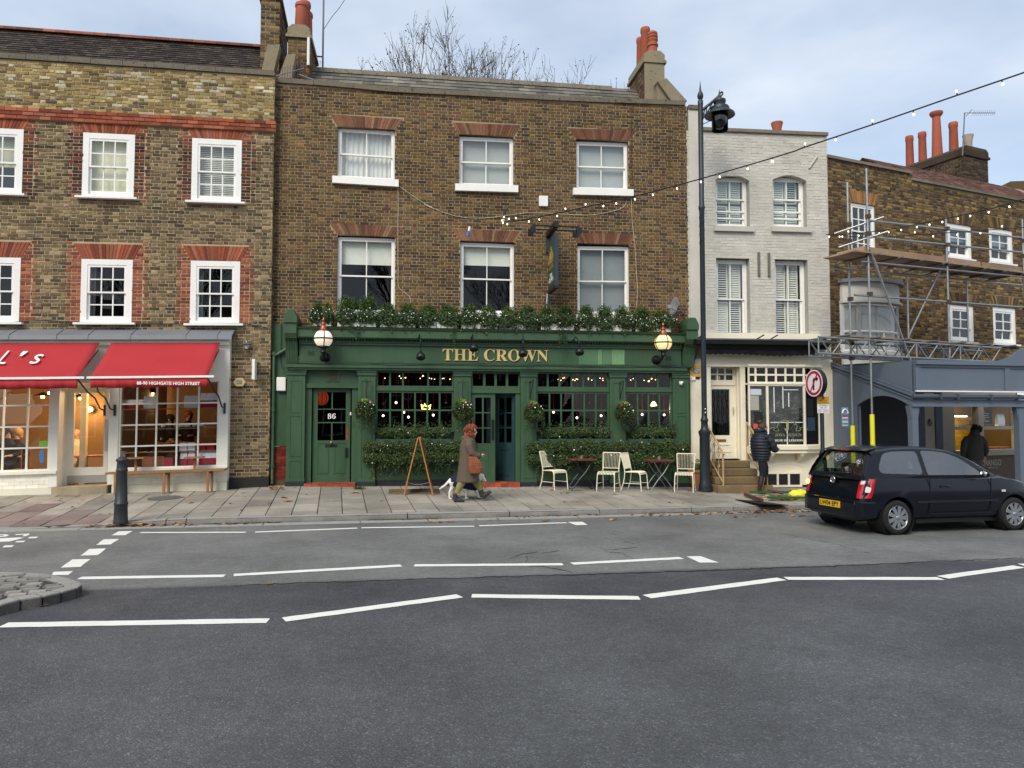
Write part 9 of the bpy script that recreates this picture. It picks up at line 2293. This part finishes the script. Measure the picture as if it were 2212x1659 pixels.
fuse(mb.build('puffer_jacket','puffer_navy',P2,local=True),.011,1)
MB().tube([h(430,240,-.075),h(480,225,-.09),h(530,280,-.05)],.03,8).tube([h(400,225,0),h(430,235,-.08)],.03,8).build('scarf',mat('scarf_grey','#a9adb3',.9,.1,8),P2,True,local=True)
mb=MB();mb.tube([h(425,730,-.09),h(425,850,-.09),h(425,960,-.09),h(400,1050,-.09)],[.105,.095,.078,.06],12);mb.tube([h(495,730,.09),h(540,850,.09),h(555,930,.09),h(555,1040,.09)],[.105,.093,.078,.06],12);fuse(mb.build('leggings','tights_navy',P2,local=True),.012,2)
mb=MB();mb.tube([h(410,1000,-.09),h(385,1100,-.09),h(360,1240,-.09)],[.068,.066,.048],12);mb.tube([h(345,1262,-.09),h(400,1268,-.1),h(465,1280,-.11)],[.044,.042,.026],12,flat=.8);fuse(mb.build('boot','boot_brown',P2,local=True),.010,2)
mb=MB();mb.tube([h(553,980,.09),h(555,1100,.09),h(562,1220,.09)],[.068,.066,.048],12);mb.tube([h(555,1240,.09),h(600,1250,.08),h(655,1260,.07)],[.044,.042,.026],12,flat=.8);fuse(mb.build('boot','boot_brown',P2,local=True),.010,2)
hb=MB();hb.ball(h(478,185),.106,sc_=(1.02,.92,.98),seg=16,rings=10);hb.ball(h(425,105),.055,sc_=(1,1,.95));
for i in range(26):a=i*.7;c=Vector(h(425,105));hb.tube([c+Vector((math.cos(a+q)*.05,math.sin(a+q)*.05*math.cos(i),math.sin(q*1.3+i)*.045))for q in(0,.5,1.0)],.008,4)
hb.tube([h(440,150),h(428,125)],[.05,.04],8)
o=hb.build('hair','hair_brown',P2,True,80,local=True);o.location=(-.012,0,.006)
ph=tag(MB().box(-.035,.035,-.075,.075,0,.008).build('phone','black_matt'),'dark phone held in both hands by the person in the puffer jacket','phone');ph.location=Matrix.Rotation(R(14),4,'Z')@Vector(h(700,535))+vp_;ph.rotation_euler=(R(18),0,R(14-90))
  # ---------------------------------------------------------------- customer at the hatch, from behind
cp_=RED.map(RED.px('X',1400,1200,.75)[0],0,.75);cp_.z=pave_z(cp_.x,cp_.y);kc=4.1466*(4032/2212)*(1580/cp_.y);y0=1480+380
def px3(x,y,d=0.0):return((x-1400)/kc,d,at_y('X',1400,y,cp_.y).z-cp_.z)
P3=thing('person','dark-haired person in a green jacket seen from behind at the serving hatch','person',cp_,0)
zg=lambda y:px3(0,y)[2]
mb=MB();head(mb,px3(1440,790,.0),.1,R(80),.1);mb.tube([px3(1420,900),px3(1435,830)],[.06,.055],10);loft(mb,[(zg(1250),0,0,.16,.12),(zg(1000),0,0,.17,.12),(zg(900),.02,0,.12,.08)],16)
mb.tube([px3(1240,960),px3(1220,1120),px3(1240,1240,.1)],[.05,.045,.03],10);mb.tube([px3(1550,960),px3(1580,1120),px3(1570,1240,.05)],[.05,.045,.03],10);hand(mb,px3(1572,1245,.05),(0,.1,-1),1,.4);hand(mb,px3(1240,1245,.1),(.1,.5,-.6),-1,.5);mb.tube([(-.09,0,zg(1250)),(-.09,.0,.5),(-.1,0,.08)],[.1,.07,.045],10);mb.tube([(.09,0,zg(1250)),(.1,-.02,.5),(.1,0,.08)],[.1,.07,.045],10);fuse(mb.build('body','skin',P3,local=True),.010,2)
mb=MB();loft(mb,[(zg(1290),.0,0,.225,.15),(zg(1250),0,0,.232,.16),(zg(1100),0,0,.225,.155),(zg(980),0,0,.235,.15),(zg(920),.0,0,.225,.13),(zg(880),.01,0,.15,.1),(zg(800),.03,-.02,.1,.1)],22);mb.tube([px3(1300,925),px3(1240,1000),px3(1215,1140),px3(1235,1225,.08)],[.085,.085,.075,.06],12);mb.tube([px3(1500,925),px3(1560,1000),px3(1590,1140),px3(1575,1230,.04)],[.085,.085,.075,.06],12);fuse(mb.build('jacket','jacket_green',P3,local=True),.014,2)
mb=MB();mb.tube([(-.09,0,zg(1250)),(-.1,0,.5),(-.105,0,.1)],[.115,.09,.075],12);mb.tube([(.09,0,zg(1250)),(.1,-.02,.5),(.105,0,.1)],[.115,.09,.075],12);fuse(mb.build('jeans','jeans_grey',P3,local=True),.014,2)
for s in(-1,1):MB().tube([(s*.105,-.05,.05),(s*.105,.06,.045),(s*.11,.17,.035)],[.05,.05,.03],10).build('shoe','boot_dark',P3,True,local=True)
hb=MB();rs=random.Random(9);hb.ball(px3(1430,790),.12,sc_=(1,1,1))
for i in range(70):d=Vector((rs.gauss(0,1),rs.gauss(-.3,1),rs.gauss(.2,.8))).normalized();hb.ball(Vector(px3(1440,785))+d*.115,rs.uniform(.02,.038),seg=7,rings=5)
hb.build('hair','hair_black',P3,True,80,local=True)
  # ---------------------------------------------------------------- people inside the bakery
def sitter(gx,gy,n,label,hairm,topm,look,seated=True):
 s_,z_=CAFE.px('G',gx,gy,n);p=CAFE.map(s_,.36,n);hz=CAFE.map(s_,z_,n).z-p.z;th=thing('person',label,'person',p,CAFE.th,group='people inside the bakery')
 mb=MB();head(mb,(0,0,hz),.1,look,.15);mb.tube([(0,0,hz-.2),(0,0,hz-.08)],[.06,.055],10);loft(mb,[(hz-.75,0,0,.14,.12),(hz-.5,0,0,.14,.12),(hz-.25,0,0,.12,.1)],14)
 for s in(-1,1):mb.tube([(s*.18,0,hz-.28),(s*.22,-.06,hz-.52),(s*.14,-.28,hz-.52)],[.05,.042,.03],8);hand(mb,(s*.13,-.3,hz-.52),(-s*.2,-1,0),s,.5)
 if seated:
  for s in(-1,1):mb.tube([(s*.09,0,hz-.75),(s*.1,-.42,hz-.74),(s*.1,-.42,.05)],[.09,.07,.05],8)
 else:
  for s in(-1,1):mb.tube([(s*.09,0,hz-.75),(s*.1,-.02,hz-1.2),(s*.1,0,.05)],[.1,.07,.05],8)
 fuse(mb.build('body','skin',th,local=True),.014,2)
 mb=MB();loft(mb,[(hz-.78,0,0,.17,.15),(hz-.5,0,0,.18,.14),(hz-.28,0,0,.17,.12),(hz-.2,0,0,.1,.09),(hz-.13,0,0,.075,.075)],16)
 for s in(-1,1):mb.tube([(s*.16,0,hz-.28),(s*.22,-.04,hz-.5),(s*.16,-.2,hz-.52)],[.07,.065,.05],8)
 if seated:
  for s in(-1,1):mb.tube([(s*.09,0,hz-.74),(s*.1,-.42,hz-.74),(s*.1,-.42,.1)],[.11,.085,.07],8)
 fuse(mb.build('clothes',topm,th,local=True),.016,2)
 if hairm:hb=MB();hb.ball((.0,.02,hz+.03),.118,sc_=(1,1,1));hb.ball((0,.05,hz-.05),.1);hb.build('hair',hairm,th,True,local=True)
 if seated:MB().box(-.2,.2,-.2,.22,hz-.86,hz-.82).box(-.2,-.16,.18,.22,0,hz-.4).box(.16,.2,.18,.22,0,hz-.4).box(-.2,.2,.18,.21,hz-.55,hz-.4).build('seat','bench_wood',th,local=True)
sitter(668,905,-2.2,'bald man in a pale shirt seated behind the bakery door glass',None,mat('shirt_cream','#cfc4a4',.8),R(-80));sitter(75,890,-.9,'dark-haired person seated at the left edge of the left bakery window','hair_brown','tights_navy',R(-60));sitter(150,900,-1.3,'fair-haired person bending over a table in the left bakery window',mat('hair_fair','#b08a4e',.7),'tights_navy',R(-110));sitter(1640,745,-3.3,'red-haired server standing behind the bakery counter','hair_red','black_matt',R(-60),False);sitter(1480,775,-3.4,'dark-haired server standing behind the bakery counter','hair_black','black_matt',R(-90),False)
  # ================================================================== the dark blue hatchback
random.seed(111)
CW=on_road('O',1090,1560);PHI=R(15.0);hd_=Vector((math.cos(PHI),math.sin(PHI),0));lt_=Vector((-math.sin(PHI),math.cos(PHI),0))
co=CW+lt_*.73;co.z=road_z(co.x)
car=thing('car','dark blue three-door hatchback with yellow rear plate driving to the right','car',co,PHI);car.rotation_euler=(0,R(.45),PHI)
m,t,b=newmat('car_paint');b.inputs['Base Color'].default_value=(*hexc('#070c17'),1);b.inputs['Metallic'].default_value=.0;b.inputs['Roughness'].default_value=.32;b.inputs['Coat Weight'].default_value=.8;b.inputs['Coat IOR'].default_value=1.34;b.inputs['Specular IOR Level'].default_value=.2;b.inputs['Coat Roughness'].default_value=.05
p=t.n('ShaderNodeTexCoord').outputs['Object'];t.set(b,'Coat Roughness',t.ramp(t.noise(p,6,4),[(.3,.04),(.7,.16)]))
glassmat('car_glass',(.62,.68,.68),f0=.2)
mat('car_black','#0d0e10',.6,.1,6);mat('tyre','#161617',.85,.15,9,.3,60);mat('alloy','#a9acb0',.35,.1,8,metal=.8);mat('lamp_red','#b3121d',.12,.1,8,spec=.9,coat=.6);mat('lamp_clear','#d9d6d4',.12,.05,8,spec=.9,coat=.6);mat('chrome','#c9ccd0',.15,.05,8,metal=1.0);mat('plate','#e2b51c',.4,.03);emitmat('indicator_lit','#ffb347',6.0)
LB=[  # x, half width, bottom, belt, crown
 (-.655,.52,.30,.50,.0),(-.65,.66,.27,.56,.005),(-.625,.735,.25,.66,.008),(-.575,.775,.24,.82,.008),(-.53,.79,.235,.93,.01),(-.40,.805,.23,.955,.01),(-.15,.82,.23,.957,.01),(.25,.825,.225,.955,.01),(.8,.825,.22,.945,.01),(1.4,.825,.22,.935,.012),(1.9,.825,.22,.935,.02),(2.15,.822,.22,.945,.04),(2.4,.815,.22,.915,.055),(2.68,.795,.22,.855,.05),(2.87,.755,.22,.775,.045),(2.97,.70,.23,.70,.04),(3.04,.60,.25,.63,.03),(3.085,.45,.28,.58,.02),(3.1,.25,.30,.55,.01)]
mb=MB();ring=[]
for x,w,zb,zt,cr in LB:
 h_=zt-zb;half=[(0,zb),(w*.80,zb),(w*.93,zb+.06),(w*.975,zb+h_*.3),(w,zb+h_*.55),(w*.992,zb+h_*.8),(w*.955,zb+h_*.96),(w*.90,zt),(w*.45,zt+cr*.8),(0,zt+cr)]
 ring.append(half+[(-a,z)for a,z in half[-2:0:-1]])
n=len(ring[0])
for(x,*_),r_ in zip(LB,ring):mb.v+=[Vector((x,a,z))for a,z in r_]
for i in range(len(LB)-1):
 for k in range(n):mb.f.append((i*n+k,i*n+(k+1)%n,(i+1)*n+(k+1)%n,(i+1)*n+k))
mb.f+=[tuple(range(n)),tuple((len(LB)-1)*n+k for k in range(n))[::-1]];mb.m=[0]*len(mb.f)
me0=mb.mesh('lower_body','car_paint',True,60);lo_=link_mesh('lower_body_src',me0)
WR=.288
cut=MB()
for x in(0,2.46):
 for s in(-1,1):cut.lathe([(.335,.46),(.335,1.0)]if s>0 else[(.335,-1.0),(.335,-.46)],(x,0,WR+.012),36,axis='y')
cu=link_mesh('arch_cutter',cut.mesh('arch_cutter','car_black'))
bm_=lo_.modifiers.new('b','BOOLEAN');bm_.object=cu;bm_.operation='DIFFERENCE';bm_.solver='EXACT'
bpy.context.view_layer.update();me1=bpy.data.meshes.new_from_object(lo_.evaluated_get(bpy.context.evaluated_depsgraph_get()))
bpy.data.objects.remove(lo_);bpy.data.objects.remove(cu);me1.name='lower_body';me1.polygons.foreach_set('use_smooth',[True]*len(me1.polygons));me1.set_sharp_from_angle(angle=R(38))
o=link_mesh('body',me1,car,local=True)
  # cabin
ZT=[(-.60,.93),(-.565,1.0),(-.50,1.14),(-.42,1.28),(-.34,1.375),(-.24,1.412),(.1,1.452),(.5,1.465),(.9,1.452),(1.2,1.42),(1.42,1.365),(1.65,1.265),(1.9,1.135),(2.12,1.005),(2.22,.945)]
ztop=lambda x:interp(x,ZT)
BZ=.93
def cab_y(z,x):
 e=1.0-.10*max(0,(x-1.2)/1.0)**2-.06*max(0,(-.1-x)/.5)**2
 return lerp(.775,.575,(z-BZ)/(1.43-BZ))*e
mb=MB();st=[]
for i in range(57):
 x=lerp(-.60,2.22,i/56);zt=ztop(x);zs=max(BZ,zt-.045);row=[(cab_y(BZ-.03,x),BZ-.03),(cab_y(lerp(BZ,zs,.5),x),lerp(BZ,zs,.5)),(cab_y(zs,x),zs),(cab_y(zs,x)-.045,zt-.014),(cab_y(zs,x)*.6,zt-.002),(0,zt+.004)]
 st.append((x,row+[(-a,z)for a,z in row[-2::-1]]))
n=len(st[0][1])
for x,r_ in st:mb.v+=[Vector((x,a,z))for a,z in r_]
for i in range(56):
 for k in range(n-1):
  if k in(0,1,n-2,n-3)or st[i][0]<-.36:continue
  mb.f.append((i*n+k,i*n+k+1,(i+1)*n+k+1,(i+1)*n+k))
mb.m=[0]*len(mb.f)
mb.build('cabin','car_paint',car,True,45,local=True)
def rnd_poly(pts,r=.04,k=4):
 o=[];n=len(pts)
 for i in range(n):
  p,a,b=Vector(pts[i]),Vector(pts[i-1]),Vector(pts[(i+1)%n]);u=(a-p);v=(b-p);ru=min(r,u.length*.45);rv=min(r,v.length*.45);p0,p1=p+u.normalized()*ru,p+v.normalized()*rv
  for q in range(k+1):f=q/k;o.append((p0*(1-f)**2+p*2*f*(1-f)+p1*f*f))
 return o
def patch(name,pts,mapf,m,r=.04,div=1):
 pl=rnd_poly(pts,r);bm=bmesh.new();vs_=[bm.verts.new((p.x,p.y,0))for p in pl];f=bm.faces.new(vs_)
 bmesh.ops.triangulate(bm,faces=[f]);bmesh.ops.subdivide_edges(bm,edges=bm.edges,cuts=2,use_grid_fill=True)
 for v in bm.verts:v.co=Vector(mapf(v.co.x,v.co.y))
 bmesh.ops.recalc_face_normals(bm,faces=bm.faces);me=bpy.data.meshes.new(name);bm.to_mesh(me);bm.free();me.materials.append(MATS[m]);me.polygons.foreach_set('use_smooth',[True]*len(me.polygons));me.update();return link_mesh(name,me,car,local=True)
def holed(name,outline,holes,mapf,m):
 """flat outline with window holes, filled and laid on the curved surface"""
 bm=bmesh.new()
 for lp in[outline]+[rnd_poly(h,r)for h,r in holes]:
  vs_=[bm.verts.new((p[0],p[1],0))for p in lp]
  for p,q in zip(vs_,vs_[1:]+vs_[:1]):bm.edges.new((p,q))
 bmesh.ops.triangle_fill(bm,use_beauty=True,use_dissolve=False,edges=bm.edges)
 for v in bm.verts:v.co=Vector(mapf(v.co.x,v.co.y))
 bmesh.ops.recalc_face_normals(bm,faces=bm.faces);me=bpy.data.meshes.new(name);bm.to_mesh(me);bm.free();me.materials.append(MATS[m]);me.polygons.foreach_set('use_smooth',[True]*len(me.polygons));me.update();return link_mesh(name,me,car,local=True)
def seal(pts,inner,r,mapf):
 a,b=rnd_poly(pts,r),rnd_poly(inner,r);mb=MB();n=len(a);mb.v=[Vector(mapf(p.x,p.y))for p in a+b];mb.f=[(i,(i+1)%n,n+(i+1)%n,n+i)for i in range(n)];mb.m=[0]*n;mb.build('window_seal','car_black',car,local=True)
Q_OUT,Q_IN=[(-.30,1.005),(.60,.975),(.60,1.395),(.1,1.392),(-.14,1.355),(-.32,1.10)],[(-.265,1.02),(.575,.992),(.575,1.38),(.1,1.378),(-.13,1.34),(-.285,1.11)]
D_OUT,D_IN=[(.64,.97),(1.93,.955),(1.86,1.05),(1.45,1.285),(1.2,1.368),(.9,1.398),(.64,1.402)],[(.665,.985),(1.80,.972),(1.78,1.04),(1.42,1.265),(1.18,1.35),(.9,1.383),(.665,1.387)]
up_=[(x,max(BZ,ztop(x)-.045))for x in[lerp(2.2,-.52,i/40)for i in range(41)]]
for s in(-1,1):
 sd=lambda off:(lambda x,z:(x,s*(cab_y(z,x)+off),z))
 holed('side_panel',[(-.56,BZ-.03),(2.2,BZ-.03)]+up_,[(Q_OUT,.08),(D_OUT,.04)],sd(0),'car_paint')
 seal(Q_OUT,Q_IN,.08,sd(.003));seal(D_OUT,D_IN,.04,sd(.003))
 patch('quarter_window',Q_IN,sd(.002),'car_glass',.08);patch('door_window',D_IN,sd(.002),'car_glass',.04)
  # rear screen and windscreen lie on the sloped ends
xr=lambda z:interp(z,[(.90,-.61),(.93,-.60),(1.0,-.565),(1.14,-.50),(1.28,-.42),(1.375,-.34),(1.42,-.25)])
rm=lambda off:(lambda u,z:(xr(z)-off+.05*u*u,u*cab_y(z,xr(z))*.985,z))
S_OUT,S_IN=[(-.90,.965),(.90,.965),(.88,1.36),(-.88,1.36)],[(-.85,.99),(.85,.99),(.82,1.342),(-.82,1.342)]
holed('hatch_panel',[(lerp(-1,1,i/12),.905)for i in range(13)]+[(lerp(1,-1,i/12),1.40)for i in range(13)],[(S_OUT,.06)],rm(.0),'car_paint');seal(S_OUT,S_IN,.06,rm(.004));patch('rear_screen',S_IN,rm(.003),'car_glass',.06)
  # seats and wheel inside
mat('car_trim','#1b1c1f',.9,.1,5)
for y in(-.36,.36):
 bevel(MB().box(.92,1.06,y-.23,y+.23,.94,1.2).build('front_seat','car_trim',car,local=True),.04,2);bevel(MB().box(.92,1.0,y-.12,y+.12,1.21,1.34).build('headrest','car_trim',car,local=True),.03,2)
bevel(MB().box(.0,.14,-.58,.58,.95,1.13).build('rear_seat','car_trim',car,local=True),.04,2);MB().tube([(1.62+.05*math.sin(R(a)),-.36+.17*math.cos(R(a)),1.02+.16*math.sin(R(a)))for a in range(0,361,20)],.014,6).build('steering_wheel','car_trim',car,local=True);MB().box(1.7,2.1,-.66,.66,.94,.985).build('dashboard','car_trim',car,local=True)
xf_=lambda z:interp(z,[(.945,2.22),(1.005,2.12),(1.135,1.9),(1.265,1.65),(1.365,1.42)])
patch('windscreen',[(-.9,.97),(.9,.97),(.88,1.35),(-.88,1.35)],lambda u,z:(xf_(z)+.02-.06*u*u,u*(cab_y(z,xf_(z))-.02),z+.01),'car_glass',.05)
  # spoiler with brake light, wiper, emblem, plate
mb=MB();mb.prism([(-.40,1.385),(-.36,1.375),(-.2,1.415),(-.2,1.43)],-.54,.54,order=lambda a,b,c:(a,c,b));mb.build('spoiler','car_paint',car,local=True)
MB().box(-.402,-.385,-.13,.13,1.372,1.386).build('brake_light','lamp_red',car,local=True)
mb=MB();mb.tube([(-.60,.02,.995),(-.585,-.38,1.03)],.008,5);mb.ball((-.605,.02,.99),.02,seg=8,rings=5);mb.build('rear_wiper','car_black',car,local=True)
ex=-.622;ez=.865
mb=MB();mb.tube([(ex-.004+(.0),.055*math.cos(R(a)),ez+.055*math.sin(R(a)))for a in range(0,361,18)],.006,6)
for y0,z0,y1,z1 in((-.028,.045,.0,-.002),(.028,.045,.0,-.002),(-.044,.02,-.02,-.045),(-.02,-.045,.0,-.008),(.0,-.008,.02,-.045),(.02,-.045,.044,.02)):mb.tube([(ex-.004,y0,ez+z0),(ex-.004,y1,ez+z1)],.005,5)
mb.build('round_emblem','chrome',car,True,local=True);MB().lathe([(.05,.0),(.05,-.012)],(ex+.012,0,ez),20,axis='x').build('emblem_disc','car_black',car,local=True)
rear=lambda z:interp(z,[(.30,-.655),(.50,-.657),(.56,-.652),(.66,-.63),(.82,-.585),(.93,-.545)])
bp=MB();bp.prism([(-.672,.28),(-.69,.36),(-.69,.50),(-.665,.56),(-.5,.565),(-.5,.26)],-.60,.60,order=lambda a,b,c:(a,c,b))
for s in(-1,1):bp.prism([(s*.60,-.69),(s*.60,-.5),(s*.80,-.42),(s*.795,-.56),(s*.74,-.65)],.29,.555,order=lambda a,b,c:(b,a,c))
bevel(bp.build('rear_bumper','car_paint',car,local=True),.02,3)
MB().box(-.696,-.688,-.66,.66,.548,.556).build('bumper_strip','car_black',car,local=True)
pl0=-.701;MB().box(pl0+.0,pl0+.012,-.26,.26,.405,.515).build('number_plate','plate',car,local=True)
tx=text('plate_lettering','LW04 EPY',.1,'black_matt',None,(0,0,0),0,.001,width=.47,height=.082,offset=.002);tx.parent=car;tx.location=(pl0-.002,0,.421);tx.rotation_euler=(R(90),0,R(-90))
MB().tube([(-.60,-.16,.60),(-.66,-.16,.56)],.02,5).build('latch','car_black',car,local=True)
for s in(-1,1):
 def tl(u,z,off=0.012):  # wrap round the rear corner: u from 0 (inner) to 1 (on the flank)
  a=R(lerp(0,78,u));x=rear(z)+.012*0-off+(1-math.cos(a))*.16;y=s*(.60+math.sin(a)*.205+off*u);return(x,y,z)
 patch('tail_light',[(.0,.60),(1.0,.62),(1.0,.925),(.35,.935),(.0,.90)],lambda u,z:tl(u,z),'lamp_red',.08)
 patch('tail_light_lens',[(.5,.71),(.84,.71),(.84,.79),(.5,.81)],lambda u,z:tl(u,z,.02),'lamp_clear',.05);patch('reversing_lens',[(.12,.83),(.4,.84),(.4,.90),(.12,.89)],lambda u,z:tl(u,z,.02),'lamp_clear',.05)
MB().ball((-.60,.70,.78),.045,sc_=(.5,1,1),seg=12,rings=8).build('indicator','indicator_lit',car,True,local=True)
MB().box(-.55,.45,-.5,.5,.20,.26).build('underbody','car_black',car,local=True);MB().box(.45,3.0,-.7,.7,.17,.24).build('underbody','car_black',car,local=True)
MB().tube([(-.62,.35,.24),(-.5,.35,.24)],.025,8).build('exhaust','galv_dull',car,local=True)
for s in(-1,1):
 y=s*.826
 MB().box(.37,2.08,y-.012 if s>0 else y-.010,y+.010 if s>0 else y+.012,.525,.56).build('side_moulding','car_black',car,local=True)
 MB().tube([(.86,s*.835,.79),(.9,s*.85,.80),(1.0,s*.85,.80),(1.04,s*.835,.79)],.014,6).build('door_handle','car_paint',car,True,local=True)
 for x,z0,z1 in((.64,.36,.94),(1.93,.34,.93)):MB().box(x-.004,x+.004,min(y*.985,y*1.004),max(y*.985,y*1.004),z0,z1).build('door_gap','black_matt',car,local=True)
 MB().box(.645,1.925,min(y*.985,y*.999),max(y*.985,y*.999),.335,.342).build('door_gap','black_matt',car,local=True)
 mb=MB();mb.ball((1.72,s*.90,1.0),.09,sc_=(.7,1.05,.72),seg=12,rings=8);mb.tube([(1.78,s*.78,.955),(1.76,s*.86,.975)],.025,6);mb.build('door_mirror','car_paint',car,True,local=True)
 MB().ball((1.675,s*.90,1.0),.072,sc_=(.25,1.05,.75)).build('mirror_glass','chrome',car,True,local=True)
 MB().box(2.16,2.24,y-.006,y+.006,.685,.72).build('side_repeater','lamp_clear',car,local=True)
 mb=MB();mb.ball((2.92,s*.62,.665),.13,sc_=(.9,.8,.62),seg=14,rings=10);mb.build('headlight','lamp_clear',car,True,local=True)
MB().box(3.05,3.115,-.45,.45,.30,.46).build('front_grille','car_black',car,local=True)
for s in(-1,1):
 for x in(0,2.46):MB().lathe([(.33,s*.44),(.34,s*.80),(.335,s*.80),(.33,s*.46)],(x,0,WR+.012),32,axis='y',caps=False).lathe([(.0,s*.46),(.33,s*.46)],(x,0,WR+.012),32,axis='y',caps=False).build('wheel_well','car_black',car,True,60,local=True)
def wheel(x,s):
 w=bpy.data.objects.new('wheel',None);COL.objects.link(w);w.parent=car;w.location=(x,s*.72,WR)
 y0,y1=-.09,.09
 MB().lathe([(.19,y0+.01),(.215,y0),(.262,y0+.005),(.283,y0+.03),(WR,y0+.05),(WR,y1-.05),(.283,y1-.03),(.262,y1-.005),(.215,y1),(.19,y1-.01)],(0,0,0),40,axis='y',caps=False).build('tyre','tyre',w,True,50,local=True)
 f=s*.078
 mb=MB();mb.lathe([(.205,f),(.195,f+s*.008),(.18,f-s*.004),(.175,f-s*.03)],(0,0,0),40,axis='y',caps=False);mb.build('rim','alloy',w,True,60,local=True)
 MB().lathe([(0,f-s*.035),(.19,f-s*.035)],(0,0,0),28,axis='y',caps=False).build('brake_disc','car_black',w,local=True)
 MB().lathe([(0,f+s*.012),(.03,f+s*.012),(.038,f+s*.006),(.045,f-s*.01)],(0,0,0),20,axis='y').build('hub','alloy',w,True,local=True)
 sp_=MB().prism([(-.020,.03),(.020,.03),(.030,.11),(.036,.188),(-.036,.188),(-.030,.11)],f-s*.012,f+s*.006,order=lambda a,b,c:(a,c,b)).mesh('spoke','alloy')
 for k in range(9):o=bpy.data.objects.new('spoke',sp_);COL.objects.link(o);o.parent=w;o.rotation_euler=(0,R(40*k+12),0)
for x in(0,2.46):
 for s in(-1,1):wheel(x,s)
